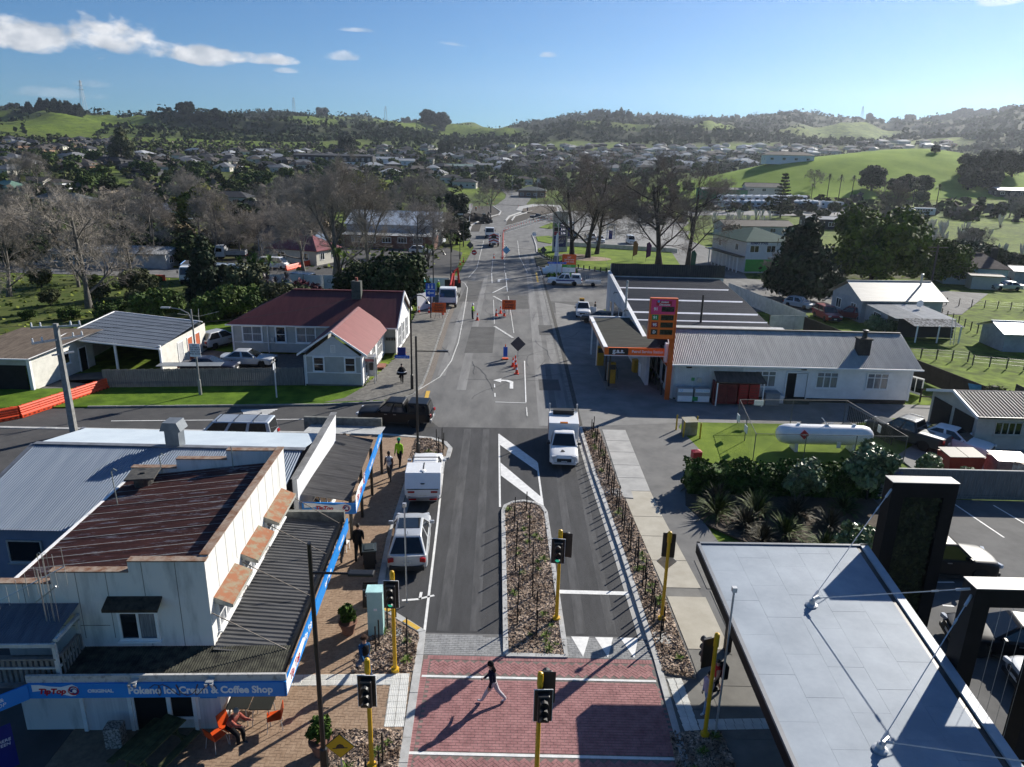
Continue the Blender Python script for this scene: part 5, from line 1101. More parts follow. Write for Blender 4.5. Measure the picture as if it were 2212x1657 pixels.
def crown(name,lobes,n,size,m,seed,flat=.2,shell=.55,core=True,jit=.0):
 rng=np.random.default_rng(seed);w=np.array([l[3]*l[4]for l in lobes]);w=w/w.sum();P_,O_=[],[]
 for l,f in zip(lobes,w):
  k=max(10,int(n*f));d=rng.normal(size=(k,3));d/=np.linalg.norm(d,axis=1)[:,None]
  r=shell+(1-shell)*rng.random(k)**.6;r*=1+.16*np.sin(d[:,0]*7+seed)*np.cos(d[:,1]*6+l[0])+jit*rng.normal(size=k)
  P_.append(d*r[:,None]*np.array(l[3:6])+np.array(l[:3]));O_.append(d)
 P_=np.concatenate(P_);O_=np.concatenate(O_);keep=P_[:,2]>.02
 V_=leaves(P_[keep],size,rng,O_[keep],flat)
 if core:
  cb=MB();rr=random.Random(seed)
  for l in lobes:cb.ball(l[:3],tuple(q*shell*1.02 for q in l[3:6]),8,5,jit=.12,rng=rr)
  cv=np.array([cb.v[i]for f in cb.f for i in(f if len(f)==4 else(*f,f[-1]))]);V_=np.concatenate([V_,cv])
 return fmesh(name,V_,4,m)
def leafm(name,c1,c2,island=.5,rough=.7,scale=.35,spec=.12):c1,c2=tuple(q*1.75 for q in c1),tuple(q*1.7 for q in c2);return mat(name,c1,rough,scale=scale,col2=c2,island=island,spec=spec,detail=4)
LF_DARK=leafm('dark_evergreen_leaf',(.010,.018,.006),(.028,.042,.012));LF_MID=leafm('mid_green_leaf',(.022,.040,.010),(.055,.080,.018));LF_YEL=leafm('yellow_green_leaf',(.055,.062,.012),(.13,.125,.024));LF_OLIVE=leafm('olive_leaf',(.030,.036,.016),(.065,.070,.034));LF_CON=leafm('conifer_leaf',(.009,.015,.009),(.024,.034,.018));LF_PURP=leafm('purple_leaf',(.030,.010,.014),(.07,.022,.03));LF_BRN=leafm('brown_leaf',(.06,.048,.028),(.13,.105,.06));LF_BRIGHT=leafm('bright_green_leaf',(.028,.062,.008),(.075,.135,.018));LF_TOI=leafm('glossy_pale_leaf',(.05,.075,.03),(.13,.17,.07),rough=.4,spec=.4)
BARK=mat('pale_bark',(.09,.083,.074),.95,scale=2.5,col2=(.19,.175,.155),bump=.5,detail=8);BARK_D=mat('dark_bark',(.022,.019,.016),.95,scale=3,col2=(.05,.044,.038));TWIG=mat('grey_twig',(.20,.18,.155),.95,scale=.6,col2=(.38,.34,.295),spec=.05);TWIG_B=mat('brown_twig',(.16,.133,.112),.95,scale=.6,col2=(.30,.25,.215),spec=.05)
def bare(seed,H=14.,spread=1.,fork=.28,levels=5,kids_=(7,6,6,6,5),up=.25,lean=0.):
 """leafless tree: trunk and limbs in one mesh, fine twigs in another"""
 rr=random.Random(seed);limb=MB();tv=[]
 def grow(p,d,L,r,lv):
  n=4 if lv<2 else(3 if lv<4 else 2);pts=[p];q=p.copy();dd=d.copy()
  for i in range(n-1 if lv else n):
   w=.12+.06*lv
   dd=(dd+Vector((rr.uniform(-w,w),rr.uniform(-w,w),rr.uniform(-w,w)+up*.22*(lv>0)))).normalized();q=q+dd*L/(n-1 if lv else n);pts.append(q.copy())
  k=len(pts);rs=[r*(1-.55*i/(k-1))for i in range(k)]
  if lv==0:rs[0]*=1.5
  if lv<3:limb.tube(pts,rs,7 if lv==0 else(5 if lv==1 else 4),cap=False)
  else:
   for i in range(k-1):
    a,b=pts[i],pts[i+1];t=(b-a).normalized();u=t.orthogonal().normalized();w=t.cross(u)
    A=[a+(u*c+w*s_)*rs[i]for c,s_ in((1,0),(-.5,.87),(-.5,-.87))];B=[b+(u*c+w*s_)*rs[i+1]for c,s_ in((1,0),(-.5,.87),(-.5,-.87))]
    for j in range(3):tv.extend((A[j],A[(j+1)%3],B[(j+1)%3],B[j]))
  if lv>=levels:return
  nk=kids_[min(lv,len(kids_)-1)]
  for c in range(nk):
   f=(fork+(1-fork)*(c+rr.random())/nk)if lv==0 else .25+.75*(c+rr.random())/nk
   f=min(f,.999);i=min(int(f*(k-1)),k-2);s_=f*(k-1)-i;base=pts[i].lerp(pts[i+1],s_);t=(pts[i+1]-pts[i]).normalized()
   a=rr.uniform(0,6.28)if lv else 2.4*c+rr.uniform(-.4,.4);u=t.orthogonal().normalized();w=t.cross(u);sd=u*math.cos(a)+w*math.sin(a)
   an=rr.uniform(.45,.95)*(spread if lv<2 else 1)
   nd=(t*math.cos(an)+sd*math.sin(an)).normalized();ratio=rr.uniform(.5,.8)*(1-.35*f if lv==0 else 1-.3*f)
   grow(base,nd,L*ratio,max(.0125 if lv>2 else .03,r*(1-.5*f)*rr.uniform(.42,.62)),lv+1)
 grow(Vector((0,0,-.1)),Vector((lean,0,1)).normalized(),H*.62,H*.019,0)
 return limb,np.array([tuple(v)for v in tv])
_trees={}
def bare_tree(key,seed,label,loc,rz=0,scale=1.,twig=None,bark=None,group=None,name='bare_tree',**k):
 if key not in _trees:
  limb,tv=bare(seed,**k);t=thing(name,label,'tree',loc,rz,group)
  limb.obj('trunk',bark or BARK,t,smooth=True);link('crown',fmesh('crown',tv,4,twig or TWIG),t);_trees[key]=t;t.scale=(scale,)*3;return t
 return dup(_trees[key],loc,rz,label,group,scale)
def leafy(key,label,loc,rz=0,scale=1.,lobes=None,n=3000,size=.4,m=None,seed=1,trunk=None,cat='tree',name='evergreen_tree',group=None,bark=None,**k):
 if key not in _trees:
  t=thing(name,label,cat,loc,rz,group)
  mb=MB();h,r=trunk or(2.,.2);zt=max(l[2]for l in lobes)
  mb.tube([(0,0,-.2),(.05,0,h*.5),(0,.05,h)],[r*1.3,r,r*.8],7,cap=False)
  for l in lobes[:8]:mb.tube([(0,.0,h*.8),(l[0]*.5,l[1]*.5,(h+l[2])/2),(l[0]*.9,l[1]*.9,l[2])],[r*.6,r*.4,r*.15],5,cap=False)
  mb.obj('trunk',bark or BARK_D,t,smooth=True);link('crown',crown('crown',lobes,n,size,m,seed,**k),t);_trees[key]=t;t.scale=scale if isinstance(scale,tuple)else(scale,)*3;return t
 return dup(_trees[key],loc,rz,label,group,scale)
def blob(rx,rz_,n,seed,h0=0.,rr=.5,fill=True):
 """uneven set of lobes filling a crown of radius rx and height rz_"""
 q=random.Random(seed);out=[(0,0,h0+rz_*.52,rx*.72,rx*.72,rz_*.46)]if fill else[]
 for i in range(n):
  a=2.4*i+q.uniform(-.3,.3);z=q.uniform(.22,.86);w=rx*math.sqrt(max(.05,1-(2*z-1)**2*.8))*.66;s_=q.uniform(.28,.46)*rx*rr/.5
  out.append((w*math.cos(a),w*math.sin(a),h0+rz_*z,s_,s_,s_*q.uniform(.65,.95)))
 return out
at=lambda u,v:g(u,v)
# named bare trees, nearest first
B1=dict(H=14,spread=1.2,fork=.16,up=.2,kids_=(8,6,6,6,6));B2=dict(H=18,spread=1.1,fork=.16,kids_=(8,7,6,6,6));B3=dict(H=21,spread=1.15,fork=.17,up=.32)
bare_tree('a',11,'big bare tree with spreading forked trunk behind the carport',(-52,85.5,0),0,1.22,**B1)
bare_tree('a',11,'bare tree leaning over the rusty garage roof at the left edge',(-54,67,0),1.8,1.15)
bare_tree('c',31,'wide bare tree at the far left edge beyond the driveway',(-65,78,0),2.2,1.4,H=13,spread=1.3,fork=.16,kids_=(8,6,6,6,6))
bare_tree('b',23,'largest bare tree standing right behind the red roofed house',(-27.6,109,0),.4,1.16,**B2)
bare_tree('b',23,'tall bare tree with a pale trunk just right of the largest one',(-22.8,113,0),2.6,1.0)
bare_tree('c',31,'bare tree left of the largest bare tree by the church yard',(-35,118,0),.5,1.05)
bare_tree('a',11,'small bare tree beside the white car in the church yard',(-16.5,144,0),4,.86,twig=None)
bare_tree('d',45,'slim bare tree on the lawn nearest to the roundabout road',(11.9,149.5,0),0,1.08,twig=TWIG_B,bark=BARK_D,**B3)
bare_tree('d',45,'bare park tree with a flared trunk, front one of the pair',(14.8,145.5,0),2.0,1.1);bare_tree('e',52,'bare park tree with a flared trunk, rear one of the pair',(17.3,152,0),1,.96,twig=TWIG_B,bark=BARK_D,H=21,spread=1.25,fork=.16,up=.3)
bare_tree('e',52,'thickest bare park tree with twin trunk near the footpath',(27,133,0),3.2,1.16);bare_tree('d',45,'bare park tree behind the twin trunk tree',(27.6,138,0),4.4,1.08);bare_tree('e',52,'bare park tree farthest right, leaning towards the white two storey shop',(32.2,133,0),5.3,1.06)
bare_tree('b',23,'round bare tree behind the church hall roof',(-27,196,0),1.2,1.0);bare_tree('b',23,'bare tree behind the largest one, left of the church hall',(-41,165,0),3,.95)
bare_tree('c',31,'bare tree beside the pipes at the roundabout works',(-9,262,1.1),1.0,1.15);bare_tree('f',63,'low spreading bare tree in front of the white two storey shop',(43.2,117.5,0),.3,1.0,H=6.5,spread=1.5,fork=.25,up=.1)
bare_tree('g',71,'big twiggy bare tree by the white house bus',(106,205,0),0,1.5,twig=TWIG_B,H=11,spread=.9,fork=.1,up=.4,kids_=(9,6,6,5,5))
for i,(u,v,k,s,lab)in enumerate(((60,560,'c',.9,'bare tree below the white house on the left'),(285,600,'a',.8,'bare tree beside the far left lane, near the pole'),(240,520,'c',1.1,'wide bare tree in front of the grey roofed white house'),(400,470,'c',1.25,'very wide bare tree in front of the dark roofed estate'),(330,560,'b',.8,'bare tree over the long shed behind the lane'),(520,560,'a',.75,'bare tree behind the parked flatbed truck'),(585,540,'c',.8,'bare tree with rusty leaves near the red roofed cottage'),(640,520,'b',.8,'bare tree by the blue sided house'),(170,620,'a',.7,'small bare tree on the rough grass by the lane'),(20,640,'b',.75,'bare tree cut by the left edge of the view'),(460,520,'b',.7,'bare tree under the yellow green gum'),(690,480,'c',1.0,'brown bare tree between the old houses left of the hall'),(560,470,'a',.9,'bare tree behind the dark green hedge trees'),(1760,405,'c',.8,'bare shrub at the foot of the green knoll'),(1570,430,'a',.8,'bare tree at the left end of the campervan yard'),(2090,560,'c',.7,'bare tree in the scrub on the right'),(1985,540,'c',.6,'bare bush right of the big round evergreen'),(2180,470,'a',.8,'bare tree in the scrub at the right edge'))):
 p=gt(u,v);bare_tree(k,0,lab,p,i*1.3,s)
 # evergreens one can point to
leafy('round','very large round dark evergreen behind the grey cottage on the right',(61.5,122,0),0,1,blob(8.0,12.0,18,5),11000,.5,LF_DARK if False else leafm('macrocarpa_leaf',(.018,.034,.004),(.085,.115,.012)),5,(4,.6))
leafy('round','smaller dark evergreen touching the big round one on its right',(74.5,124,0),1.4,.58)
leafy('droop','ragged dark drooping conifer beside the long white paling fence',(41.4,103,0),0,.9,[(0,0,3.2,5.6,5.2,2.6),(.3,0,6.2,4.2,4.2,3),(-.6,.3,9.2,2.9,2.9,2.6),(.8,0,11.2,1.7,1.7,2.2),(-4,-1,3.2,2.2,2.2,1.8),(4,-1.2,4,2.3,2.3,2),(2,-3,2.6,2.5,2.2,1.8),(-2.5,-3,6,1.8,1.8,1.6)],8000,.5,LF_CON,8,(4,.5),flat=-.3,jit=.12)
leafy('camellia','dense dark green tree right behind the red roofed house',(-15.8,91,0),0,1,blob(5.2,7.2,14,9),7000,.34,LF_DARK,9,(2,.3));leafy('camellia','dense dark green tree left of the chimney behind the house',(-20.5,95,0),2,.72)
leafy('cone','dark conical conifer on the grass behind the carport',(-38.8,88.5,0),0,1,[(0,0,1.6,2.6,2.6,1.8),(0,0,3.8,2.1,2.1,1.9),(0,0,5.8,1.5,1.5,1.7),(0,0,7.6,.8,.8,1.4)],4500,.3,LF_CON,12,(3,.25),flat=.1)
leafy('shrub','rounded green hedge shrub behind the slate blue carport roof',(-41,80,0),0,1,blob(3.2,3.4,9,13),3600,.26,LF_MID,13,(1,.15),'shrub','shrub')
leafy('shrub_o','tall olive green shrub right of the conical conifer',(-34.5,90,0),0,1.0,blob(3.4,5.6,10,14),3600,.3,LF_OLIVE,14,(2,.2),'shrub','shrub')
for i,(u,v)in enumerate(((60,690),(110,660),(150,690),(215,650),(260,625),(295,660),(330,615),(90,620),(200,610),(350,655))):leafy('shrub_o' if i%2 else 'shrub','scruffy low bush on the rough grass behind the carport and garage',g(u,v),i,.32+.05*(i%4),group='scruffy bushes on the rough grass')
for u,v,k,s,lab in((520,680,'shrub',1.05,'dark shrub left of the grey weatherboard house'),(465,690,'shrub',.9,'dark shrub filling the gap beside the carport'),(300,640,'shrub_o',.7,'scruffy shrub on the rough grass behind the carport'),(240,690,'shrub',.6,'low shrub under the big bare tree'),(625,700,'shrub_o',.9,'reddish twiggy shrub at the corner of the grey house')):leafy(k,lab,g(u,v),u,s)
leafy('gumy','yellow green gum tree above the bare trees on the left',gt(432,520),0,1.05,[(0,0,8.4,3.2,3.2,2.2),(-3.6,.5,7.4,2.2,2.2,1.6),(3.4,0,7.6,2.4,2.4,2.2),(4.6,-.6,5.2,1.9,1.9,1.7),(1,1,10,2.4,2.4,1.5),(-1.8,-1,6,1.6,1.6,1.2),(2,-2,6,1.5,1.5,1.1)],4200,.42,LF_YEL,15,(5,.25),flat=.4)
leafy('wide','broad yellow green tree crown behind the largest bare tree',gt(800,420),0,1.0,blob(8.5,9,12,16),4500,.6,LF_YEL,16,(3,.4));leafy('mac','dark green bushy tree right of the church hall',gt(985,470),0,.9,blob(5,9,12,17),4200,.5,LF_CON,17,(2,.4));leafy('mac','dark rounded tree overhanging the pavement by the works fence',(-13.5,166,0),1,.72)
leafy('tallgum','tall dark gum tree standing above the estate on the left',gt(265,356),0,1,[(0,0,15,5,5,4),(-4,0,10,4,4,3.4),(4,1,12,4.6,4.6,3.6),(1,0,20,3.6,3.6,3.2),(-5,0,6,3.2,3.2,2.8),(5,0,7,3.5,3.5,3)],4200,.7,LF_OLIVE,18,(11,.5))
leafy('mac','big dark round tree beyond the black two storey apartments',gt(748,331),0,2.0);leafy('mac','pair of dark pointed conifers far up the main road, left one',gt(955,338),1,(1.0,1.0,1.75));leafy('mac','pair of dark pointed conifers far up the main road, right one',gt(972,336),2,(.9,.9,1.8))
leafy('mac','dark green tree beside the green shed up the road',gt(1100,380),2,1.2);leafy('mac','bushy evergreen with reddish top at the foot of the knoll',gt(1882,412),.5,1.25)
for u,v,s,lab in((1958,418,.95,'left evergreen of the dark clump below the knoll'),(1990,418,.9,'right evergreen of the dark clump below the knoll'),(1930,416,.7,'small evergreen left in the dark clump below the knoll'),(2095,385,1.3,'leftmost of the dark trees on the right shoulder of the knoll'),(2135,380,1.4,'middle of the dark trees on the right shoulder of the knoll'),(2185,382,1.4,'rightmost of the dark trees on the right shoulder of the knoll'),(2090,410,1.1,'lower dark tree under the knoll trees on the right'),(2140,412,1.0,'dark tree just above the brown house on the right'),(2020,331,.5,'lone round tree on top of the green knoll')):leafy('mac',lab,gt(u,v),u*.7,s)
NP=thing('norfolk_pine','tall tiered norfolk pine in front of the campervan row','tree',gt(1685,470));mb=MB().tube([(0,0,-.2),(0,0,16)],[.3,.05],6);mb.obj('trunk',BARK_D,NP);rg=np.random.default_rng(3);pts=[]
for k in range(13):
 z=1.5+k*1.12;r=4.6*(1-z/16.6)+.3
 for a in range(6):
  an=a*1.047+k*.5
  for q in np.linspace(.15,1,9):pts+=[(r*q*math.cos(an)+rg.normal()*.14,r*q*math.sin(an)+rg.normal()*.14,z+.35*q+rg.normal()*.1)for _ in range(4)]
link('crown',fmesh('crown',leaves(np.array(pts),.5,rg,flat=1.2),4,LF_CON),NP)
# palms and cabbage trees
def spiky(key,label,loc,rz=0,scale=1,trunk=6,heads=((0,0,6),),n=46,L=1.3,m=None,drop=.6,name='palm_tree',w=.07,cat='tree',group=None):
 if key not in _trees:
  t=thing(name,label,cat,loc,rz,group);mb=MB();rr=random.Random(len(_trees));lf=MB()
  for hx,hy,hz in heads:
   if trunk:mb.tube([(0,0,-.2),(hx*.3,hy*.3,hz*.55),(hx,hy,hz)],[.16,.13,.1],6)
   for i in range(n):
    a,e=rr.uniform(0,6.28),rr.uniform(-.5 if trunk else .15,1.45);d=Vector((math.cos(a)*math.cos(e),math.sin(a)*math.cos(e),math.sin(e)));s_=Vector((-math.sin(a),math.cos(a),0))*w;l=L*rr.uniform(.7,1.1)
    p0=Vector((hx,hy,hz));p1=p0+d*l*.55;p2=p0+d*l-Vector((0,0,drop*l*.45*(1-math.sin(e)*.6)))
    lf.add([p0-s_*.4,p0+s_*.4,p1+s_,p1-s_],[(0,1,2,3)]);lf.add([p1-s_,p1+s_,p2],[(0,1,2)])
  if trunk:mb.obj('trunk',BARK_D,t)
  lf.obj('crown',m,t);_trees[key]=t;t.scale=(scale,)*3;return t
 return dup(_trees[key],loc,rz,label,group,scale)
PALM=leafm('palm_leaf',(.02,.032,.012),(.10,.12,.06));CABB=leafm('cabbage_leaf',(.03,.06,.012),(.10,.15,.03));FLAX=leafm('flax_leaf',(.012,.020,.006),(.05,.065,.02),scale=3);DFLAX=leafm('dark_flax_leaf',(.014,.015,.010),(.05,.045,.03),scale=3)
for i,(u,v,lab)in enumerate(((1786,428,'first palm from the left below the knoll'),(1811,430,'second palm from the left below the knoll'),(1838,432,'third palm from the left, half hidden by the twiggy tree'),(1752,430,'short palm beside the norfolk pine'),(1970,446,'palm standing alone right of the evergreen clump'),(2020,455,'tallest palm, nearest to the house bus'))):spiky('palm',lab,gt(u,v),i,1.25 if i!=3 else .8,7,((0,0,7),),90,2.0,PALM,.9)
for i,(u,v,lab)in enumerate(((568,645,'multi headed cabbage tree behind the white container'),(545,640,'cabbage tree with bare dead stems by the container'),(735,610,'cabbage tree at the banner fence'),(975,545,'cabbage tree in the church yard garden'),(925,575,'cabbage tree at the corner of the church yard'))):spiky('cabbage',lab,g(u,v),i*1.1,1.0 if i<3 else .7,4,((0,0,4.4),(1.2,.3,4.9),(-1,.6,4.6),(.4,-1,3.7)),60,1.25,CABB,.5,'cabbage_tree')
spiky('purple','dark purple spiky cabbage tree among the shrubs',g(600,668),0,1,3,((0,0,3.4),(1.3,0,3.9),(-1.2,.4,3.6),(.3,-1,3)),60,1.1,mat('purple_spike_leaf',(.03,.022,.026),.5,scale=2,col2=(.11,.09,.10),island=.4),.5,'cabbage_tree');leafy('purp','purple red leaved shrub behind the spiky cabbage tree',g(660,660),0,1,blob(2.4,3.2,8,21),2200,.26,LF_PURP,21,(1,.12),'shrub','shrub')
# hedge, flaxes and shrubs between canopy and lawn
def hedge(name,label,x0,x1,y0,y1,z0,h,m,n,size,seed):
 rng=np.random.default_rng(seed);P_=rng.random((n,3));f=rng.integers(0,4,n)
 P_[f==0,2]=1-rng.random((f==0).sum())*.12;P_[f==1,1]=rng.random((f==1).sum())*.15;P_[f==2,1]=1-rng.random((f==2).sum())*.15
 P_=P_*np.array([x1-x0,y1-y0,h])+np.array([x0-(x0+x1)/2,y0-(y0+y1)/2,0]);P_[:,2]*=1+.10*np.sin(P_[:,0]*2.1)+.05*np.sin(P_[:,0]*5.3);P_+=rng.normal(size=P_.shape)*.05
 t=thing(name,label,'hedge',((x0+x1)/2,(y0+y1)/2,z0));link('leaves',fmesh('leaves',leaves(P_,size,rng,flat=.5),4,m),t);a=MB().box(-(x1-x0)/2+.1,-(y1-y0)/2+.15,0,(x1-x0)/2-.1,(y1-y0)/2-.15,h*.88).obj('branches',m,t);return t
hedge('hedge','long dark green clipped hedge below the gas tank lawn',10.2,21.2,37.0,38.6,.1,1.55,leafm('hedge_leaf',(.012,.024,.006),(.05,.085,.016),scale=2),9000,.15,4)
for i,(x,y,s,k,lab)in enumerate(((11.2,34.6,1.05,0,'dark flax bush nearest the path at the corner of the hedge'),(12.4,33.4,.9,1,'flax bush in the second row below the hedge'),(13.4,34.8,1.05,0,'tall flax bush in the middle of the dark planting'),(12.8,31.9,.8,1,'flax bush close to the canopy corner'),(14.2,32.6,.95,0,'flax bush between the canopy and the pale shrub'),(15.4,34.6,1.0,1,'flax bush under the round glossy shrub'),(15.6,31.2,.8,0,'small flax bush beside the plant filled portal'),(16.8,33.4,.9,1,'flax bush at the right end of the planting'),(14.2,30.0,.75,0,'flax bush behind the canopy edge'),(11.6,36.0,.9,1,'flax bush tucked under the left end of the hedge'),(18.4,35.4,.9,0,'flax bush in front of the plank fence'))):spiky('flax%d'%k,lab,(x,y,.1),i,s,0,((0,0,.05),),110,1.6,(FLAX,DFLAX)[k],.8,'flax_bush',.05,'plant')
leafy('gloss','round glossy shrub on a thin stem in front of the hedge',(16.4,36.2,.1),0,1,blob(1.15,2.0,9,31,.7),2600,.16,LF_TOI,31,(1.0,.06),'shrub','shrub');leafy('gloss','tallest glossy shrub between hedge and plank fence',(20.4,37.0,.1),1,1.25);leafy('gloss','glossy shrub with pale young leaves beside the plant filled portal',(16.3,29.6,.1),2,.85);leafy('gloss','low bushy shrub behind the plank fence by the red bin',(25.2,39.3,.05),3,.75);leafy('gloss','broad leaved shrub behind the plank fence by the cage bin',(27.4,39.0,.05),4,.5)
LIB=leafm('green_tussock',(.035,.07,.008),(.11,.17,.02),scale=4)
for i,(x,y,s)in enumerate(((13.6,23.2,.8),(13.9,22.2,.7),(13.5,21.2,.7),(14.0,20.6,.75),(13.6,19.9,.8),(13.7,18.9,.65),(13.8,16.9,.75),(13.4,16.2,.65),(13.9,15.6,.8),(13.5,14.8,.7),(14.0,14.2,.75))):spiky('tuss','round bright green tussock in the strip beside the canopy',(x,y,.12),i,s,0,((0,0,.0),),150,.85,LIB,.5,'tussock',.022,'plant','green tussocks beside the canopy')
# small plants in the mulch beds
SMALL=leafm('small_plant',(.035,.065,.012),(.11,.16,.03),scale=6)
for i in range(58):
 b=(ISL,BEDS[0],BEDS[1],BEDS[2],RB,RBED[1])[i%6 if i<24 else(0 if i%2 else 4)];xs=[p[0]for p in b];ys=[p[1]for p in b]
 for _ in range(40):
  x,y=rnd.uniform(min(xs),max(xs)),rnd.uniform(max(14,min(ys)),max(ys))
  if inside((x,y),b)and all(inside((x+a,y+c),b)for a,c in((.25,0),(-.25,0),(0,.25),(0,-.25))):break
 else:continue
 spiky('small','small green grass plant in a mulched street bed',(x,y,.13 if b is not ISL else .1),i,rnd.uniform(.5,1.1),0,((0,0,0),),36,.34,SMALL,.5,'small_plant',.014,'plant','small plants in the mulched beds')
def chips(name,polys,n,seed):
 """loose bark chips lying on the mulch"""
 rg=np.random.default_rng(seed);pts=[]
 for b in polys:
  xs=[p[0]for p in b];ys=[p[1]for p in b];A_=(max(xs)-min(xs))*(max(ys)-min(ys));k=0
  while k<n*A_:
   x,y=rg.uniform(min(xs),max(xs)),rg.uniform(max(11,min(ys)),max(ys));k+=1
   if inside((x,y),b):pts.append((x,y,(.135 if b is not ISL and b is not ISL2 else .10)+rg.uniform(.004,.03)))
 V_=leaves(np.array(pts),.062,rg,flat=2.2,aspect=2.2);link(name,fmesh(name,V_,4,mat('bark_chip',(.12,.075,.048),.9,scale=1.3,col2=(.46,.36,.28),island=.8,detail=2)))['kind']='stuff'
chips('bark_chips',[ISL,ISL2]+BEDS+RBED,360,5)
# pampas grass
PAMP=mat('pampas_plume',(.48,.44,.37),.9,scale=.5,col2=(.62,.58,.5),spec=.1);rr=random.Random(5)
for i in range(56):
 u,v=((rr.uniform(1955,2085),rr.uniform(500,545))if i<24 else(rr.uniform(1540,1665),rr.uniform(474,496))if i<44 else(rr.uniform(2060,2211),rr.uniform(490,570)))
 p=gt(u,v)
 if 'pampas' not in _trees:
  t=thing('pampas_grass','pampas grass clump with cream plumes','plant',p,0,'pampas grass clumps on the rough ground');lf,pl_=MB(),MB()
  for k in range(90):
   a,e=rr.uniform(0,6.28),rr.uniform(.2,1.4);d=Vector((math.cos(a)*math.cos(e),math.sin(a)*math.cos(e),math.sin(e)));s_=Vector((-math.sin(a),math.cos(a),0))*.03;lf.add([-s_,s_,d*1.5-Vector((0,0,.4))+s_*.2],[(0,1,2)])
  for k in range(9):
   a=rr.uniform(0,6.28);q=Vector((math.cos(a)*.5,math.sin(a)*.5,1.5+rr.random()*.6));pl_.tube([q*.2,q,q*1.25,q*1.5],[.015,.11,.13,.02],5)
  lf.obj('leaves',LF_OLIVE,t);pl_.obj('plume',PAMP,t);_trees['pampas']=t;t.scale=(1.15,)*3
 else:dup(_trees['pampas'],p,i,'pampas grass clump with cream plumes','pampas grass clumps on the rough ground',rr.uniform(.9,1.7))
 # fillers of kinds nothing tells apart
leafy('fill_d','rounded dark evergreen shrub among the houses left of the main road',gt(30,440),0,1,blob(3.6,5,8,41),1500,.5,LF_DARK,41,(1,.2),'shrub','shrub','dark shrubs among the left houses');leafy('fill_o','olive brown shrub in the scrubland on the right',gt(2100,520),0,1,blob(3,3.6,7,42),1300,.5,LF_OLIVE,42,(1,.15),'shrub','shrub','scrubland shrubs on the right');leafy('fill_b','rusty brown shrub among the bare trees',gt(560,500),0,1,blob(3,4,7,43),1300,.45,LF_BRN,43,(1,.15),'shrub','shrub','brown shrubs among the bare trees');leafy('fill_m','green garden tree among distant houses',gt(700,400),0,1,blob(4,6.5,8,44),1100,.7,LF_MID,44,(1.5,.2),'tree','garden_tree','garden trees among distant houses')
KEEP=[(85,370,325,520),(-60,-26,108,118),(-9,13,0,330),(-22,-12,160,178),(8,60,88,128),(60,170,168,262)]
def free(p):return not any(a<p[0]<b and c<p[1]<d for a,b,c,d in KEEP)and math.hypot(p[0],p[1])>96
jobs=[]
for i in range(70):jobs.append(('fill_d',rr.uniform(0,760),rr.uniform(400,575),rr.uniform(.7,1.25)))
for i in range(46):jobs.append(('fill_b',rr.uniform(300,980),rr.uniform(410,540),rr.uniform(.6,1.2)))
for i in range(70):jobs.append(('fill_o',rr.uniform(1930,2230),rr.uniform(430,590),rr.uniform(.6,1.3)))
for i in range(30):jobs.append(('fill_o',rr.uniform(1640,1860),rr.uniform(425,545),rr.uniform(.6,1.1)))
for i in range(40):jobs.append(('fill_b',rr.uniform(1560,1790),rr.uniform(490,540),rr.uniform(.5,1.0)))
for i in range(120):jobs.append(('fill_m',rr.uniform(0,1700),rr.uniform(338,420),rr.uniform(.6,1.3)))
for i in range(30):jobs.append(('fill_m',rr.uniform(1900,2230),rr.uniform(385,430),rr.uniform(.7,1.2)))
for k,u,v,s in jobs:
 p=gt(u,v)
 if free(p):dup(_trees[k],p,rr.uniform(0,6),None,None,s)
jobs=[(rr.uniform(0,960),rr.uniform(395,560),rr.choice('abc'),rr.uniform(.55,.95))for i in range(34)]
for u,v,k,s in jobs:
 p=gt(u,v)
 if free(p)and p[1]>105:bare_tree(k,0,'leafless tree in the grey thicket left of the main road',p,rr.uniform(0,6),s,group='leafless trees in the left thicket')
 # ---- vehicles
TYRE=mat('tyre_rubber',(.012,.012,.012),.85,var=.2);RIM=mat('alloy_rim',(.38,.39,.40),.3,metal=.8);RIMB=mat('black_rim',(.02,.02,.02),.4);PLAST=mat('black_plastic',(.02,.02,.021),.6,var=.15)
HEADL=mat('headlight_lens',(.55,.57,.6),.08,spec=.8);TAILL=mat('tail_lens',(.35,.008,.008),.15,spec=.7);ORANGEL=mat('amber_lens',(.6,.18,.01),.2);PLATE=mat('number_plate',(.7,.7,.68),.5);AUTOG=mat('car_glass',(.010,.013,.016),.04,var=.1,spec=.8)
def paint(name,c,metal=.0):return mat(name,c,.38,var=.03,spec=.35 if c[0]>.1 else .22,coat=.25 if c[0]>.1 else .1,metal=metal)
P_WHITE=paint('white_car_paint',(.72,.73,.74));P_BLACK=paint('black_car_paint',(.010,.010,.011));P_SILV=paint('silver_car_paint',(.40,.42,.44),.5);P_RED=paint('red_car_paint',(.20,.018,.022));P_DBLUE=paint('dark_blue_car_paint',(.012,.016,.035));P_LSIL=paint('pale_silver_car_paint',(.50,.52,.54),.35);P_GREY=paint('dark_grey_car_paint',(.045,.05,.055),.3)
_wm={}
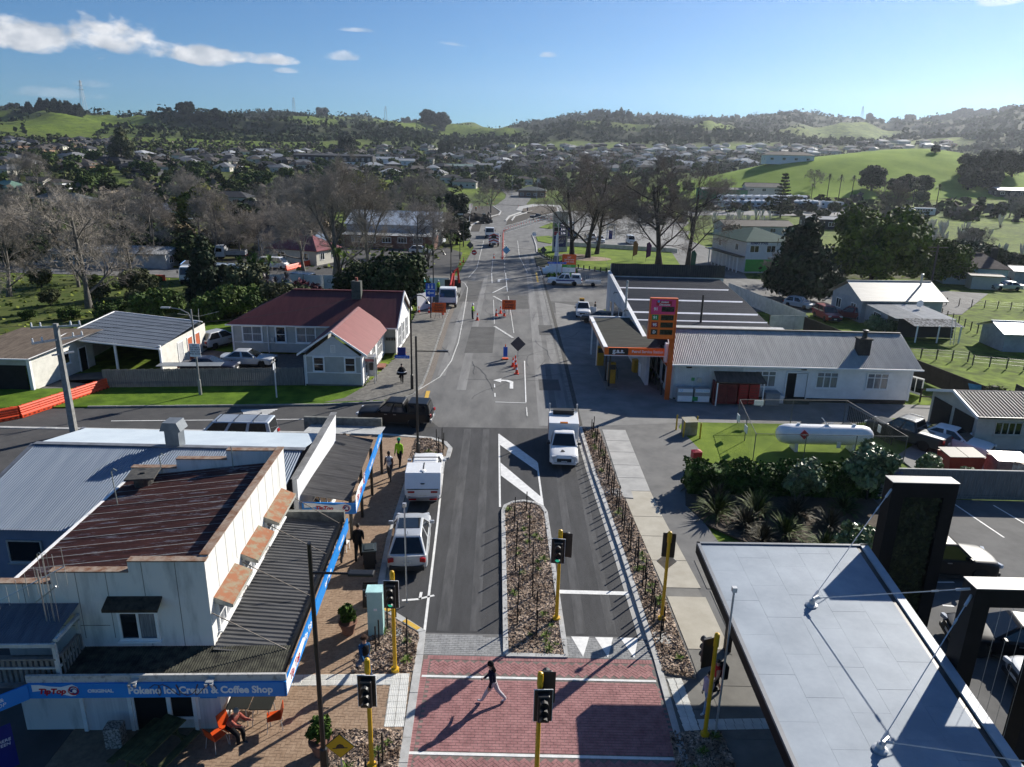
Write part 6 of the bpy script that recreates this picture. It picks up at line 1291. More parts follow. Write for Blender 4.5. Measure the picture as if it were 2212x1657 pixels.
def wheel(par,x,y,r,w=.22,rim=RIM):
 k=(round(r,2),rim.name)
 if k not in _wm:
  _wm[k]=(MB().lathe([(r*.62,-w/2),(r*.93,-w/2),(r,-w*.36),(r,w*.36),(r*.93,w/2),(r*.62,w/2)],22,(0,0,0),0,'y').mesh('wheel',TYRE),)
  mb=MB().lathe([(r*.63,-w*.40),(r*.55,-w*.30),(r*.2,-w*.34),(0,-w*.36)],16,(0,0,0),0,'y')
  for i in range(5):mb.cbox((r*.38*math.cos(i*1.2566),w*.40,r*.38*math.sin(i*1.2566)),(r*.5,.03,r*.14),M=Matrix.Rotation(-i*1.2566,4,'Y'))
  mb.lathe([(0,w*.28),(r*.6,w*.28),(r*.63,w*.42)],16,(0,0,0),0,'y')
  _wm[k]+=(mb.mesh('rim',rim),)
 o=link('wheel',_wm[k][0],par,(x,y,r));c=link('rim',_wm[k][1],o)
 if y<0:c.rotation_euler=(0,0,math.pi)
SPEC=dict(suv=dict(L=4.55,W=1.84,H=1.66,g=.24,belt=1.02,hood=.98,a=1.15,b=1.95,c=3.75,d=4.36,r=.35,fa=.88,ra=3.55),big=dict(L=4.85,W=1.96,H=1.78,g=.26,belt=1.10,hood=1.07,a=1.25,b=2.05,c=4.35,d=4.75,r=.38,fa=.92,ra=3.85),sedan=dict(L=4.75,W=1.82,H=1.45,g=.19,belt=.92,hood=.90,a=1.35,b=2.2,c=3.45,d=4.15,r=.33,fa=.92,ra=3.68,boot=.98),hatch=dict(L=4.25,W=1.77,H=1.52,g=.2,belt=.95,hood=.93,a=1.15,b=1.95,c=3.6,d=4.1,r=.33,fa=.85,ra=3.45),ute=dict(L=5.35,W=1.88,H=1.80,g=.32,belt=1.12,hood=1.10,a=1.40,b=2.15,c=3.35,d=3.62,r=.39,fa=.95,ra=4.15),scab=dict(L=5.1,W=1.78,H=1.68,g=.28,belt=1.02,hood=1.0,a=1.35,b=2.0,c=2.65,d=2.85,r=.35,fa=.9,ra=3.9),van=dict(L=4.9,W=1.76,H=1.98,g=.2,belt=1.12,hood=1.10,a=.35,b=1.15,c=4.72,d=4.86,r=.33,fa=.78,ra=3.75))
def car(kind,label,cat,loc,rz,pt,group=None,name=None,rim=RIM,nwin=2,plate=None,solid_rear=False):
 """rz: heading of the nose, 0 = +X"""
 s=SPEC[kind];L,W,g_,bt,hd=s['L'],s['W'],s['g'],s['belt'],s['hood'];h=L/2
 t=thing(name or{'suv':'parked_car','big':'parked_car','sedan':'parked_car','hatch':'parked_car','ute':'pickup_truck','scab':'pickup_truck','van':'van'}[kind],label,cat,loc,rz,group)
 X=lambda d:h-d
 r=s['r'];ar=r*1.17
 def arch(c):return[(X(c)+ar*math.cos(a),max(g_,r+ar*math.sin(a)))for a in np.linspace(math.pi,0,9)]
 rear_top=s.get('boot',bt)
 low=[(X(L)+.04,g_+.12)]+arch(s['ra'])+arch(s['fa'])+[(X(.03),g_+.08)]
 top=[(X(0),.55),(X(.02),hd*.72),(X(.10),hd*.88),(X(.35),hd*.95),(X(s['a'])+.02,hd),(X(s['a'])-.1,bt),(X(s['d'])+.1,rear_top if kind=='sedan' else bt),(X(L)+.04,(rear_top if kind=='sedan' else bt)-.03),(X(L),.62)]
 prof=low+top;mb=MB();lay=((-W/2,.34,.10),(-W/2+.03,.22,.05),(-W/2+.1,.13,.02),(-W/2+.3,.05,.0),(-W*.12,0,-.02),(W*.12,0,-.02),(W/2-.3,.05,0),(W/2-.1,.13,.02),(W/2-.03,.22,.05),(W/2,.34,.10));n=len(prof)
 vs_=[]
 for y,ix,iz in lay:
  for x,z in prof:
   e=sstep(.62,1.0,abs(x)/h);yy=y
   if z>.8:yy=y*(1-.05*(z-.8)/.3)
   vs_.append((x-math.copysign(ix*e,x),yy,z-(iz if z>.7 else 0)))
 fs_=[]
 for k in range(len(lay)-1):
  for i in range(n):a,b=k*n+i,k*n+(i+1)%n;fs_.append((a,b,b+n,a+n))
 fs_+=[tuple(range(n)),tuple(range((len(lay)-1)*n,len(lay)*n))[::-1]]
 body=mb.add(vs_,[f[::-1]for f in fs_]).obj('body',pt,t,smooth=True);body.data.set_sharp_from_angle(angle=R(32))
 # cabin
 H=s['H'];wb,wt=W/2-.07,W/2-(.12 if kind=='van' else .30 if kind in('suv','hatch','sedan')else .24);zb=bt-.03;xa,xb,xc,xd=X(s['a']),X(s['b']),X(s['c']),X(s['d'])
 if kind in('sedan',):zb2=s['boot']-.03
 else:zb2=zb
 cab=MB();c=[(xa,-wb,zb),(xa,wb,zb),(xd,wb,zb2),(xd,-wb,zb2),(xb,-wt,H-.04),(xb,wt,H-.04),(xc,wt,H-.05),(xc,-wt,H-.05),(xb-.15,-wt*.8,H),(xb-.15,wt*.8,H),(xc+.15,wt*.8,H-.01),(xc+.15,-wt*.8,H-.01)]
 cab.add(c,[(0,1,5,4),(2,3,7,6),(3,0,4,7),(1,2,6,5),(4,5,9,8),(6,7,11,10),(7,4,8,11),(5,6,10,9),(8,9,10,11)]).obj('cabin',pt,t,bevel=.07,smooth=True,seg=3).modifiers.new('normals','WEIGHTED_NORMAL')
 def pane(q,nm,ins=.06,out=.012,m=AUTOG):
  q=[Vector(p)for p in q];ce=sum(q,Vector())/4;nn=(q[1]-q[0]).cross(q[3]-q[0]).normalized()
  if nn.dot(ce-Vector((0,0,.8)))<0:nn=-nn
  q=[p+(ce-p).normalized()*ins*1.3+nn*out for p in q]
  f=(0,1,2,3)if(q[1]-q[0]).cross(q[3]-q[0]).dot(nn)>0 else(3,2,1,0)
  MB().add(q,[f]).obj(nm,m,t)
 C=[Vector(p)for p in c]
 pane((C[0],C[1],C[5],C[4]),'windscreen',.07)
 if not solid_rear:pane((C[2],C[3],C[7],C[6]),'rear_window',.09)
 for a,b,e,f in((0,3,7,4),(1,2,6,5)):
  A,B,Cc,D=C[a],C[b],C[e],C[f]
  for i in range(nwin):u0,u1=.03+i*.95/nwin,.03+(i+.93)*.95/nwin;pane((A.lerp(B,u0),A.lerp(B,u1),D.lerp(Cc,u1),D.lerp(Cc,u0)),'side_window',.045)
 for y in(-1,1):
  for ax in(s['fa'],s['ra']):wheel(t,X(ax),y*(W/2-.12),r,.22,rim)
  MB().cbox((X(.11),y*(W/2-.30),hd*.78),(.16,.40,.17),y*-.35).obj('headlight',HEADL,t,bevel=.02);MB().cbox((X(L-.05),y*(W/2-.20),bt-.2),(.12,.26,.20 if kind!='sedan' else .14),y*.3).obj('tail_light',TAILL,t,bevel=.02)
  MB().cbox((xa-.28,y*(W/2+.08),bt+.07),(.12,.22,.15)).obj('mirror',pt if kind!='scab' else PLAST,t,bevel=.02)
  for d in((.33,.62)if nwin>1 else(.6,)):MB().cbox((xa+(xd-xa)*d,y*(W/2-.005),bt-.17),(.2,.03,.04)).obj('door_handle',pt if pt is not P_BLACK else RIM,t)
  MB().box(X(s['ra'])+ar,y*(W/2-.03)-.02,g_-.03,X(s['fa'])-ar,y*(W/2-.03)+.02,g_+.09).obj('sill',PLAST,t)
 MB().cbox((X(.045),0,.60),(.1,W*.5,.22)).obj('grille',PLAST,t,bevel=.02);MB().cbox((X(.07),0,g_+.13),(.16,W*.84,.18)).obj('front_bumper',PLAST if pt is not P_WHITE else pt,t,bevel=.03);MB().cbox((X(L-.06),0,g_+.17),(.16,W*.86,.24)).obj('rear_bumper',PLAST if kind in('suv','big','scab')else RIM if kind=='ute' else pt,t,bevel=.03)
 for e,nm in((X(-.005),'f'),(X(L+.02),'r')):
  p=MB().cbox((e,0,.50 if nm=='f' else .72),(.015,.36,.12)).obj('number_plate',PLATE,t)
  if plate:text(plate,.1,BLACKM,p,(e+(.012 if nm=='f' else-.012),0,.50 if nm=='f' else .72),(R(90),0,R(90)if nm=='f' else R(-90)),ext=.001)
 return t,X,s
N_,S_,E_d,W_d=R(90),R(-90),0.,R(180)
# black double cab with canopy, turning into the side street
t,X,s=car('ute','black double cab pickup with black canopy turning into the side street','pickup truck',(-8.25,47.9,.02),W_d-.06,P_BLACK,rim=RIMB,solid_rear=True)
def canopy(t,X,s,pt,z1=None,win=True):
 W=s['W'];x0,x1=X(s['d']+.05),X(s['L']-.12);zb=s['belt']-.03;z1=z1 or s['H']-.02;w0,w1=W/2-.06,W/2-.22
 MB().add([(x0,-w0,zb),(x0,w0,zb),(x1,w0,zb),(x1,-w0,zb),(x0,-w1,z1),(x0,w1,z1),(x1+.18,w1,z1-.02),(x1+.18,-w1,z1-.02)],[(1,0,4,5),(3,2,6,7),(0,3,7,4),(2,1,5,6),(4,7,6,5)]).obj('canopy',pt,t,bevel=.04)
 if win:
  for y in(-1,1):MB().add([(x0-.12,y*(w0-.015),zb+.1),(x1+.25,y*(w0-.015),zb+.1),(x1+.36,y*(w1+.03),z1-.12),(x0-.12,y*(w1+.03),z1-.12)],[(0,1,2,3)if y>0 else(3,2,1,0)]).obj('side_window',AUTOG,t)
  MB().add([(x1-.015,-w0+.12,zb+.08),(x1-.015,w0-.12,zb+.08),(x1+.12,w1-.08,z1-.12),(x1+.12,-w1+.08,z1-.12)],[(3,2,1,0)]).obj('rear_window',AUTOG,t)
canopy(t,X,s,P_BLACK)
# white pickup with a tall service box (rear view)
t,X,s=car('ute','white pickup with tall white service box parked at the kerb','pickup truck',(-4.85,37.6,.02),N_+.06,P_WHITE,solid_rear=True)
b=MB().ext([(X(3.72),.95),(X(3.72),1.95),(X(5.15),1.95),(X(5.55),1.15),(X(5.5),.80),(X(4.7),.80),(X(4.6),.95)],'y',-.96,.96).obj('service_box',P_WHITE,t,bevel=.03)
MB().box(X(5.58),-.85,1.15,X(5.52),.85,1.18).box(X(5.14),-.03,1.95,X(3.8),.03,1.965).obj('seam',PLAST,t)
MB().lathe([(.17,0),(.17,.02),(.1,.06),(0,.08)],14,(X(4.9),0,1.95)).obj('roof_vent',TRIM,t);MB().lathe([(0,0),(.12,0)],14,(X(5.42),0,1.45)).obj('handle',BLACKM,t)
for y in(-.62,.62):MB().cbox((X(5.535),y,1.0),(.04,.36,.1)).obj('tail_light',TAILL,t);MB().cbox((X(5.45),y*.9,.52),(.06,.4,.06)).obj('tail_light',TAILL,t)
MB().box(X(2.95)-.02,-.75,1.9,X(2.95)+.04,.75,1.94).box(X(2.95),-.75,1.8,X(2.95)+.03,-.72,1.9).box(X(2.95),.72,1.8,X(2.95)+.03,.75,1.9).obj('roof_bar',BLACKM,t)
# silver crossover with dark glass roof
t,X,s=car('suv','silver crossover with a dark glass roof parked behind the white service pickup','car',(-4.72,30.4,.02),N_+.07,P_LSIL,plate='HPY701')
MB().box(X(3.1),-.52,1.655,X(2.1),.52,1.67).obj('glass_roof',AUTOG,t)
MB().tube([(X(3.6),0,1.65),(X(3.75),0,1.85)],.01,4).obj('antenna',BLACKM,t)
# white tyre service truck coming towards the camera
t,X,s=car('scab','white tyre service pickup with red sided box driving towards the camera','pickup truck',(3.42,42.9,.02),S_-.04,P_WHITE,solid_rear=True,plate='KWT417')
MB().box(X(5.35),-.98,.75,X(2.95),.98,1.95).obj('service_box',P_WHITE,t,bevel=.03)
for y in(-1,1):MB().box(X(5.3),y*.985-.01,.8,X(3.0),y*.985+.01,1.9).obj('red_side',mat('service_red',(.22,.02,.03),.4),t)
MB().box(X(5.1),-.7,1.95,X(4.6),.7,2.25).obj('tool_tray',PLAST,t);MB().tube([(X(4.9),-.85,2.1),(X(4.9),.85,2.1)],.05,6).obj('roller',GALV,t)
for y in(-.92,.92):MB().tube([(X(5.2),y,1.95),(X(5.2),y,2.45)],.035,6).cbox((X(5.2),y,2.48),(.12,.1,.12)).obj('crane_post',GALV,t)
MB().box(X(3.05),-.25,1.95,X(2.9),.25,2.03).obj('beacon',ORANGEL,t);MB().tube([(X(-.08),-.65,.75),(X(-.12),-.6,.5),(X(-.12),.6,.5),(X(-.08),.65,.75)],.035,6).obj('bull_bar',GALV,t)
z_=.985;lg=MB().add([(X(.78),-.30,z_),(X(.42),-.30,z_-.03),(X(.42),-.16,z_-.03),(X(.55),.0,z_-.02),(X(.78),.06,z_)],[(0,1,2,3,4)]).obj('bonnet_badge',BLACKM,t);MB().add([(X(.80),-.02,z_+.006),(X(.56),.02,z_-.012),(X(.5),.30,z_-.016),(X(.80),.12,z_+.006)],[(0,1,2,3)]).obj('bonnet_badge',mat('badge_red',(.5,.02,.03),.4),t)
text('B',.42,BLACKM,t,(X(.60),-.1,z_+.006),(0,R(5),R(90)),'bonnet_letter',bold=.03,shear=.2)
# van with roof racks in the side street
t,X,s=car('van','silver blue van with roof racks parked behind the blue roofed building','van',(-17.7,42.9,.02),W_d+.02,paint('ice_blue_paint',(.42,.47,.53),.2),nwin=3)
for d in(1.5,2.6,3.8):MB().tube([(X(d),-.8,1.98),(X(d),-.8,2.08),(X(d),.8,2.08),(X(d),.8,1.98)],.025,5).obj('roof_rack',BLACKM,t)
for d in range(8):MB().box(X(1.3),-.6+d*.16,1.975,X(4.5),-.57+d*.16,1.99).obj('roof_rib',t.children[0].data.materials[0]if t.children else P_LSIL,t)
# yard on the left
car('suv','silver crossover parked between the carport and the grey house','car',(-29.2,68.6,.04),R(62),P_LSIL);car('sedan','pale silver sedan behind the paling fence','car',(-23.9,61.9,.04),R(2),P_LSIL);car('sedan','dark blue sedan low behind the paling fence','car',(-26.3,59.2,.04),R(4),P_DBLUE)
# trucks
def truck(label,loc,rz,L=7.,deck='flat',cab=P_WHITE,group=None,cat='truck',W=2.3):
 t=thing('truck',label,cat,loc,rz,group);h=L/2
 MB().add([(h,-W/2,.55),(h,W/2,.55),(h-1.75,W/2,.55),(h-1.75,-W/2,.55),(h-.02,-W/2,1.35),(h-.02,W/2,1.35),(h-1.75,W/2,1.35),(h-1.75,-W/2,1.35),(h-.3,-W/2+.1,2.55),(h-.3,W/2-.1,2.55),(h-1.75,W/2-.1,2.6),(h-1.75,-W/2+.1,2.6)],[(0,1,5,4),(2,3,7,6),(1,2,6,5),(3,0,4,7),(4,5,9,8),(6,7,11,10),(5,6,10,9),(7,4,8,11),(8,9,10,11),(3,2,1,0)]).obj('cab',cab,t,bevel=.05)
 MB().add([(h-.035+.02,-W/2+.15,1.45),(h-.035+.02,W/2-.15,1.45),(h-.265,W/2-.22,2.4),(h-.265,-W/2+.22,2.4)],[(0,1,2,3)]).obj('windscreen',AUTOG,t)
 for y in(-1,1):
  MB().add([(h-.2,y*(W/2+.004),1.45),(h-1.3,y*(W/2+.004),1.45),(h-1.3,y*(W/2-.085),2.35),(h-.42,y*(W/2-.085),2.35)],[(0,1,2,3)if y>0 else(3,2,1,0)]).obj('side_window',AUTOG,t)
  MB().cbox((h+.01,y*(W/2-.3),.85),(.06,.35,.2)).obj('headlight',HEADL,t);MB().cbox((h-.05,y*(W/2+.18),1.9),(.1,.16,.4)).obj('mirror',PLAST,t);MB().cbox((-h-.02,y*(W/2-.3),.8),(.06,.35,.14)).obj('tail_light',TAILL,t)
  for x in((h-.95,-h+1.4)if L<8 else(h-1.0,-h+2.2,-h+1.0)):wheel(t,x,y*(W/2-.2),.46,.3)
 MB().box(-h,-.45,.6,h-1.8,.45,.85).obj('chassis',PLAST,t);MB().cbox((h+.02,0,.65),(.1,W*.9,.25)).obj('front_bumper',PLAST,t)
 if deck=='tip':MB().box(-h,-W/2,.9,h-1.9,W/2,1.0).box(-h,-W/2,1.0,-h+.08,W/2,1.7).box(h-1.98,-W/2,1.0,h-1.9,W/2,2.0).box(-h+.08,-W/2,1.0,h-1.98,-W/2+.08,1.7).box(-h+.08,W/2-.08,1.0,h-1.98,W/2,1.7).obj('tipper_body',cab if cab is not P_WHITE else mat('tipper_grey',(.3,.32,.34),.5,var=.2),t);MB().box(-h+.1,-W/2+.1,1.0,h-2,W/2-.1,1.5).obj('load',SOIL,t)
 elif deck=='box':MB().box(-h,-W/2,.9,h-1.9,W/2,2.75).obj('box_body',P_WHITE,t,bevel=.03);MB().box(-h+.2,-W/2+.2,2.75,h-2.1,W/2-.2,2.8).obj('roof_tarp',mat('dark_tarp',(.04,.04,.045),.9),t);[MB().box(-h,y-.03,2.55,h-1.9,y+.03,2.78).obj('blue_rail',SKYB,t)for y in(-W/2,W/2)]
 elif deck=='flat':MB().box(-h,-W/2,.92,h-1.9,W/2,1.04).obj('deck',mat('truck_deck',(.22,.22,.21),.8,var=.2),t)
 return t,h
truck('white enclosed truck with a blue top rail parked on the grass by the lane',(-48.6,106.5,0),R(-75),6.2,'box');truck('small white flatbed truck behind the dark rail fence',(-52.4,132,0),R(190),5.4,'tip')
t,X,s=car('van','white van with ladders on its roof behind the red roofed house','van',(-30.9,104.5,0),R(-20),P_WHITE);[MB().tube([(X(1.2),y,2.08),(X(4.4),y,2.08)],.03,4).obj('ladder',GALV,t)for y in(-.5,-.1,.3,.6)]
car('van','white van half hidden by the cabbage trees','van',(-41,121.5,0),R(-8),P_WHITE);car('suv','white SUV parked in the church yard','car',(-19.4,146.5,.02),R(-3),P_WHITE)
t,h=truck('white crane truck with folded red crane parked at the kerb',(-8.6,95.2,.02),S_+.02,10.4,'flat')
CRR=mat('crane_red',(.45,.03,.02),.4);MB().box(h-2.5,-.35,1.0,h-2.0,.35,2.2).obj('crane_base',PLAST,t);MB().box(-h+.0,-1.15,1.04,-h+.1,1.15,2.1).obj('headboard',PLAST,t)
MB().tube([(-1.9,.2,1.1),(-2.2,.3,3.6)],.16,6).tube([(-2.2,.3,3.6),(-2.9,.8,4.1),(-3.2,1.0,2.0)],.15,6).tube([(-2.2,.2,3.5),(1.5,.1,2.4)],.13,6).obj('crane_boom',CRR,t)
t,h=truck('traffic management truck with red and white chevron board',(-4.8,164.5,.02),N_,6.6,'flat');cb=MB().box(-h-.1,-1.15,.9,-h,1.15,3.1).obj('chevron_board',SIGNW,t);CHR=mat('chevron_red',(.45,.03,.03),.5)
for i in range(3):
 z=.95+i*.62
 for y in(-1,1):MB().add([(-h-.11,0,z+.5),(-h-.11,y*1.12,z-.1+.15),(-h-.11,y*1.12,z+.18+.15),(-h-.11,0,z+.82)],[(0,1,2,3)if y>0 else(3,2,1,0)]).obj('chevron',CHR,cb)
MB().box(-h-.14,-.55,1.9,-h-.11,.55,2.65).obj('arrow_panel',BLACKM,cb)
truck('white tipper truck parked ahead of the chevron truck, facing the camera',(-6.6,184.5,.02),S_+.05,7.6,'tip')
# excavator at the works
ex=thing('excavator','dark excavator working at the roundabout edge','excavator',(-9.6,226,.1),R(-70));DY=mat('digger_grey',(.05,.045,.04),.6,var=.2)
for y in(-.9,.9):MB().ext([(-1.6,0),(1.6,0),(1.8,.4),(1.5,.75),(-1.5,.75),(-1.8,.4)],'y',y-.25,y+.25).obj('track',PLAST,ex)
MB().box(-1.6,-1.1,.85,.9,1.1,1.8).obj('body',DY,ex,bevel=.08);MB().box(.0,-1.0,1.8,1.2,0.0,2.9).obj('cab',AUTOG,ex,bevel=.08);MB().tube([(.9,.4,1.5),(2.6,.4,3.6),(4.2,.4,2.9)],.2,6).tube([(4.2,.4,3.0),(4.8,.4,1.2)],.16,6).obj('boom',DY,ex);MB().ext([(4.3,.4),(5.2,.5),(5.1,1.3),(4.6,1.3)],'y',-.1,.9).obj('bucket',PLAST,ex)
car('ute','dark grey pickup driving round the roundabout','pickup truck',(7.5,247,.16),R(-4),P_GREY);car('van','white van coming down the hill towards the works','van',gt(1087,413),S_+.1,P_WHITE);car('van','grey people carrier following the white van down the hill','van',gt(1093,399),S_+.12,P_GREY);car('suv','pale blue car parked up the side road','car',gt(1135,401),S_,P_LSIL)
# right side
t,X,s=car('ute','white sign written double cab pickup with canopy by the traffic island','pickup truck',(7.9,111,.02),R(176),P_WHITE);canopy(t,X,s,P_WHITE)
for y in(-1,1):MB().box(X(4.2),y*.945-.004,.75,X(1.3),y*.945+.004,.95).obj('lettering_band',NAVY,t)
tr=thing('trailer','small silver caged trailer behind the sign written pickup','trailer',(12.3,110.9,.02),R(176));MB().box(-1.2,-.75,.45,1.2,.75,.8).obj('tray',GALV,tr)
for i in range(9):MB().tube([(-1.2+i*.3,-.74,.8),(-1.2+i*.3,-.74,1.5)],.015,4).tube([(-1.2+i*.3,.74,.8),(-1.2+i*.3,.74,1.5)],.015,4).obj('cage_bar',GALV,tr)
[wheel(tr,0,y*.85,.3,.18)for y in(-1,1)];MB().tube([(1.2,0,.5),(2.1,0,.45)],.04,5).obj('drawbar',GALV,tr)
t,X,s=car('scab','white single cab pickup with its door open at the old pumps','pickup truck',(8.7,88.2,.02),S_-.06,P_WHITE,nwin=1);MB().box(X(4.95),-.75,1.0,X(2.95),.75,1.03).obj('deck_liner',PLAST,t);MB().cbox((X(1.5),.9+.35,.8),(.08,.8,.85),-.3).obj('open_door',P_WHITE,t)
car('hatch','dark car nose out of the workshop doorway','car',(10.2,83.2,.02),R(150),P_GREY);car('hatch','red hatchback parked by the park edge','car',(26.6,122.5,.02),R(180),P_RED);car('sedan','white sedan parked behind the black roofed workshop','car',(26.6,117.6,.02),R(2),P_WHITE);car('big','black four wheel drive with bull bar parked beside the red hatchback','car',(32.0,119.4,.02),R(176),P_BLACK,rim=RIMB)
car('suv','white SUV at the far petrol pump','car',(19.2,183,.06),N_+.1,P_WHITE);car('hatch','dark green car nosed in at the far petrol pump','car',(15.2,186,.06),S_,paint('dark_teal_paint',(.015,.04,.045)));car('hatch','white hatchback between the bare park trees at the far pumps','car',(20.9,176.5,.06),S_,P_WHITE);car('van','white van parked on the far petrol forecourt','van',(28.0,175.5,.06),S_,P_WHITE)
car('big','faded red SUV facing the camera beside the grey cottage','car',(39.6,88.6,.02),S_+.03,P_RED);car('suv','red car half hidden by the feathery shrub','car',(42.8,89.2,.02),R(150),P_RED);car('hatch','silver old hatchback under the drooping conifer','car',(39.0,96.0,.02),R(-55),P_LSIL)
t,X,s=car('ute','dark grey pickup with pale load cover beside the tank enclosure','pickup truck',(27.6,46.4,.05),R(128),P_GREY);MB().add([(X(3.7),-.78,1.13),(X(3.7),.78,1.13),(X(5.2),.78,1.12),(X(5.2),-.78,1.12)],[(3,2,1,0)]).obj('load_cover',mat('pale_cover',(.42,.43,.43),.5,var=.1),t);MB().box(X(3.25),-.7,1.81,X(2.3),-.66,1.86).box(X(3.25),.66,1.81,X(2.3),.7,1.86).obj('roof_rail',GALV,t)
car('sedan','white sedan with boot spoiler in front of the garage doors','car',(30.2,45.4,.05),R(-47),P_WHITE)
car('suv','white and grey SUV beside the red roofed cottage','car',(83.5,124,.02),R(175),P_LSIL);car('sedan','silver sedan parked on the grass by the red roofed cottage','car',(80.5,116.2,.02),R(178),P_SILV)
car('big','black luxury SUV in the car park beyond the portal','car',(20.2,29.6,.1),R(-4),P_BLACK);car('sedan','black sedan seen through the open portal','car',(19.9,23.8,.1),R(168),P_BLACK);car('sedan','silver car nose at the right edge of the car park','car',(20.8,21.3,.1),R(172),P_LSIL)
car('hatch','blue grey car parked up on the hill road at the left','car',gt(182,343),R(-10),P_LSIL);car('hatch','white car under the bare trees at the far left','car',gt(165,548),R(-10),P_WHITE)
# campervans
def camper(loc,rz,label,group=None):
 if 'camper' not in _trees:
  t=thing('campervan',label,'campervan',loc,rz,group);W=2.3;h=3.5
  MB().ext([(-h,.55),(h-1.6,.55),(h-1.6,2.15),(h-.9,2.25),(h-.9,2.85),(h-1.5,3.2),(-h,3.2)],'y',-W/2,W/2).obj('body',P_WHITE,t,bevel=.08);MB().ext([(h-1.6,.5),(h,.55),(h,1.15),(h-.55,1.3),(h-1.1,2.15),(h-1.6,2.15)],'y',-W/2+.15,W/2-.15).obj('cab',P_WHITE,t,bevel=.05)
  MB().add([(h-.53,-W/2+.3,1.33),(h-.53,W/2-.3,1.33),(h-1.06,W/2-.35,2.1),(h-1.06,-W/2+.35,2.1)],[(0,1,2,3)]).obj('windscreen',AUTOG,t);MB().cbox((h+.01,0,.8),(.05,1.3,.3)).obj('grille',PLAST,t)
  for y in(-1,1):
   MB().cbox((-.8,y*W/2,2.0),(1.2,.03,.6)).obj('side_window',AUTOG,t);MB().cbox((-1.2,y*W/2,1.2),(3,.02,.12)).obj('stripe',mat('grey_stripe',(.15,.17,.2),.5),t);MB().cbox((h,y*.75,.85),(.06,.3,.2)).obj('headlight',HEADL,t)
   for x in(h-.9,-h+1.5):wheel(t,x,y*(W/2-.2),.35,.22)
  MB().box(-1.2,-.4,3.2,-.4,.4,3.3).obj('roof_light',AUTOG,t);MB().box(-2.6,-.5,3.2,-1.7,.2,3.42).obj('air_conditioner',TRIM,t);_trees['camper']=t;return t
 return dup(_trees['camper'],loc,rz,label,group)
gpc='white campervans parked in rows in the yard'
for i in range(15):
 u=1563+i*13.6
 if 1668<u<1690:continue
 camper(gt(u,449+.3*i*.1),S_+.18,'white campervan in the front row of the campervan yard',gpc)
for i in range(11):camper(gt(1560+i*17,437+.15*i),S_+.18,'white campervan in the back row of the campervan yard',gpc)
camper(gt(1785,452),S_+.3,'last front row campervan facing the camera at the right end');camper(gt(1805,453),R(2),'campervan parked sideways at the right end of the row')
t=thing('bus','long white house bus parked on the grass by the twiggy tree','bus',gt(1980,466),R(-3));MB().box(-6,-1.2,.5,6,1.2,3.0).obj('body',P_WHITE,t,bevel=.12)
for i in range(7):MB().cbox((-1.2+i*.95,-1.205,2.2),(.8,.03,.75)).obj('side_window',AUTOG,t)
MB().cbox((6.0,0,2.0),(.04,2.1,1.1)).obj('windscreen',AUTOG,t);[wheel(t,x,y*1.05,.48,.28)for x in(3.8,-3.6)for y in(-1,1)];MB().cbox((-4,-1.4,2.6),(4.5,1.6,.06)).obj('awning',TRIM,t)
# bins
sk=thing('skip_bin','large red skip bin with black lids on wheels','skip bin',(28.4,41.6,.04),.03);SKR=mat('skip_red',(.27,.02,.012),.5,scale=2,col2=(.36,.04,.02));MB().ext([(-1.0,.2),(1.0,.2),(1.15,1.1),(-1.15,1.15)],'y',-.65,.65).obj('bin',SKR,sk)
for x in(-.58,.58):MB().add([(x-.56,-.68,1.14),(x+.56,-.68,1.14),(x+.56,.68,1.26),(x-.56,.68,1.26),(x-.56,-.68,1.18),(x+.56,-.68,1.18),(x+.56,.68,1.31),(x-.56,.68,1.31)],[(4,5,6,7),(0,1,5,4),(3,2,1,0),(1,2,6,5),(3,0,4,7)]).obj('lid',PLAST,sk)
[MB().lathe([(.09,-.04),(.09,.04)],10,(x,y,.09),0,'y').obj('caster',PLAST,sk)for x in(-.85,.85)for y in(-.5,.5)]
sk=thing('cage_bin','mesh sided recycling bin with pale lids next to the garage','bin',(31.0,41.0,.04),-.08);MB().box(-1.0,-.65,.12,1.0,.65,.3).box(-1,-.65,.3,-.1,.65,1.15).obj('base',mat('bin_grey',(.25,.15,.14),.7,var=.3),sk);CLT=mat('packaging_waste',(.3,.22,.18),.9,scale=9,col2=(.6,.55,.5));MB().box(-.08,-.6,.3,.95,.6,.95).obj('waste',CLT,sk)
for x in(-.08,.25,.6,.98):MB().tube([(x,-.65,.3),(x,-.65,1.2)],.02,4).obj('cage_bar',GALV,sk)
for x in(-.52,.52):MB().add([(x-.5,-.7,1.2),(x+.5,-.7,1.2),(x+.5,.7,1.34),(x-.5,.7,1.34)],[(0,1,2,3)]).obj('lid',mat('pale_lid',(.42,.42,.41),.4,var=.15),sk)
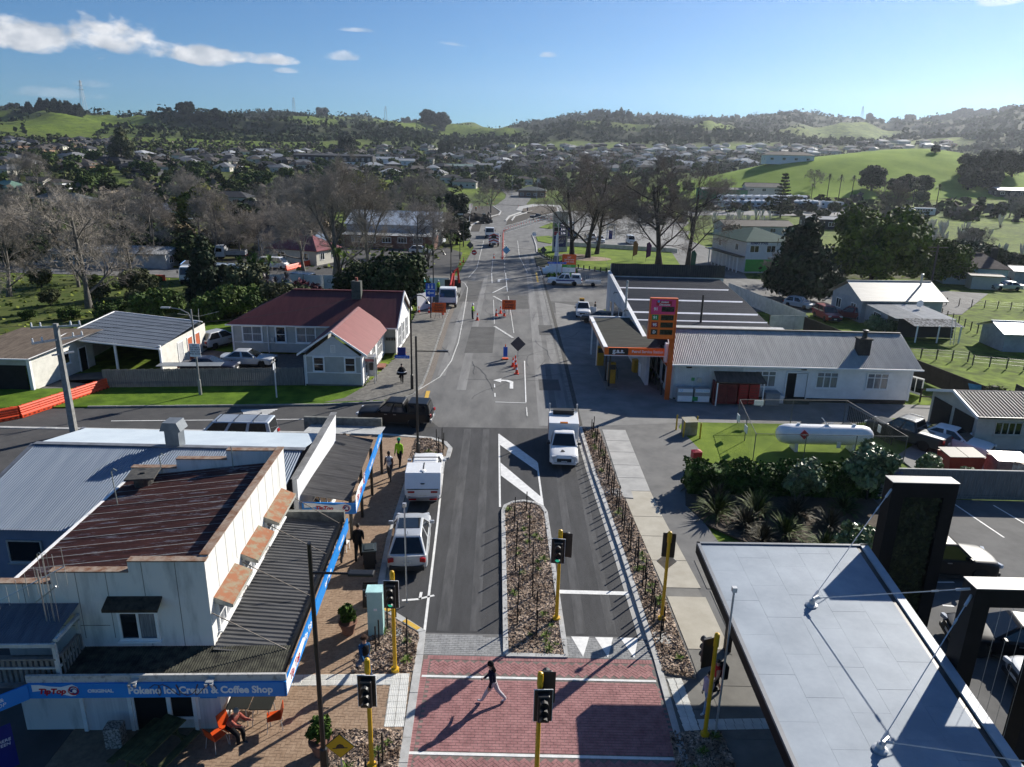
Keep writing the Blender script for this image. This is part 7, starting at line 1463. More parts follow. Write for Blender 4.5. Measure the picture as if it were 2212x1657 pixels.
# ---- people
SKIN_L=mat('light_skin',(.42,.25,.18),.6,var=.06);SKIN_D=mat('brown_skin',(.14,.075,.05),.6,var=.06);HAIR_B=mat('black_hair',(.012,.010,.009),.7);HAIR_G=mat('grey_hair',(.25,.24,.23),.8)
def cloth(n,c,**k):return mat('cloth_'+n,c,.9,var=.15,scale=9,spec=.1,**k)
def person(label,loc,rz,shirt,legs,shoes,skin=SKIN_L,hair=HAIR_B,H=1.72,hip=(0,0),knee=(0,0),sh=(0,0),el=(10,10),lean=3.,sleeve=1.,shorts=False,wide=1.,seat=None,head=0.,cap=True,group=None):
 """hip / knee / sh / el: left and right angles in degrees, forward positive; nose towards local +X"""
 k=H/1.75;V_,E_,Rr,tagz=[],[],[],[]
 def v(p,r):V_.append(Vector(p));Rr.append(r*k);return len(V_)-1
 ln=R(lean);up=Vector((math.sin(ln),0,math.cos(ln)));legsP=[]
 for s_,hp,kn in((1,hip[0],knee[0]),(-1,hip[1],knee[1])):
  a=R(hp);b=R(hp-kn);h0=Vector((0,.09*s_*k,0));kq=h0+Vector((math.sin(a),0,-math.cos(a)))*.43*k;an=kq+Vector((math.sin(b),0,-math.cos(b)))*.42*k;legsP.append((h0,kq,an,b))
 low=min(p[2].z for p in legsP)-.075*k;hz=-low if seat is None else seat
 o=Vector((0,0,hz));pv=v(o,.155*wide);wa=v(o+up*.16*k,.145*wide);ch=v(o+up*.36*k,.175*wide);nb=v(o+up*.52*k,.075);nk=v(o+up*.585*k,.052);hd_=up*.5+Vector((math.sin(R(head)),0,math.cos(R(head))))*.5;hc=v(V_[nk]+hd_*.10*k,.082);ht=v(V_[nk]+hd_*.225*k,.078)
 E_+=[(pv,wa),(wa,ch),(ch,nb),(nb,nk),(nk,hc),(hc,ht)];reg=[(pv,ch,'shirt'),(ch,nb,'shirt'),(nk,ht,'skin')]
 for(h0,kq,an,b)in legsP:
  i=v(o+h0,.115*wide);j=v(o+kq,.082*wide);m_=v(o+an,.06);f=v(o+an+Vector((.07*math.cos(b),0,-.045+.07*math.sin(b)))*k,.042);tq=v(o+an+Vector((.17*math.cos(b*.6),0,-.05+.17*math.sin(b*.6)))*k,.032)
  E_+=[(pv,i),(i,j),(j,m_),(m_,f),(f,tq)];reg+=[(pv,i,'legs'),(i,j,'legs'),(j,m_,'skin' if shorts else 'legs'),(f,tq,'shoes')]
 hands=[]
 for s_,sa,ea in((1,sh[0],el[0]),(-1,sh[1],el[1])):
  a=R(sa)+ln;b=a+R(ea);s0=V_[ch]+up*.10*k+Vector((0,.175*s_*wide*k,0));e0=s0+Vector((math.sin(a),.06*s_,-math.cos(a)))*.29*k;w0=e0+Vector((math.sin(b),-.03*s_,-math.cos(b)))*.25*k;hn=w0+Vector((math.sin(b),0,-math.cos(b)))*.08*k
  i=v(s0,.075*wide);j=v(e0,.058);m_=v(w0,.042);q=v(hn,.042);E_+=[(nb,i),(i,j),(j,m_),(m_,q)];reg+=[(nb,i,'shirt'),(i,j,'shirt' if sleeve>0 else 'skin'),(j,m_,'shirt' if sleeve>.6 else 'skin'),(m_,q,'skin')];hands.append((hn,b,s_))
 me=bpy.data.meshes.new('person_skeleton');me.from_pydata(V_,E_,[]);ob=bpy.data.objects.new('person_skeleton',me);COL.objects.link(ob)
 ob.modifiers.new('skin','SKIN');ob.modifiers.new('sub','SUBSURF').levels=1
 sk=me.skin_vertices[0].data
 for i,r in enumerate(Rr):sk[i].radius=(r,r)
 sk[0].use_root=True
 body=bpy.data.meshes.new_from_object(ob.evaluated_get(bpy.context.evaluated_depsgraph_get()));bpy.data.objects.remove(ob)
 mats_=dict(shirt=shirt,legs=legs,shoes=shoes,skin=skin);order=['shirt','legs','shoes','skin'];body.materials.clear()
 vs_=[tuple(p.co)for p in body.vertices];fs_=[tuple(f.vertices)for f in body.polygons];ms=[]
 for f in body.polygons:
  c=f.center;best=9
  for a,b,n in reg:
   A,B=V_[a],V_[b];d=B-A;t=min(1,max(0,(c-A).dot(d)/max(1e-6,d.dot(d))));q=(c-A-d*t).length-.5*(Rr[a]+(Rr[b]-Rr[a])*t)
   if q<best:best,bn=q,n
  ms.append(order.index(bn))
 mb=MB();mb.v,mb.f,mb.m=vs_,fs_,ms
 for hn,b,s_ in hands:
  d=Vector((math.sin(b),0,-math.cos(b)));fw=Vector((math.cos(b),0,math.sin(b)))
  for i in range(4):
   l=(.075,.085,.08,.062)[i]*k;p=hn+fw*(.024-.016*i)*k+d*.015;mb.tube([p,p+d*l*.55,p+d*l*.9-Vector((0,.012*s_,0))],[.0095,.0085,.006],5,3)
  p=hn+fw*.03*k-d*.03;mb.tube([p,p+fw*.028+d*.03,p+fw*.03+d*.06],[.011,.0095,.007],5,3)
 t=thing('person',label,'person',loc,rz,group);bo=mb.obj('body',[mats_[q]for q in order],t,smooth=True)
 hp=V_[hc].lerp(V_[ht],.55);fx=Vector((math.cos(R(head)),0,-math.sin(R(head))))
 if cap:MB().ball(hp-fx*.022*k+Vector((0,0,.028*k)),(.102*k,.09*k,.098*k),10,6).obj('hair',hair,t,smooth=True)
 fc=MB()
 for y in(-.033,.033):fc.ball(hp+fx*.082*k+Vector((0,y*k,-.012)),.011*k,6,4)
 fc.obj('eyes',BLACKM,bo);MB().tube([hp+fx*.085*k+Vector((0,0,-.01)),hp+fx*.105*k+Vector((0,0,-.045))],[.008,.015],5).obj('nose',skin,bo);MB().cbox(hp+fx*.082*k+Vector((0,0,-.075)),(.012,.05,.012)).obj('mouth',mat('lip',(.25,.09,.08),.6),bo)
 for y in(-1,1):MB().ball(hp+Vector((0,y*.083*k,-.015)),(.022*k,.01,.034*k),6,4).obj('ear',skin,bo)
 return t,dict(head=hp,chest=V_[ch],k=k,hips=o,hands=[h_[0]for h_ in hands],fx=fx)
BLKC=cloth('black',(.014,.014,.016));NVY=cloth('navy',(.012,.016,.035));GRYC=cloth('grey',(.07,.07,.075));DENIM=cloth('denim',(.05,.085,.17));LTDEN=cloth('pale_denim',(.19,.28,.42));WHT=cloth('white',(.62,.62,.64));LILAC=cloth('lilac',(.42,.34,.42));PALEP=cloth('pale_trousers',(.45,.42,.45));HIVIS=cloth('hi_vis',(.33,.62,.03));GREENT=cloth('green',(.02,.30,.17));REDC=cloth('red',(.42,.03,.03));PLAID=cloth('plaid',(.22,.05,.04),col2=(.45,.16,.12))
zc_=.085
t,q=person('teenager in dark hoodie and pale trousers striding across the red crossing',(-.42,20.35,zc_+.008),R(172),NVY,PALEP,WHT,H=1.68,hip=(30,-22),knee=(6,22),sh=(-14,12),el=(20,25),lean=8,head=18)
MB().ball(q['head']+Vector((-.02,0,.05)),(.118,.105,.11),10,6).obj('black_hood',BLKC,t,smooth=True);MB().tube([q['head']+Vector((-.1,.03,-.02)),q['head']+Vector((-.17,.02,-.2)),q['head']+Vector((-.15,0,-.36))],[.05,.06,.02],6).obj('long_hair',HAIR_B,t)
t,q=person('man in black vest, blue sleeves and jeans walking past the green cabinet',(-5.1,21.5,.1),R(-52),cloth('blue_sleeve',(.02,.07,.16)),DENIM,BLKC,H=1.74,hip=(24,-24),knee=(5,25),sh=(-20,22),el=(15,30),lean=5)
MB().lathe([(.155,-.24),(.175,-.05),(.165,.1),(.08,.17)],10,q['chest']+Vector((0,0,.0))).obj('black_vest',BLKC,t,smooth=True);MB().lathe([(.15,0),(.105,.02),(.1,.1),(0,.12)],12,q['head']+Vector((0,0,.035))).obj('dark_cap',cloth('brown_cap',(.05,.03,.022)),t)
t,q=person('man in green turban and yellow hi-vis jacket walking on the brick pavement',(-6.8,40.2,.11),R(-100),HIVIS,BLKC,BLKC,SKIN_D,GREENT,1.78,(16,-18),(4,20),(-16,14),(12,18));MB().lathe([(.10,-.02),(.12,.06),(.09,.13),(0,.15)],10,q['head']+Vector((0,0,.02))).obj('turban',GREENT,t,smooth=True);MB().ball(q['head']+q['fx']*.06+Vector((0,0,-.09)),(.06,.065,.07),8,5).obj('beard',HAIR_B,t)
t,q=person('man in white striped basketball vest and grey trousers looking down',(-7.05,38.1,.11),R(-92),WHT,GRYC,BLKC,SKIN_D,HAIR_B,1.82,(14,-14),(4,16),(-6,26),(8,60),2,0,head=28)
text('24',.16,NAVY,t,q['chest']+Vector((.165,0,-.05)),(R(90),0,R(90)))
person('man in dark grey clothes walking under the verandah, left of the pair',(-7.75,29.25,.11),R(80),GRYC,GRYC,BLKC,SKIN_L,HAIR_B,1.74,(14,-16),(4,18),(10,-8),(25,20));person('man in black clothes walking beside the wheelie bin, right of the pair',(-7.0,29.4,.11),R(95),BLKC,BLKC,BLKC,SKIN_L,HAIR_B,1.82,(-16,14),(18,4),(-12,12),(20,20),wide=1.08)
t,q=person('woman in lilac hoodie and light jeans with a waist bag at the crossing',(6.95,20.1,.1),R(205),LILAC,LTDEN,WHT,SKIN_L,HAIR_B,1.64,(14,-10),(4,10),(8,-6),(15,15),wide=1.1);MB().ball(q['hips']+Vector((-.05,.22,.22)),(.13,.07,.10),8,5).obj('waist_bag',BLKC,t)
t,q=person('child in black top and red shorts carrying a large black backpack',(7.5,21.0,.1),R(190),REDC,BLKC,BLKC,SKIN_L,HAIR_B,1.42,(16,-14),(4,14),(6,-8),(20,15),sleeve=0,shorts=True);MB().cbox(q['chest']+Vector((-.24,0,-.08)),(.24,.36,.56)).obj('backpack',BLKC,t,bevel=.06)
t,q=person('grey haired man in red plaid shirt sitting on an orange chair',(-8.78,18.45,.1),R(-25),PLAID,BLKC,GRYC,SKIN_L,HAIR_G,1.75,(82,70),(80,75),(35,42),(45,40),28,seat=.52,head=30)
t,q=person('woman in black poncho with white stripes carrying a bag on the corner',(-9.3,57.3,.13),R(-85),BLKC,BLKC,GRYC,SKIN_L,HAIR_B,1.64,(12,-10),(4,10),(10,-6),(10,10));MB().lathe([(.46,-.42),(.36,-.1),(.22,.12),(.07,.2)],10,q['chest']).obj('poncho',BLKC,t,smooth=True);MB().lathe([(.40,-.22),(.385,-.17)],10,q['chest']+Vector((.012,0,0))).obj('white_stripe',WHT,t);MB().ball(q['hands'][1]-Vector((0,0,.18)),(.14,.07,.12),8,5).obj('bag',BLKC,t)
def worker(label,loc,rz,vest=HIVIS,**k):
 t,q=person(label,loc,rz,vest,NVY,BLKC,SKIN_L,HAIR_B,1.8,cap=False,**k);MB().lathe([(.15,-.005),(.13,.0),(.125,.05),(.08,.12),(0,.14)],12,q['head']+Vector((0,0,.02))).obj('white_helmet',TRIM,t,smooth=True);MB().lathe([(.165,-.03),(.168,.03)],10,q['chest']-Vector((0,0,.12))).obj('reflective_band',WHT,t);return t
worker('road worker in hi-vis vest and helmet standing with a cone',(-4.95,84.2,.02),R(-20),sh=(5,30),el=(10,30));worker('road worker in hi-vis vest beside the crane truck',(-10.8,100.5,.13),R(-60));worker('road worker in orange vest walking at the roundabout',(-15.5,283,.1),R(-80),cloth('orange_vest',(.6,.14,.02)),hip=(14,-12));worker('road worker in grey standing on the roundabout',(4.5,286,.1),R(-90),GRYC)
person('man in dark clothes standing by the open pickup door',(10.2,87.8,.02),R(190),BLKC,BLKC,BLKC);person('driver in blue filling the car at the far pump',(17.7,183.5,.06),R(10),DENIM,NVY,BLKC,sh=(20,5))
# ---- traffic signals, lamps, poles, signs
SIGY=mat('signal_yellow',(.62,.36,.01),.4,var=.05);GLOWG=mat('green_lamp',(.01,.25,.15),.3,emit=.8);LENS=mat('dark_lens',(.02,.02,.022),.15)
def signal(x,y,h,label,heads,z=.13):
 t=thing('traffic_signal',label,'traffic light',(x,y,z));MB().lathe([(.15,0),(.15,.12),(.075,.14),(.065,h-.45)],10).obj('pole',SIGY,t);MB().lathe([(.09,h-.5),(.09,h-.12),(.075,h-.04),(0,h)],10).obj('cap',SIGY,t)
 for dx,dy,face,z0,lit,front in heads:
  a=MB().cbox((0,0,0),(.52,.03,1.08)).obj('backboard',BLACKM,t,(dx,dy,z0),face,bevel=.012);bd_=MB()
  if front:MB().box(-.27,-.0,.53,.27,.02,.555).box(-.27,0,-.555,.27,.02,-.53).box(-.275,0,-.54,-.25,.02,.54).box(.25,0,-.54,.275,.02,.54).obj('white_border',TRIM,a)
  MB().box(-.17,-.19,-.45,.17,-.015,.45).obj('housing',BLACKM,a,bevel=.03)
  for i in range(3):
   zz_=.28-i*.28;MB().lathe([(.0,.19),(.10,.192)],12,(0,0,zz_),0,'y').obj('lens',GLOWG if(lit and i==2)else LENS,a)
   MB().add([(.12*math.cos(b),-.19-d,zz_+.12*math.sin(b))for d in(0,.17)for b in np.linspace(-.3,3.44,9)],[(j,j+1,j+10,j+9)for j in range(8)]).obj('visor',BLACKM,a)
 return t
signal(-4.05,21.75,4.2,'traffic signal with a green lit lamp by the green cabinet',[(-.02,-.18,0,3.35,True,True)]);signal(2.05,25.1,4.15,'traffic signal with green lit lamp standing on the long island',[(-.08,-.22,-.1,3.3,True,True),(.25,.2,R(165),3.35,False,False)],.1)
signal(6.4,25.2,4.1,'traffic signal seen from behind on the right mulch bed',[(.05,.2,R(170),3.35,False,False)]);signal(6.62,19.0,4.0,'traffic signal with grey boxes in front of the waiting woman',[(-.12,.2,R(200),3.1,False,False)],.1)
signal(-4.05,17.4,4.0,'traffic signal with three dark lamps at the bottom left of the crossing',[(0,-.2,0,3.0,False,True)]);signal(1.0,16.9,4.1,'traffic signal with dark lamps at the bottom middle of the crossing',[(.1,-.2,.05,3.1,False,True),(.2,.2,R(180),3.4,False,False)],.1)
for(x,y,h,lab)in((6.95,18.95,5.6,'slim grey camera pole beside the right hand signal'),(-4.25,26.0,4.6,'slim grey camera pole beside the silver crossover'),(6.65,26.2,3.0,'slim grey sign pole behind the right mulch bed signal')):tag(MB().tube([(0,0,0),(0,0,h)],.035,6).cbox((0,0,h),(.14,.14,.16)).obj('camera_pole',GALV,None,(x,y,.1)),lab,'pole')
def diamond(x,y,z,s,face,mback,label,mfront=None,h=2.4,sign=None):
 t=thing('road_sign',label,'sign',(x,y,.1),face);MB().tube([(0,.03,0),(0,.03,h)],.03,6).obj('post',GALV,t);b=MB().cbox((0,0,h-.1),(s,.02,s),M=Matrix.Rotation(R(45),4,'Y')).obj('plate',mback,t,bevel=.005)
 if mfront:MB().cbox((0,-.014,h-.1),(s*.93,.008,s*.93),M=Matrix.Rotation(R(45),4,'Y')).obj('face',mfront,b)
 return t,b,h-.1
t,b,z=diamond(-4.75,16.55,0,.62,0,BLACKM,'yellow diamond speed hump sign at the bottom edge',SIGY,1.75);MB().add([(-.22,-.022,z-.1),(.22,-.022,z-.06),(.22,-.022,z-.03),(.13,-.022,z-.03),(.08,-.022,z+.06),(0,-.022,z+.085),(-.08,-.022,z+.05),(-.13,-.022,z-.06),(-.22,-.022,z-.07)],[tuple(range(9))]).obj('hump_symbol',BLACKM,b)
diamond(6.62,26.15,0,.6,R(180),GALV,'back of a diamond sign behind the right mulch bed signal',None,2.3)
def lamp(x,y,h,label,arm,style='led',m=BLACKM,z=.1,rz=0):
 t=thing('street_lamp',label,'street lamp',(x,y,z),rz);MB().lathe([(.13,0),(.12,1.2),(.075,1.25),(.06,h)],9).obj('pole',m,t)
 if style=='led':MB().tube([(0,0,h-.9),(arm,0,h-.9)],.035,6).obj('arm',m,t);MB().cbox((arm+.32,0,h-.88),(.7,.26,.09)).obj('lamp_head',m,t,bevel=.03)
 elif style=='hook':MB().tube([(0,0,h-.5)]+[(arm*(1-math.cos(a))/2,0,h-.5+.7*math.sin(a))for a in np.linspace(.2,2.7,8)],.045,6).obj('arm',m,t);MB().lathe([(.05,.2),(.2,0),(.0,-.03)],8,(arm*.97,0,h-.45)).obj('lamp_head',m,t)
 else:MB().tube([(0,0,h-1),(arm*.15,0,h-.3),(arm*.5,0,h),(arm,0,h+.1)],.05,6).obj('arm',m,t);MB().cbox((arm+math.copysign(.3,arm),0,h+.1),(.7,.24,.1)).obj('lamp_head',GALV,t)
 return t
lamp(-5.35,16.9,8.05,'tall black street lamp with flat head in front of the shop verandah',1.05);lamp(-5.75,40.9,8.0,'tall black street lamp behind the white service pickup',1.25,z=.13)
for x,y,lab in((-8.2,55.6,'black hooked heritage lamp with the blue street name by the grey house'),(-9.95,87,'black hooked heritage lamp beside the crane truck cab'),(-10.1,113,'black hooked heritage lamp at the church yard corner'),(-10.6,138,'black hooked heritage lamp beside the church hall path'),(-11.5,160,'farthest black hooked heritage lamp before the works')):lamp(x,y,7.6,lab,1.4,'hook',z=.12)
GPO=mat('pole_concrete',(.2,.2,.19),.85,scale=2,col2=(.3,.3,.29));WPL=mat('white_pole',(.6,.6,.59),.6)
t=lamp(-24.5,53.0,6.8,'grey street lamp with a heavy vehicle notice in front of the fence',-1.6,'cobra',GPO);n=MB().box(-.42,-.11,3.1,.42,-.08,4.15).obj('notice',SIGNW,t);text('NOT\nSUITABLE\nFOR HEAVY\nVEHICLES\nAND BUSES',.17,BLACKM,n,(0,-.116,3.68))
lamp(6.7,112.8,9.6,'grey street lamp with blue street name signs by the traffic island',-2.4,'cobra',GALV);lamp(-52.4,119.7,8,'old street lamp pole by the dark rail fence',-1.0,'cobra',mat('pole_wood',(.12,.1,.085),.9,var=.2));lamp(-2,338,9,'street lamp on the hill road',1.6,'cobra',GALV,3.8);lamp(9,322,9,'street lamp at the side road corner',1.6,'cobra',GALV,3.2);lamp(92,196,7.5,'street lamp in front of the campervans',-1.2,'cobra',GALV)
t=thing('sign_post','white post with small signs in front of the paling fence','sign',(-18.4,52.7,.1));MB().lathe([(.06,0),(.05,2.9)],8).obj('post',WPL,t);MB().cbox((-.02,0,2.55),(.04,.5,.5)).obj('plate',SIGNW,t)
SB_=mat('street_name_blue',(.02,.12,.55),.4)
t=thing('street_name_sign','blue Marlborough St name plate on the heritage lamp','sign',(-8.25,55.4,2.9));MB().box(-1.25,-.03,-.13,-.08,.0,.13).obj('plate',SB_,t);text('Marlborough St',.15,SIGNW,t,(-.66,-.036,0));MB().box(-1.05,.1,-.05,-.4,.14,.75).obj('shop_plate',NAVY,t)
t=thing('street_name_sign','pair of blue street name plates on the grey street lamp','sign',(6.7,112.7,3.2));[(MB().box(a,-.05,-.14,b,-.02,.14).obj('plate',SB_,t),text(s_,.17,SIGNW,t,((a+b)/2,-.056,0)))for a,b,s_ in((-1.5,-.05,'Market St'),(.05,1.45,'Market St'))]
t=thing('toilet_sign','blue public toilet sign with an arrow beside the crane truck','sign',(-9.9,83.5,.12));MB().tube([(0,0,0),(0,0,3.9)],.06,6).obj('post',BLACKM,t);p=MB().box(-.55,-.09,2.6,.55,-.06,4.2).obj('plate',SB_,t);MB().box(-.5,-.1,3.45,.5,-.092,3.5).obj('divider',SIGNW,p)
for x in(-.2,.2):MB().box(x-.09,-.1,3.6,x+.09,-.092,3.9).ball((x,-.1,4.0),.07,8,5).obj('figure',SIGNW,p)
MB().add([(-.4,-.1,3.05),(-.1,-.1,3.3),(-.1,-.1,3.12),(.4,-.1,3.12),(.4,-.1,2.98),(-.1,-.1,2.98),(-.1,-.1,2.8)],[tuple(range(7))[::-1]]).obj('arrow',SIGNW,p)
ORS=mat('roadworks_orange',(.75,.10,.01),.45)
for x,y,z,lab in((-8.9,83.2,.12,'orange ROAD CLOSED AHEAD board at the pavement edge'),(-.6,86.5,.02,'orange ROAD CLOSED AHEAD board in the middle of the road')):
 t=thing('road_works_sign',lab,'sign',(x,y,z));b=MB().box(-.85,-.03,.75,.85,.0,1.95).obj('board',ORS,t,bevel=.02);text('ROAD\nCLOSED\nAHEAD',.33,BLACKM,b,(0,-.036,1.35),bold=.008);MB().tube([(-.5,0,0),(-.3,.05,.8)],.025,4).tube([(.5,0,0),(.3,.05,.8)],.025,4).tube([(0,.6,0),(0,.02,.9)],.025,4).obj('stand',BLACKM,t)
for x,y,s,lab in((.5,66.2,1.0,'back of a grey diamond works sign in the middle of the road'),(-9.2,147,1.0,'grey diamond sign back on the church hall pavement'),(5.6,141.5,.9,'grey diamond sign back by the park kerb'),(33.4,115.6,.9,'grey diamond sign back behind the black four wheel drive')):diamond(x,y,0,s*1.05,0,mat('sign_back',(.07,.075,.08),.5),lab,None,1.5 if y<70 else 1.9)
t,b,z=diamond(-1.7,141.5,0,1.15,0,GALV,'pale blue diamond works sign standing among the cones',mat('pale_blue_sign',(.25,.55,.75),.4),1.7);text('EXIT',.25,SB_,b,(0,-.03,z))
t=thing('lane_marker','blue keep right marker board beside the diamond sign','sign',(-.7,66.0,.02));b=MB().box(-.2,-.05,.25,.2,0,1.2).obj('board',SB_,t);MB().box(-.3,-.2,0,.3,.2,.1).obj('base',ORS,t);MB().lathe([(.05,0),(.05,.25),(0,.27)],8,(0,0,1.2)).obj('lamp',ORS,t)
for z in(.55,.95):MB().lathe([(0,0),(.14,0)],14,(0,.055,z),0,'y').obj('disc',SIGNW,b)
for x,y,r,m,lab in((-7.8,137,.5,mat('stop_red',(.5,.02,.03),.4),'red no entry disc on a stand by the church yard corner'),(4.6,177,.55,SIGNW,'white round speed sign on a stand at the bend'),(-12,176,.55,SIGNW,'white round speed sign beside the tipper truck')):
 t=thing('round_sign',lab,'sign',(x,y,.02));MB().tube([(0,.05,0),(0,.05,1.6)],.04,5).obj('stand',GALV,t);b=MB().lathe([(0,-.02),(r,-.02),(r,.02),(0,.02)],20,(0,0,1.6),0,'y').obj('disc',m,t);MB().box(-r*.6,-.03,1.52,r*.6,-.022,1.68).obj('bar',SIGNW if m is not SIGNW else SB_,b)
 # station boards across the road
t=thing('service_sign','orange, white and green 24/7 truck stop sign on two posts','sign',(8.6,113.2,.02));[MB().box(x-.06,-.05,0,x+.06,.05,4.4).obj('post',ORGD,t)for x in(-1.05,1.05)]
for z0,z1,m,s_,sz in((2.9,4.5,ORS,'24/7\nSelf Service\nTruck Stop',.42),(2.45,2.88,mat('leaf_green',(.05,.35,.05),.5),'OPEN',.3),(1.7,2.4,SIGNW,'U',.4),(.1,1.6,mat('leaf_green',(0,0,0)),'BaBo\nOPEN',.5)):q=MB().box(-1.05,-.12,z0,1.05 if z0>1 else .4,-.06,z1).obj('panel',m,t);text(s_,sz*.8,SIGNW if m is not SIGNW else SB_,q,(0 if z0>1 else-.3,-.126,(z0+z1)/2))
t=thing('fuel_price_board','grey and navy fuel price board reading PAY AT PUMP','sign',(9.6,155,.1));MB().box(-1.6,-.15,0,1.6,.15,8.4).obj('board',mat('board_grey',(.5,.52,.52),.5),t);MB().box(-1.3,-.17,1.0,1.3,-.152,3.3).obj('navy_panel',NAVY,t);text('PAY AT\nPUMP',.62,SIGNW,t,(0,-.18,2.2),shear=.2)
for z,m,s_ in((5.6,mat('price_green',(0,0,0)),'2.65'),(4.7,BLACKM,'2.93'),(3.85,mat('price_red',(0,0,0)),'2.79')):MB().box(-1.3,-.17,z-.38,-.1,-.152,z+.38).obj('grade_panel',m,t);MB().box(-.1,-.165,z-.38,1.3,-.152,z+.38).obj('price_screen',NAVY,t);text(s_,.55,mat('price_white',(.8,.8,.85),.5,emit=.6),t,(.6,-.18,z))
for x,y in((14.2,190),(24.5,186)):t=thing('pump_island','far petrol pump under a small white canopy, %s one'%('left' if x<20 else 'right'),'fuel pump',(x,y,.06));[MB().box(a-.12,-.2,0,a+.12,.2,3.4).obj('post',TRIM,t)for a in(-.9,.9)];MB().box(-1.3,-.5,3.4,1.3,.5,3.8).obj('roof',TRIM,t);MB().box(-.45,-.3,0,.45,.3,2.1).obj('pump',NAVY,t)
mo=thing('war_memorial','white stepped memorial with a tall obelisk in the flower bed','memorial',(7.2,124,.14));[MB().box(-a,-a,z,a,a,z+.4).obj('step',TRIM,mo)for a,z in((2.3,0),(1.8,.4),(1.2,.8),(.8,1.2))];MB().box(-.45,-.45,1.6,.45,.45,2.8).obj('plinth',mat('grey_granite',(.2,.2,.2),.5),mo);MB().add([(-.35,-.35,2.8),(.35,-.35,2.8),(.35,.35,2.8),(-.35,.35,2.8),(-.2,-.2,6.2),(.2,-.2,6.2),(.2,.2,6.2),(-.2,.2,6.2),(0,0,6.8)],[(0,1,5,4),(1,2,6,5),(2,3,7,6),(3,0,4,7),(4,5,8),(5,6,8),(6,7,8),(7,4,8)]).obj('obelisk',TRIM,mo)
# ---- cones, barriers, stakes
CONE=mat('cone_red',(.70,.05,.015),.5)
def cone(p,label,group='red traffic cones along the works'):
 if 'tcone' not in _trees:
  t=thing('traffic_cone',label,'cone',p,0,group);MB().box(-.2,-.2,0,.2,.2,.05).lathe([(.15,.05),(.04,.9),(0,.9)],10).obj('cone',CONE,t);MB().lathe([(.108,.42),(.078,.62)],10).obj('white_band',SIGNW,t);_trees['tcone']=t;return t
 return dup(_trees['tcone'],p,0,label,group)
lc='red traffic cone with white band standing in the row along the works'
for i in range(26):f=i/25;p=Vector(g(1085,560)).lerp(Vector(g(1087,505)),f);cone(p,lc)
for i in range(22):f=i/21;a=Vector(g(1089,500));b=Vector(g(1115,482));c=Vector(g(1205,471));p=a.lerp(b,f).lerp(b.lerp(c,f),f);cone(p,lc)
for i in range(14):cone(gt(1065+(i%7)*3.2-(i//7)*12,440-(i%7)*7.5),lc)
for u in(1018,1035,1120,1150,1180,1205):cone(gt(u,448),lc)
for u,v,lab in((905,677,'red cone nearest to the grey house on the pavement'),(927,678,'red cone beside the foot of the toilet sign'),(957,682,'red cone in front of the kerbside closed road board'),(1072,683,'red cone left of the middle closed road board'),(1081,677,'red cone behind the middle closed road board'),(1089,683,'red cone right of the middle closed road board'),(1031,692,'red cone held by the road worker'),(1108,792,'rear red cone of the four beside the diamond sign'),(1113,788,'tallest red cone of the four beside the diamond sign'),(1114,797,'third red cone beside the diamond sign'),(1116,808,'front red cone of the four on the centre line'),(1500,862,'red cone against the white wall by the gas bottle cage'),(994,572,'red cone at the church yard kerb, left'),(1001,566,'red cone at the church yard kerb, right'),(1067,558,'red cone beside the pale blue diamond sign'),(1523,607,'red cone by the black four wheel drive')):cone(g(u,v),lab,None)
BARR=mat('barrier_orange',(.72,.075,.02),.5,var=.06)
def barrier(a,b,labels,group=None):
 a,b=Vector(a),Vector(b);d=b-a;n=len(labels);rz=math.atan2(d.y,d.x);L=d.length/n
 for i,lab in enumerate(labels):
  if 'barrier' not in _trees:
   t=thing('water_barrier',lab,'barrier',(0,0,0));MB().ext([(-.24,0),(.24,0),(.24,.22),(.13,.34),(.17,.42),(.10,.5),(.15,.58),(.1,.68),(.13,.76),(.07,.86),(-.07,.86),(-.13,.76),(-.1,.68),(-.15,.58),(-.10,.5),(-.17,.42),(-.13,.34),(-.24,.22)],'x',-.99,.99).obj('body',BARR,t)
   for x in(-.7,-.25,.25,.7):MB().box(x-.1,-.25,.06,x+.1,-.235,.16).obj('fork_slot',mat('slot_shadow',(.2,.02,.01),.8),t)
   for x in(-.55,.55):MB().box(x-.12,-.055,.86,x+.12,.055,.89).obj('filler_cap',BARR,t)
   _trees['barrier']=t;o=t;o['group']=group or ''
   if not group:del o['group']
  else:o=dup(_trees['barrier'],(0,0,0),0,lab,group)
  p=a.lerp(b,(i+.5)/n);o.location=(p.x,p.y,a.z);o.rotation_euler=(0,0,rz);o.scale=(L/2.0,1,1)
barrier((*g(-75,925)[:2],.03),(*g(42,903)[:2],.03),['orange water filled barrier cut by the left edge','orange water filled barrier turned a little, second from the left edge']);barrier((*g(44,903)[:2],.03),(*g(232,840)[:2],.03),['orange water barrier directly behind the utility pole, left piece']+['orange water barrier right of the utility pole, second of the slanting row','middle orange water barrier of the slanting row along the driveway','orange water barrier next to last before the paling fence']+['last orange water barrier, touching the paling fence end'])
barrier(g(310,607),g(358,606),['dark red barrier beside the enclosed truck, left','dark red barrier beside the enclosed truck, middle','dark red barrier beside the enclosed truck, right']);barrier(g(618,585),g(672,572),['bright red barrier by the bare trunk, left','bright red barrier by the bare trunk, middle','bright red barrier by the bare trunk, right'])
stk='black timber stake in the right mulch bed';sm=MB().box(-.025,-.025,0,.025,.025,1.15).mesh('stake',mat('black_stake',(.012,.011,.010),.9));stm=stk
def stake(x,y,lab,grp):o=link('stake',sm,None,(x,y,.1));tag(o,lab,'stake',grp)
for i in range(38):y=46.8-i*.62;x0=5.35+(40-y)*.022;stake(x0+(.38 if i%3 else .62)+.0*i,y,stk,'stakes in the right mulch bed')
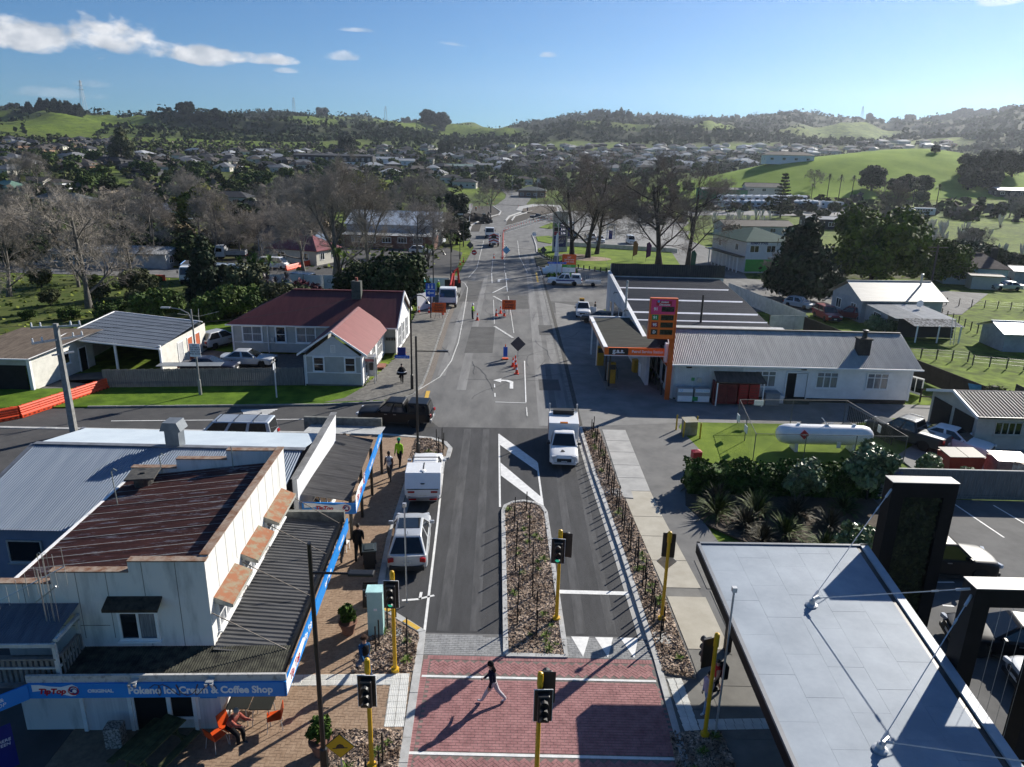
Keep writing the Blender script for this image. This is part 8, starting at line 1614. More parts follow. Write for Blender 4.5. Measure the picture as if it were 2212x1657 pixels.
for i in range(17):y=34.6-i*.66;stake((.25 if i%2 else .95)+.06*(i%3)+(34-y)*.02,y,'black timber stake on the long mulched island','stakes on the island')
for x,y in((-4.9,43.6),(-4.6,42.2),(-4.55,43.9),(-4.35,43.0),(-4.3,41.9)):stake(x,y,'black timber stake in the rounded bed at the corner','stakes in the corner bed')
for x,y in((-4.75,24.2),(-4.55,25.0),(-3.85,23.4),(-3.75,22.7),(-4.95,22.8),(-4.9,23.2),(-3.75,17.6),(-3.72,16.9),(-4.05,16.6)):stake(x,y,'black timber stake in the left mulch beds','stakes in the left beds')
# ---- pavement furniture on the left
cb=thing('utility_cabinet','tall pale turquoise utility cabinet on the mulch bed edge','cabinet',(-5.15,24.0,.1),.06);MB().box(-.3,-.24,0,.3,.24,1.95).obj('cabinet',mat('turquoise_paint',(.33,.55,.53),.5,scale=3,col2=(.40,.61,.59)),cb,bevel=.015);MB().box(-.33,-.27,1.95,.33,.27,2.0).obj('lid',mat('turquoise_top',(.42,.68,.66),.5),cb);MB().box(-.05,-.25,1.15,.08,-.24,1.25).obj('label_plate',TRIM,cb)
def planter(x,y,label,rz,s):
 t=thing('planter',label,'planter',(x,y,.1),rz);MB().lathe([(.21,0),(.33,.48),(.37,.48),(.37,.56),(.31,.56),(.30,.5)],18).obj('pot',mat('clay_pot',(.17,.085,.06),.9,scale=4,col2=(.26,.14,.10)),t,smooth=False);link('bush',crown('bush',blob(.36*s,.85*s,8,3+int(rz*9),.5),1500,.085,leafm('box_leaf',(.010,.022,.005),(.05,.085,.012),scale=8),4),t);return t
planter(-6.25,23.9,'clay pot with clipped bush beside the turquoise cabinet',.2,1.0);planter(-5.75,17.9,'clay pot with rounder bush at the bottom by the street lamp',1.3,1.1)
wb=thing('wheelie_bin','black wheelie bin on the pavement behind the walking pair','bin',(-6.35,28.7,.1),.2);MB().add([(-.24,-.26,.05),(.24,-.26,.05),(.24,.2,.05),(-.24,.2,.05),(-.3,-.36,1.0),(.3,-.36,1.0),(.3,.34,1.0),(-.3,.34,1.0)],[(3,2,1,0),(4,5,6,7),(0,1,5,4),(1,2,6,5),(2,3,7,6),(3,0,4,7)]).obj('body',PLAST,wb,bevel=.02);MB().box(-.33,-.4,1.0,.33,.36,1.06).box(-.22,-.3,1.06,.22,.2,1.1).obj('lid',mat('bin_lid',(.035,.045,.045),.4),wb,bevel=.015);[MB().lathe([(.1,-.03),(.1,.03)],10,(x,.28,.1),0,'x').obj('wheel',TYRE,wb)for x in(-.27,.27)]
af=thing('sandwich_board','black chalk sandwich board behind the turquoise cabinet','sign',(-5.75,25.9,.1),.1);[MB().cbox((0,y,.5),(.62,.02,1.0),M=Matrix.Rotation(a,4,'X')).obj('board',BLACKM,af)for y,a in((-.2,R(-14)),(.2,R(14)))];text('JUST POKENO',.09,SIGNW,af,(0,-.19,.8),(R(76),0,0));text('COFFEE',.12,SIGNW,af,(0,-.24,.55),(R(76),0,0))
OCH=mat('orange_plastic',(.62,.075,.01),.45,var=.04)
def chair(x,y,rz,label):
 if 'chair' not in _trees:
  t=thing('cafe_chair',label,'chair',(x,y,.1),rz);MB().box(-.22,-.22,.43,.22,.22,.46).obj('seat',OCH,t,bevel=.01);MB().add([(-.22,.2,.46),(.22,.2,.46),(.2,.3,.84),(-.2,.3,.84),(-.22,.225,.46),(.22,.225,.46),(.2,.325,.84),(-.2,.325,.84)],[(3,2,1,0),(4,5,6,7),(3,7,6,2),(0,4,7,3),(1,2,6,5)]).obj('backrest',OCH,t)
  for sx in(-1,1):
   for sy in(-1,1):MB().tube([(sx*.2,sy*.2,.43),(sx*.24,sy*.25,0)],.013,5).obj('leg',GALV,t)
  _trees['chair']=t;return t
 return dup(_trees['chair'],(x,y,.1),rz,label)
for x,y,rz,lab in((-7.55,18.95,R(-70),'orange chair standing apart at the right end of the tables'),(-9.1,18.1,R(150),'orange chair empty, in front of the seated man'),(-8.85,18.5,R(65),'orange chair under the seated man'),(-8.95,19.9,R(10),'orange chair behind the left cafe table'),(-8.2,20.0,R(-8),'orange chair behind the right cafe table')):chair(x,y,rz,lab)
for x,lab in((-8.75,'dark cafe table with the seated man'),(-8.0,'dark cafe table nearer the street')):t=thing('cafe_table',lab,'table',(x,19.25,.1),.05);MB().box(-.36,-.36,.72,.36,.36,.75).obj('top',mat('dark_table',(.02,.022,.02),.5),t);[MB().tube([(a,b,0),(a*.8,b*.8,.72)],.018,5).obj('leg',GALV,t)for a in(-.3,.3)for b in(-.3,.3)]
pt=thing('picnic_table','mossy wooden picnic table in front of the shop door','table',(-10.8,17.6,.1),R(-18));MW=mat('mossy_wood',(.035,.04,.018),.9,scale=3,col2=(.11,.12,.05))
for x in(-.3,-.1,.1,.3):MB().box(x-.09,-.95,.72,x+.09,.95,.76).obj('plank',MW,pt)
for x in(-.78,.78):MB().box(x-.13,-.95,.42,x+.13,.95,.46).obj('bench',MW,pt)
for y in(-.65,.65):MB().cbox((0,y,.4),(1.7,.05,.09)).cbox((-.35,y,.38),(.06,.05,.85),M=Matrix.Rotation(R(30),4,'Y')).cbox((.35,y,.38),(.06,.05,.85),M=Matrix.Rotation(R(-30),4,'Y')).obj('frame',MW,pt)
for x,y in((-8.6,30.1),(-7.9,30.15)):tag(MB().box(-.24,-.22,.42,.24,.22,.45).box(-.24,.2,.45,.24,.23,.85).box(-.24,-.2,0,-.2,-.16,.42).box(.2,-.2,0,.24,-.16,.42).box(-.24,.16,0,-.2,.2,.42).box(.2,.16,0,.24,.2,.42).obj('garden_chair',TRIM,None,(x,y,.1),R(170)),'white plastic garden chair under the corner verandah, %s one'%('left' if x<-8.2 else 'right'),'chair')
tag(MB().box(-.25,-.2,0,.25,.2,.75).obj('litter_bin',mat('sticker_bin',(.12,.11,.10),.8,scale=14,col2=(.4,.38,.35),thr=(.45,.55)),None,(-12.3,18.1,.1),.1),'sticker covered box bin against the shop wall','bin')
# phone box
ph=thing('phone_box','steel and glass telephone box beside the grey house','phone box',(-11.9,57.3,.12));MB().box(-.45,-.45,2.15,.45,.45,2.3).obj('roof',GALV,ph);[MB().box(x-.04,y-.04,0,x+.04,y+.04,2.15).obj('post',GALV,ph)for x in(-.41,.41)for y in(-.41,.41)];MB().box(-.38,.3,.4,.38,.36,2.1).obj('back_panel',GALV,ph);MB().box(-.15,.12,1.0,.15,.3,1.6).obj('telephone',BLACKM,ph);MB().box(-.4,-.44,1.9,.4,-.42,2.12).obj('header',mat('phone_header',(.3,.1,.1),.5,var=.3),ph)
# utility poles and wires
UP=mat('concrete_pole',(.19,.19,.18),.85,scale=3,col2=(.30,.30,.29));up=thing('utility_pole','concrete power pole with crossarms and white insulators above the blue roof','pole',(-29.2,44.2,.03));MB().add([(-.2,-.16,0),(.2,-.16,0),(.2,.16,0),(-.2,.16,0),(-.13,-.1,7.6),(.13,-.1,7.6),(.13,.1,7.6),(-.13,.1,7.6)],[(0,1,5,4),(1,2,6,5),(2,3,7,6),(3,0,4,7),(4,5,6,7)]).obj('pole',UP,up)
for z,l,a in((7.4,1.4,.35),(6.55,1.5,.9)):
 d=Vector((math.cos(a),math.sin(a),0));MB().cbox((0,0,z),(2*l,.11,.12),a).obj('crossarm',GALV,up)
 for q in(-.95,-.6,.6,.95):p=d*l*q;MB().lathe([(.03,.06),(.07,.1),(.04,.16),(.07,.2),(.04,.26),(.06,.3),(0,.34)],8,(p.x,p.y,z)).obj('insulator',mat('white_porcelain',(.7,.71,.72),.2),up)
MB().cbox((.1,.1,5.6),(1.3,.1,.1),.9).cbox((-.15,0,3.8),(.08,.14,4.2)).obj('bracket',GALV,up)
for lab,a,b,sag in(('thin power line from the power pole to the house gable',(-29.2,44.2,7.3),(-15,66,5.6),.7),('power line from the power pole to the left',(-29.2,44.2,7.6),(-75,48,7.4),1.2),('second power line from the power pole to the left',(-28.6,44.4,7.6),(-75,49,7.4),1.2),('service wire across the street to the blue truck stop pole',(12,96,7.0),(-10,113,7.0),.8),('wire from the truck stop pole to the workshop wall',(12,96,6.6),(11.5,78,4.6),.2)):
 a,b=Vector(a),Vector(b);tag(MB().tube([a.lerp(b,i/12)-a-Vector((0,0,sag*4*(i/12)*(1-i/12)))for i in range(13)],.014,4).obj('power_line',BLACKM,None,a),lab,'wire')
tag(MB().lathe([(.14,0),(.1,7.2),(0,7.25)],8).obj('old_pole',mat('flaking_pole',(.2,.27,.3),.8,scale=3,col2=(.6,.6,.56),detail=9,thr=(.4,.55)),None,(11.2,70.2,0)),'flaking blue and white pole behind the petrol canopy','pole')
tag(MB().cbox((-.6,0,6.0),(1.2,.1,.1)).tube([(0,0,0),(0,0,7)],.14,6).cbox((0,0,6.6),(3.6,.12,.14),.2).obj('utility_pole',mat('pole_wood',(0,0,0)),None,(68,116,0)),'dark wooden power pole in front of the red roofed cottage','pole')
for u,v,h in((115,485,8),(355,445,8),(1505,780,6.5)):x,y,z=g(u,v);tag(MB().lathe([(.14,0),(.1,h),(0,h+.02)],7).obj('pole',mat('pole_wood',(0,0,0))if v<700 else BLACKM,None,(x,y,0)),{115:'thin dark pole in front of the white house on the left',355:'thin pole by the new timber fence',1505:'thin dark pole rising against the white house roof'}[u],'pole')
# ---- other houses
def house(label,loc,rz,L,W,hw,hr,wm,rm,hip=1.,nwin=4,group=None,name='house',ov=.45,garage=False,chim=None,gw=None):
 """box house with overhanging roof; L along local x, the front towards local -y"""
 t=thing(name,label,'house' if name=='house' else name.replace('_',' '),loc,rz,group);a,b=L/2,W/2;rl=max(0,a-b*hip)if hip else a+ov
 boards(t,(-a,-b),(a,-b),-1.2,hw,wm,.3);boards(t,(a,-b),(a,b),-1.2,hw,wm,.3);boards(t,(-a,b),(-a,-b),-1.2,hw,wm,.3);boards(t,(a,b),(-a,b),-1.2,hw,wm,.6)
 A,B=a+ov,b+ov;E4=[(-A,-B,hw),(A,-B,hw),(A,B,hw),(-A,B,hw),(-rl,0,hw+hr),(rl,0,hw+hr)];E4+=[(x,y,z-.12)for x,y,z in E4[:4]]
 MB().add(E4,[(0,1,5,4),(2,3,4,5),(1,2,5),(3,0,4),(6,7,1,0),(7,8,2,1),(8,9,3,2),(9,6,0,3),(9,8,7,6)]if hip else[(0,1,5,4),(2,3,4,5),(6,7,1,0),(8,9,3,2)]).obj('roof',rm,t)
 if not hip:
  for x in(-a,a):MB().add([(x,-b,hw),(x,b,hw),(x,0,hw+hr*b/B)],[(0,1,2)if x>0 else(2,1,0)]).obj('gable',wm,t)
 MB().box(-rl,-.1,hw+hr-.02,rl,.1,hw+hr+.05).obj('ridge_cap',rm,t)
 for i in range(nwin):window(t,(-a+L*(i+.5)/nwin,-b-.01),(1,0),.9,2.0,min(1.6,L/nwin*.55),2,1,gw or GLASS,sill=False)
 for i in range(2 if nwin>1 else 0):window(t,(a+.01,-b+W*(i+.5)/2),(0,1),.9,2.0,1.1,2,1,gw or GLASS,sill=False);window(t,(-a-.01,b-W*(i+.5)/2),(0,-1),.9,2.0,1.1,2,1,gw or GLASS,sill=False)
 if chim:MB().box(chim-.4,-.4,hw,chim+.4,.4,hw+hr+1).obj('chimney',mat('sooty_brick',(0,0,0)),t)
 return t
TILE_D=mat('charcoal_tile',(.022,.023,.026),.75,scale=1,col2=(.04,.041,.045));TILE_B=mat('brown_tile',(.04,.034,.03),.8,scale=1,col2=(.065,.056,.05));TILE_G=mat('grey_tile',(.13,.135,.14),.7,scale=1,col2=(.2,.205,.21));IRON_L=mat('pale_house_iron',(.33,.335,.33),.45,scale=1,col2=(.44,.445,.44));GREEN_I=mat('green_iron',(.012,.05,.047),.8,scale=1,col2=(.02,.068,.062),spec=.1);RUST_I=mat('rust_red_iron',(.07,.04,.035),.8,scale=2,col2=(.14,.09,.08));WARM=mat('warm_brick',(.22,.13,.085),.9,scale=3,col2=(.30,.19,.13));CRM=mat('cream_render',(.5,.48,.42),.8,var=.06);DKC=mat('dark_cladding',(.03,.032,.036),.7,var=.15);BLUEW=mat('blue_grey_wall',(.30,.33,.36),.7,scale=1.2,col2=(.38,.41,.44))
house('grey weatherboard cottage with pale iron gable roof and steel flue',(48.2,91.5,0),R(4),10.4,7.4,2.75,1.9,BLUEW,mat('pale_cottage_iron',(.31,.30,.27),.5,scale=.8,col2=(.40,.39,.36),stretch=(.5,3,1)),0,2)
t=tag(MB().lathe([(.12,0),(.12,1.6),(.2,1.65),(.2,1.8),(0,1.85)],10).obj('flue',GALV,None,(52,90.9,3.9)),'shiny steel flue on the grey cottage roof','flue')
t=thing('lean_to','low lean-to with dull iron roof in front of the grey cottage','lean-to',(47,83.5,0));boards(t,(-3.2,-1.5),(-3.2,4.2),0,2.3,BLUEW,.3);roof(t,(-3.6,-4.0,2.15),(3.4,0,0),(0,8,.3),mat('dull_iron',(.15,.17,.19),.6,scale=1,col2=(.21,.23,.25)));roof(t,(-.2,-4.0,2.15),(3.6,0,0),(0,8,.3),IRON_L);roof(t,(-2.8,-6.6,1.85),(5.6,0,0),(0,2.7,.35),mat('leafy_iron',(.08,.08,.075),.9,scale=4,col2=(.4,.4,.39),thr=(.45,.55)))
[MB().box(x-.06,-6.6,0,x+.06,-6.48,1.95).obj('post',TRIM,t)for x in(-2.4,0,2.4)];boards(t,(-3.2,-3.9),(3.3,-3.9),0,2.1,DKC,.3);window(t,(-3.2,1),(0,-1),1,1.8,1.4,3,1)
la=tag(MB().tube([(-.2,0,0),(-.2,.5,2.9)],.03,4).tube([(.2,0,0),(.2,.5,2.9)],.03,4).obj('ladder',GALV,None,(48.2,76.1,0)),'aluminium ladder leaning on the lean-to roof','ladder');rg_=MB();[rg_.tube([(-.2,.06*i,.33*i),(.2,.06*i,.33*i)],.02,4)for i in range(1,9)];rg_.obj('rungs',GALV,la,kind='stuff')
tag(MB().lathe([(0,0),(.3,.05),(.42,.14)],14,(0,0,0),0,'y').tube([(0,0,-.5),(0,0,0)],.03,4).obj('satellite_dish',TRIM,None,(48.8,84.8,3.0)),'white satellite dish on the lean-to roof','dish')
house('corrugated shed with shiny roof and propped door on the paddock',(56.4,75.8,0),R(-4),8,4.4,1.95,.9,mat('old_shed_wall',(.28,.30,.31),.8,scale=1,col2=(.42,.44,.45)),mat('shiny_iron',(.36,.40,.45),.35,scale=1,col2=(.46,.5,.54),metal=.3),0,1,name='shed',gw=DKC)
house('pale turquoise cottage with rusty red hipped roof and brick chimney',(79,124.5,0),R(-14),9.5,7.5,2.9,2.1,mat('turquoise_boards',(.36,.48,.48),.7,scale=1,col2=(.5,.57,.56)),RUST_I,.8,2,chim=3.4);house('small white garden shed in front of the turquoise cottage',(77.4,117.6,0),R(-12),4.2,2.4,2.2,.15,CRM,DKC,0,0,name='shed');house('grey garage with flat pale roof behind the parked SUV',(90,123.5,0),R(-16),8,6,2.4,.6,mat('old_shed_wall',(0,0,0)),mat('dull_iron',(0,0,0)),0,0,name='shed')
rx=house('white two storey shop with green roof and estate agent sign',(45.2,137.5,0),R(8),9.5,15,5.6,2.0,mat('white_weatherboard',(.62,.63,.65),.6,var=.06),GREEN_I,1,3,name='shop')
for w in list(rx.children):
 if w.name.startswith('window'):w.location.z+=2.8
b=MB().box(-4.7,-7.62,5.0,4.7,-7.55,5.5).obj('signboard',SIGNW,rx);text('RE/MAX STARS',.5,NAVY,b,(-2.4,-7.64,5.25),bold=.02);text('09 233 6800',.3,SIGNR,b,(3.1,-7.64,5.25));MB().box(-4.6,-7.6,.2,4.6,-7.52,2.4).obj('shop_window',mat('leaf_green',(0,0,0)),rx);MB().box(-6.2,-7.5,2.75,-4.75,7.5,2.9).obj('verandah',BLACKM,rx);[MB().box(-6.15,y,0,-6.0,y+.15,2.75).obj('post',TRIM,rx)for y in np.arange(-7.4,7,1.6)]
house('long low building with brown roof behind the white two storey shop',gt(1625,505),R(6),20,9,2.6,1.4,CRM,TILE_B,0,5);house('flat dark roofed modern house by the pampas grass',gt(1785,492),R(-6),15,9,3.0,.7,DKC,mat('slate_blue_iron',(.08,.095,.115),.5,var=.1),0,3);house('brown house with long pale roof on the right hillside',gt(2185,424),R(-4),17,8,2.8,1.1,DKC,IRON_L,0,4);house('cream house with dark roof beside the campervan yard',gt(1645,417),R(-6),16,9,2.8,1.8,CRM,TILE_D,0,3);house('long green roofed shed behind the campervan rows',gt(1560,424),R(4),22,9,3.2,.8,mat('green_shed',(.05,.2,.1),.7),TILE_G,0,0,name='shed')
ch=house('church hall with long pale blue roof and brick base',(-27,166,0),R(-4),20,13,4.6,2.6,mat('pale_blue_wall',(.42,.46,.5),.7,var=.06),mat('pale_blue_iron2',(.40,.45,.50),.4,scale=.8,col2=(.50,.54,.58),stretch=(3,.3,1),spec=.5),0,6);b=MB().box(-9,-11.5,-.2,10.5,-6.5,2.7).obj('front_hall',mat('hall_brick',(.13,.06,.045),.9,scale=3,col2=(.2,.1,.075)),ch);MB().add([(-9.5,-12,2.75),(11,-12,2.75),(11,-6.4,3.3),(-9.5,-6.4,3.3)],[(0,1,2,3)]).obj('hall_roof',IRON_L,b);[window(ch,(x,-11.5),(1,0),1.3,2.3,1.8,3,1)for x in(-6.5,-3.2,.2,3.6,7)]
house('red roofed cottage hidden behind bare trees',(-38.5,131,0),R(-20),10,7,2.6,2.3,CRM,mat('bright_red_iron',(.17,.035,.04),.5,var=.15),.9,2);house('blue sided house behind the largest bare tree',(-44,143,0),R(-10),11,8,3.2,2.0,mat('blue_wall',(.2,.28,.42),.6,var=.08),TILE_D,0,3);house('dark tiled house with white gables behind the thicket',gt(575,470),R(-15),15,9,2.8,2.2,CRM,TILE_D,0,3)
house('white house with grey hipped roof above the thicket on the left',gt(140,450),R(-6),16,9,3.0,1.9,mat('bright_white_wall',(.70,.71,.72),.6,var=.04),mat('green_grey_tile',(.075,.09,.09),.7,var=.2),.8,4);house('long shed with pale rusty roof behind the bare trees',gt(230,570),R(-3),25,7,2.5,.8,mat('old_shed_wall',(0,0,0)),mat('leafy_iron',(0,0,0)),0,2,name='shed');house('white cottage cut by the left edge',gt(8,515),R(40),9,6,2.8,2,mat('bright_white_wall',(0,0,0)),TILE_G,0,1)
house('cream house with green gable and dark roof on the left',gt(75,407),R(-8),15,8,3,1.7,CRM,TILE_B,0,4);house('cream wing with dark hip roof next to the green gabled house',gt(128,409),R(-8),9,7,3,1.2,mat('bright_white_wall',(0,0,0)),TILE_B,.8,3);house('green roofed verandah house at the left edge',gt(22,420),R(-25),12,8,2.8,2.2,CRM,mat('sage_iron',(.12,.21,.16),.6,var=.15),.9,2);house('pale roofed house half hidden in the thicket',gt(365,470),R(-10),12,8,2.7,1.6,CRM,IRON_L,0,2);house('house with charcoal roof right of the yellow green gum',gt(505,440),R(-5),14,9,2.7,1.9,CRM,TILE_D,.9,2)
nf=thing('timber_fence','new pale timber fence on the slope in front of the cream house','fence',gt(210,428));a,b=[Vector(gt(*q))-nf.location for q in((150,437),(282,418))];d=b-a;pm_=MB().box(-.5,-.03,-.4,.5,.03,1.9).mesh('panel',mat('new_timber',(.42,.33,.24),.8,var=.12));n=int(d.length/1.02)
for i in range(n):p=a+d*(i+.5)/n;link('panel',pm_,nf,p,math.atan2(d.y,d.x))
ap=thing('apartment_block','black two storey terrace block with white lower floor','building',gt(720,357),R(-4));k=gt(720,357)[1]/480.;LA=52*k;MB().box(-LA/2,0,-2,LA/2,10,7.2).obj('wall',DKC,ap);MB().add([(-LA/2-.5,-.6,7.2),(LA/2+.5,-.6,7.2),(LA/2+.5,11,8.6),(-LA/2-.5,11,8.6)],[(0,1,2,3)]).obj('roof',TILE_D,ap);MB().box(-LA/2+1,-.3,-2,LA/2-6,-.02,2.6).obj('white_lower_floor',mat('bright_white_wall',(0,0,0)),ap)
for i in range(13):x=-LA/2+3+i*(LA-6)/12;window(ap,(x,-.02),(1,0),3.6,5.6,1.5,2,1,CURT,sill=False);window(ap,(x,-.32),(1,0),0,2.0,1.5,2,1,GLASS,sill=False)
for u,v,L,W,lab,wm_,rm_ in((835,352,26,9,'long white prefab classroom row, left',mat('bright_white_wall',(0,0,0)),IRON_L),(868,356,22,9,'long white prefab classroom row, right',mat('bright_white_wall',(0,0,0)),IRON_L),(920,352,15,10,'white gabled shop beside the yard of diggers',CRM,TILE_D),(992,368,22,12,'green iron shed up the main road',mat('green_shed2',(.10,.16,.13),.7,var=.1),mat('green_iron3',(.16,.22,.19),.6,var=.1)),(1040,365,20,12,'grey green shed next to the green iron shed',mat('green_shed2',(0,0,0)),TILE_G),(1150,425,14,11,'tan brick house with green grey roof by the roundabout',WARM,mat('green_grey_tile',(0,0,0))),(1130,398,12,9,'cream bungalow at the side road',CRM,TILE_B),(1180,395,12,9,'brown roofed bungalow at the side road',CRM,TILE_B),(1005,405,14,9,'dark roofed house left of the hill road',CRM,TILE_D),(975,395,14,9,'low dark roofed house behind the roadside trees',CRM,TILE_D),(1700,350,24,10,'white house with brown roof at the left foot of the knoll',mat('bright_white_wall',(0,0,0)),TILE_B)):house(lab,gt(u,v),R(rnd.uniform(-8,8)),L,W,3.4,1.8,wm_,rm_,0 if 'shed' in lab or 'prefab' in lab or 'shop' in lab else .9,4,name='shed' if 'shed' in lab else 'house')
# estates: every house its own thing; the nearest 290 of them
PRO=[];GRP='houses of the estates below the hills';LB={0:'dark roofed house in the estate below the hills',1:'charcoal roofed house with pale walls in the estate below the hills',2:'brown roofed house in the estate below the hills',3:'grey roofed house in the estate below the hills',4:'pale roofed house in the estate below the hills'}
for i,(wm_,rm_)in enumerate(((DKC,TILE_D),(CRM,TILE_D),(WARM,TILE_B),(CRM,TILE_G),(CRM,IRON_L))):
 t=house(LB[i],(0,0,0),0,15,10,2.6,2.5,wm_,rm_,1,3,GRP);MB().box(2,-9,-1.2,7,-5,2.5).obj('wing',wm_,t);MB().add([(1.6,-9.5,2.5),(7.4,-9.5,2.5),(7.4,-2,2.6),(1.6,-2,2.6),(4.5,-6.6,4.2),(4.5,-1,4.2)],[(0,1,4),(1,2,5,4),(3,0,4,5)]).obj('wing_roof',rm_,t);PRO.append(t)
used,spots=set(),[];rr=random.Random(12);first=[True]*5
def ok_(p,gap=15.):
 c=(int(p[0]//gap),int(p[1]//gap))
 if any((c[0]+i,c[1]+j)in used for i in(-1,0,1)for j in(-1,0,1)):return False
 used.add(c);return True
zones=[((0,330),(344,380),60),((0,260),(305,332),34),((400,660),(345,372),34),((820,1010),(318,345),24),((1000,1130),(325,372),30),((1110,1540),(322,372),150),((1380,1640),(318,358),60),((1640,1900),(322,344),50),((1850,2060),(308,324),34),((2030,2211),(340,352),16)]
ntot=0
for(u0,u1),(v0,v1),n in zones:
 for i in range(n*5):
  if n<=0 or ntot>=288:break
  p=gt(rr.uniform(u0,u1),rr.uniform(v0,v1));d=math.hypot(p[0],p[1])
  if d>1500 or d<250 or(75<p[0]<375 and 315<p[1]<520)or not ok_(p):continue
  k=rr.choices(range(5),((5,4,3,3,1)if p[0]<60 else(3,3,3,5,5)))[0];n-=1;ntot+=1
  rz=rr.choice((0,1.57,3.14,4.7))+rr.uniform(-.3,.3)
  if first[k]:first[k]=False;PRO[k].location=p;PRO[k].rotation_euler.z=rz
  else:dup(PRO[k],p,rz)
mb=MB();n=0
for i in range(6000):
 u=rr.uniform(0,2050);p=gt(u,rr.uniform(316,356)if u>1050 else rr.uniform(330,385));d=math.hypot(p[0],p[1])
 if not 290<d<1700 or(75<p[0]<375 and 315<p[1]<520)or not ok_(p,13.):continue
 a,b,c,z=rr.uniform(5,9),rr.uniform(4,6),rr.uniform(0,3),p[2];M_=Matrix.Translation(p)@Matrix.Rotation(c,4,'Z');k=rr.choice((2,2,3,3,4,5));o=len(mb.v);mb.box(-a,-b,-2,a,b,2.6,rr.choice((0,1,1)))
 mb.add([(-a-.5,-b-.5,2.6),(a+.5,-b-.5,2.6),(a+.5,b+.5,2.6),(-a-.5,b+.5,2.6),(-a+b,0,4.9),(a-b,0,4.9)],[(0,1,5,4),(2,3,4,5),(1,2,5),(3,0,4)],k);mb.xf(M_,o);n+=1
 if n>900:break
mb.obj('distant_houses',[DKC,CRM,TILE_D,TILE_B,TILE_G,IRON_L],kind='stuff')
PP,OO=[],[]
for i in range(5200):
 a=R(rg.uniform(-41,41));d=235+720*rg.random()**.8;x,y=d*math.sin(a),d*math.cos(a)
 if(75<x<375 and 310<y<520)or(-30<x<26 and d<420)or(x>60 and d<300):continue
 h=rg.uniform(2.5,6.5);c=rg.normal(size=(15,3));c/=np.linalg.norm(c,axis=1)[:,None];c[:,2]=np.abs(c[:,2]);PP.append(c*np.array([h*.6,h*.6,h])*rg.uniform(.55,1,(15,1))+np.array([x,y,T(x,y)-.6]));OO.append(c)
PP,OO=np.concatenate(PP),np.concatenate(OO);k=(np.arange(len(PP))//15)%3
for j,(m_,nm)in enumerate(((leafm('town_dark_leaf',(.012,.02,.008),(.03,.04,.015),.35,.9,.04,.0),'town_trees'),(leafm('town_olive_leaf',(.03,.036,.016),(.06,.065,.03),.35,.9,.04,.0),'town_shrubs'),(leafm('town_bare_twig',(.05,.043,.036),(.09,.08,.068),.3,.9,.04,.0),'town_bare_trees'))):q=k==j;link(nm,fmesh(nm,leaves(PP[q],2.3,rg,OO[q],flat=.2,aspect=1.2),4,m_))['kind']='stuff'
# hills: pines and scrub too far off to count, trees along the skyline, pylons
rg=np.random.default_rng(2);lf=[];q=0
tri_=np.array([(math.cos(a),math.sin(a))for a in(0,2.09,4.19)])
def clump(x,y,z,r,h,n):
 c=rg.normal(size=(n,3));c/=np.linalg.norm(c,axis=1)[:,None];c[:,2]=np.abs(c[:,2])*1.0
 P_=c*np.array([r,r,h])*rg.uniform(.6,1.0,(n,1))+np.array([x,y,z]);return P_,c
PP,OO=[],[]
for i in range(26000):
 a=R(rg.uniform(-42,42));d=760+2300*rg.random()**1.1;x,y=d*math.sin(a),d*math.cos(a);w=bush(x,y)
 if rg.random()>w*1.0:continue
 h=(6 if rg.random()<.75 else 13)*rg.uniform(.7,1.3);P_,c=clump(x,y,T(x,y)-1,h*rg.uniform(.5,.9),h,11);PP.append(P_);OO.append(c)
V_=leaves(np.concatenate(PP),4.6,rg,np.concatenate(OO),flat=.3,aspect=1.1);o=link('hill_scrub',fmesh('hill_scrub',V_,4,leafm('hill_leaf',(.014,.022,.010),(.028,.038,.016),.25,.95,.02,0.)));o['kind']='stuff'
def crest(a):
 """top of the skyline seen towards azimuth a"""
 best=max((((T(d*math.sin(a),d*math.cos(a))-CAM_H)/d,d)for d in range(1100,3200,40)));d=best[1];return(d*math.sin(a),d*math.cos(a),T(d*math.sin(a),d*math.cos(a))-2)
def az_of(u):d=ray(u,280);return math.atan2(d[0],d[1])
for u0,u1,n,s0,s1,lab,sq in((62,180,44,3.0,4.6,'dark pine in the plantation on the left hill',1.7),(390,490,12,2.0,3.2,'skyline tree on the left hilltop',1.1),(870,960,12,2.0,3.0,'skyline tree on the middle ridge',1.3),(1270,1420,40,2.6,4.2,'pine on the long middle right ridge',1.6),(1500,1720,40,1.6,2.6,'tree of the pale row along the right ridge',1.2),(1840,2211,44,1.8,3.6,'tree on the hazy right hand ridge',1.1)):
 for i in range(int(n*1.4)):
  x,y,z=crest(az_of(rr.uniform(u0,u1)));k=rr.uniform(.93,1.0);x*=k;y*=k;s=rr.uniform(s0,s1)*.58;pn='pine' in lab;s*=.75 if pn else 1;dup(_trees['cone' if pn else 'mac'],(x,y,T(x,y)-3),rr.uniform(0,6),lab,lab.replace('tree','trees').replace('pine','pines')+' group',(s*1.5,s*1.5,s*1.1)if pn else(s,s,s*sq))
for i,(u,s,lab)in enumerate(((697,4.2,'lone broad tree on the middle left skyline'),(925,3.6,'left of two tall dark trees breaking the skyline'),(955,3.6,'right of two tall dark trees breaking the skyline'),(40,3.2,'flat topped tree at the far left skyline'))):x,y,z=crest(az_of(u));dup(_trees['mac'],(x*.97,y*.97,T(x*.97,y*.97)-3),i,lab,None,s)
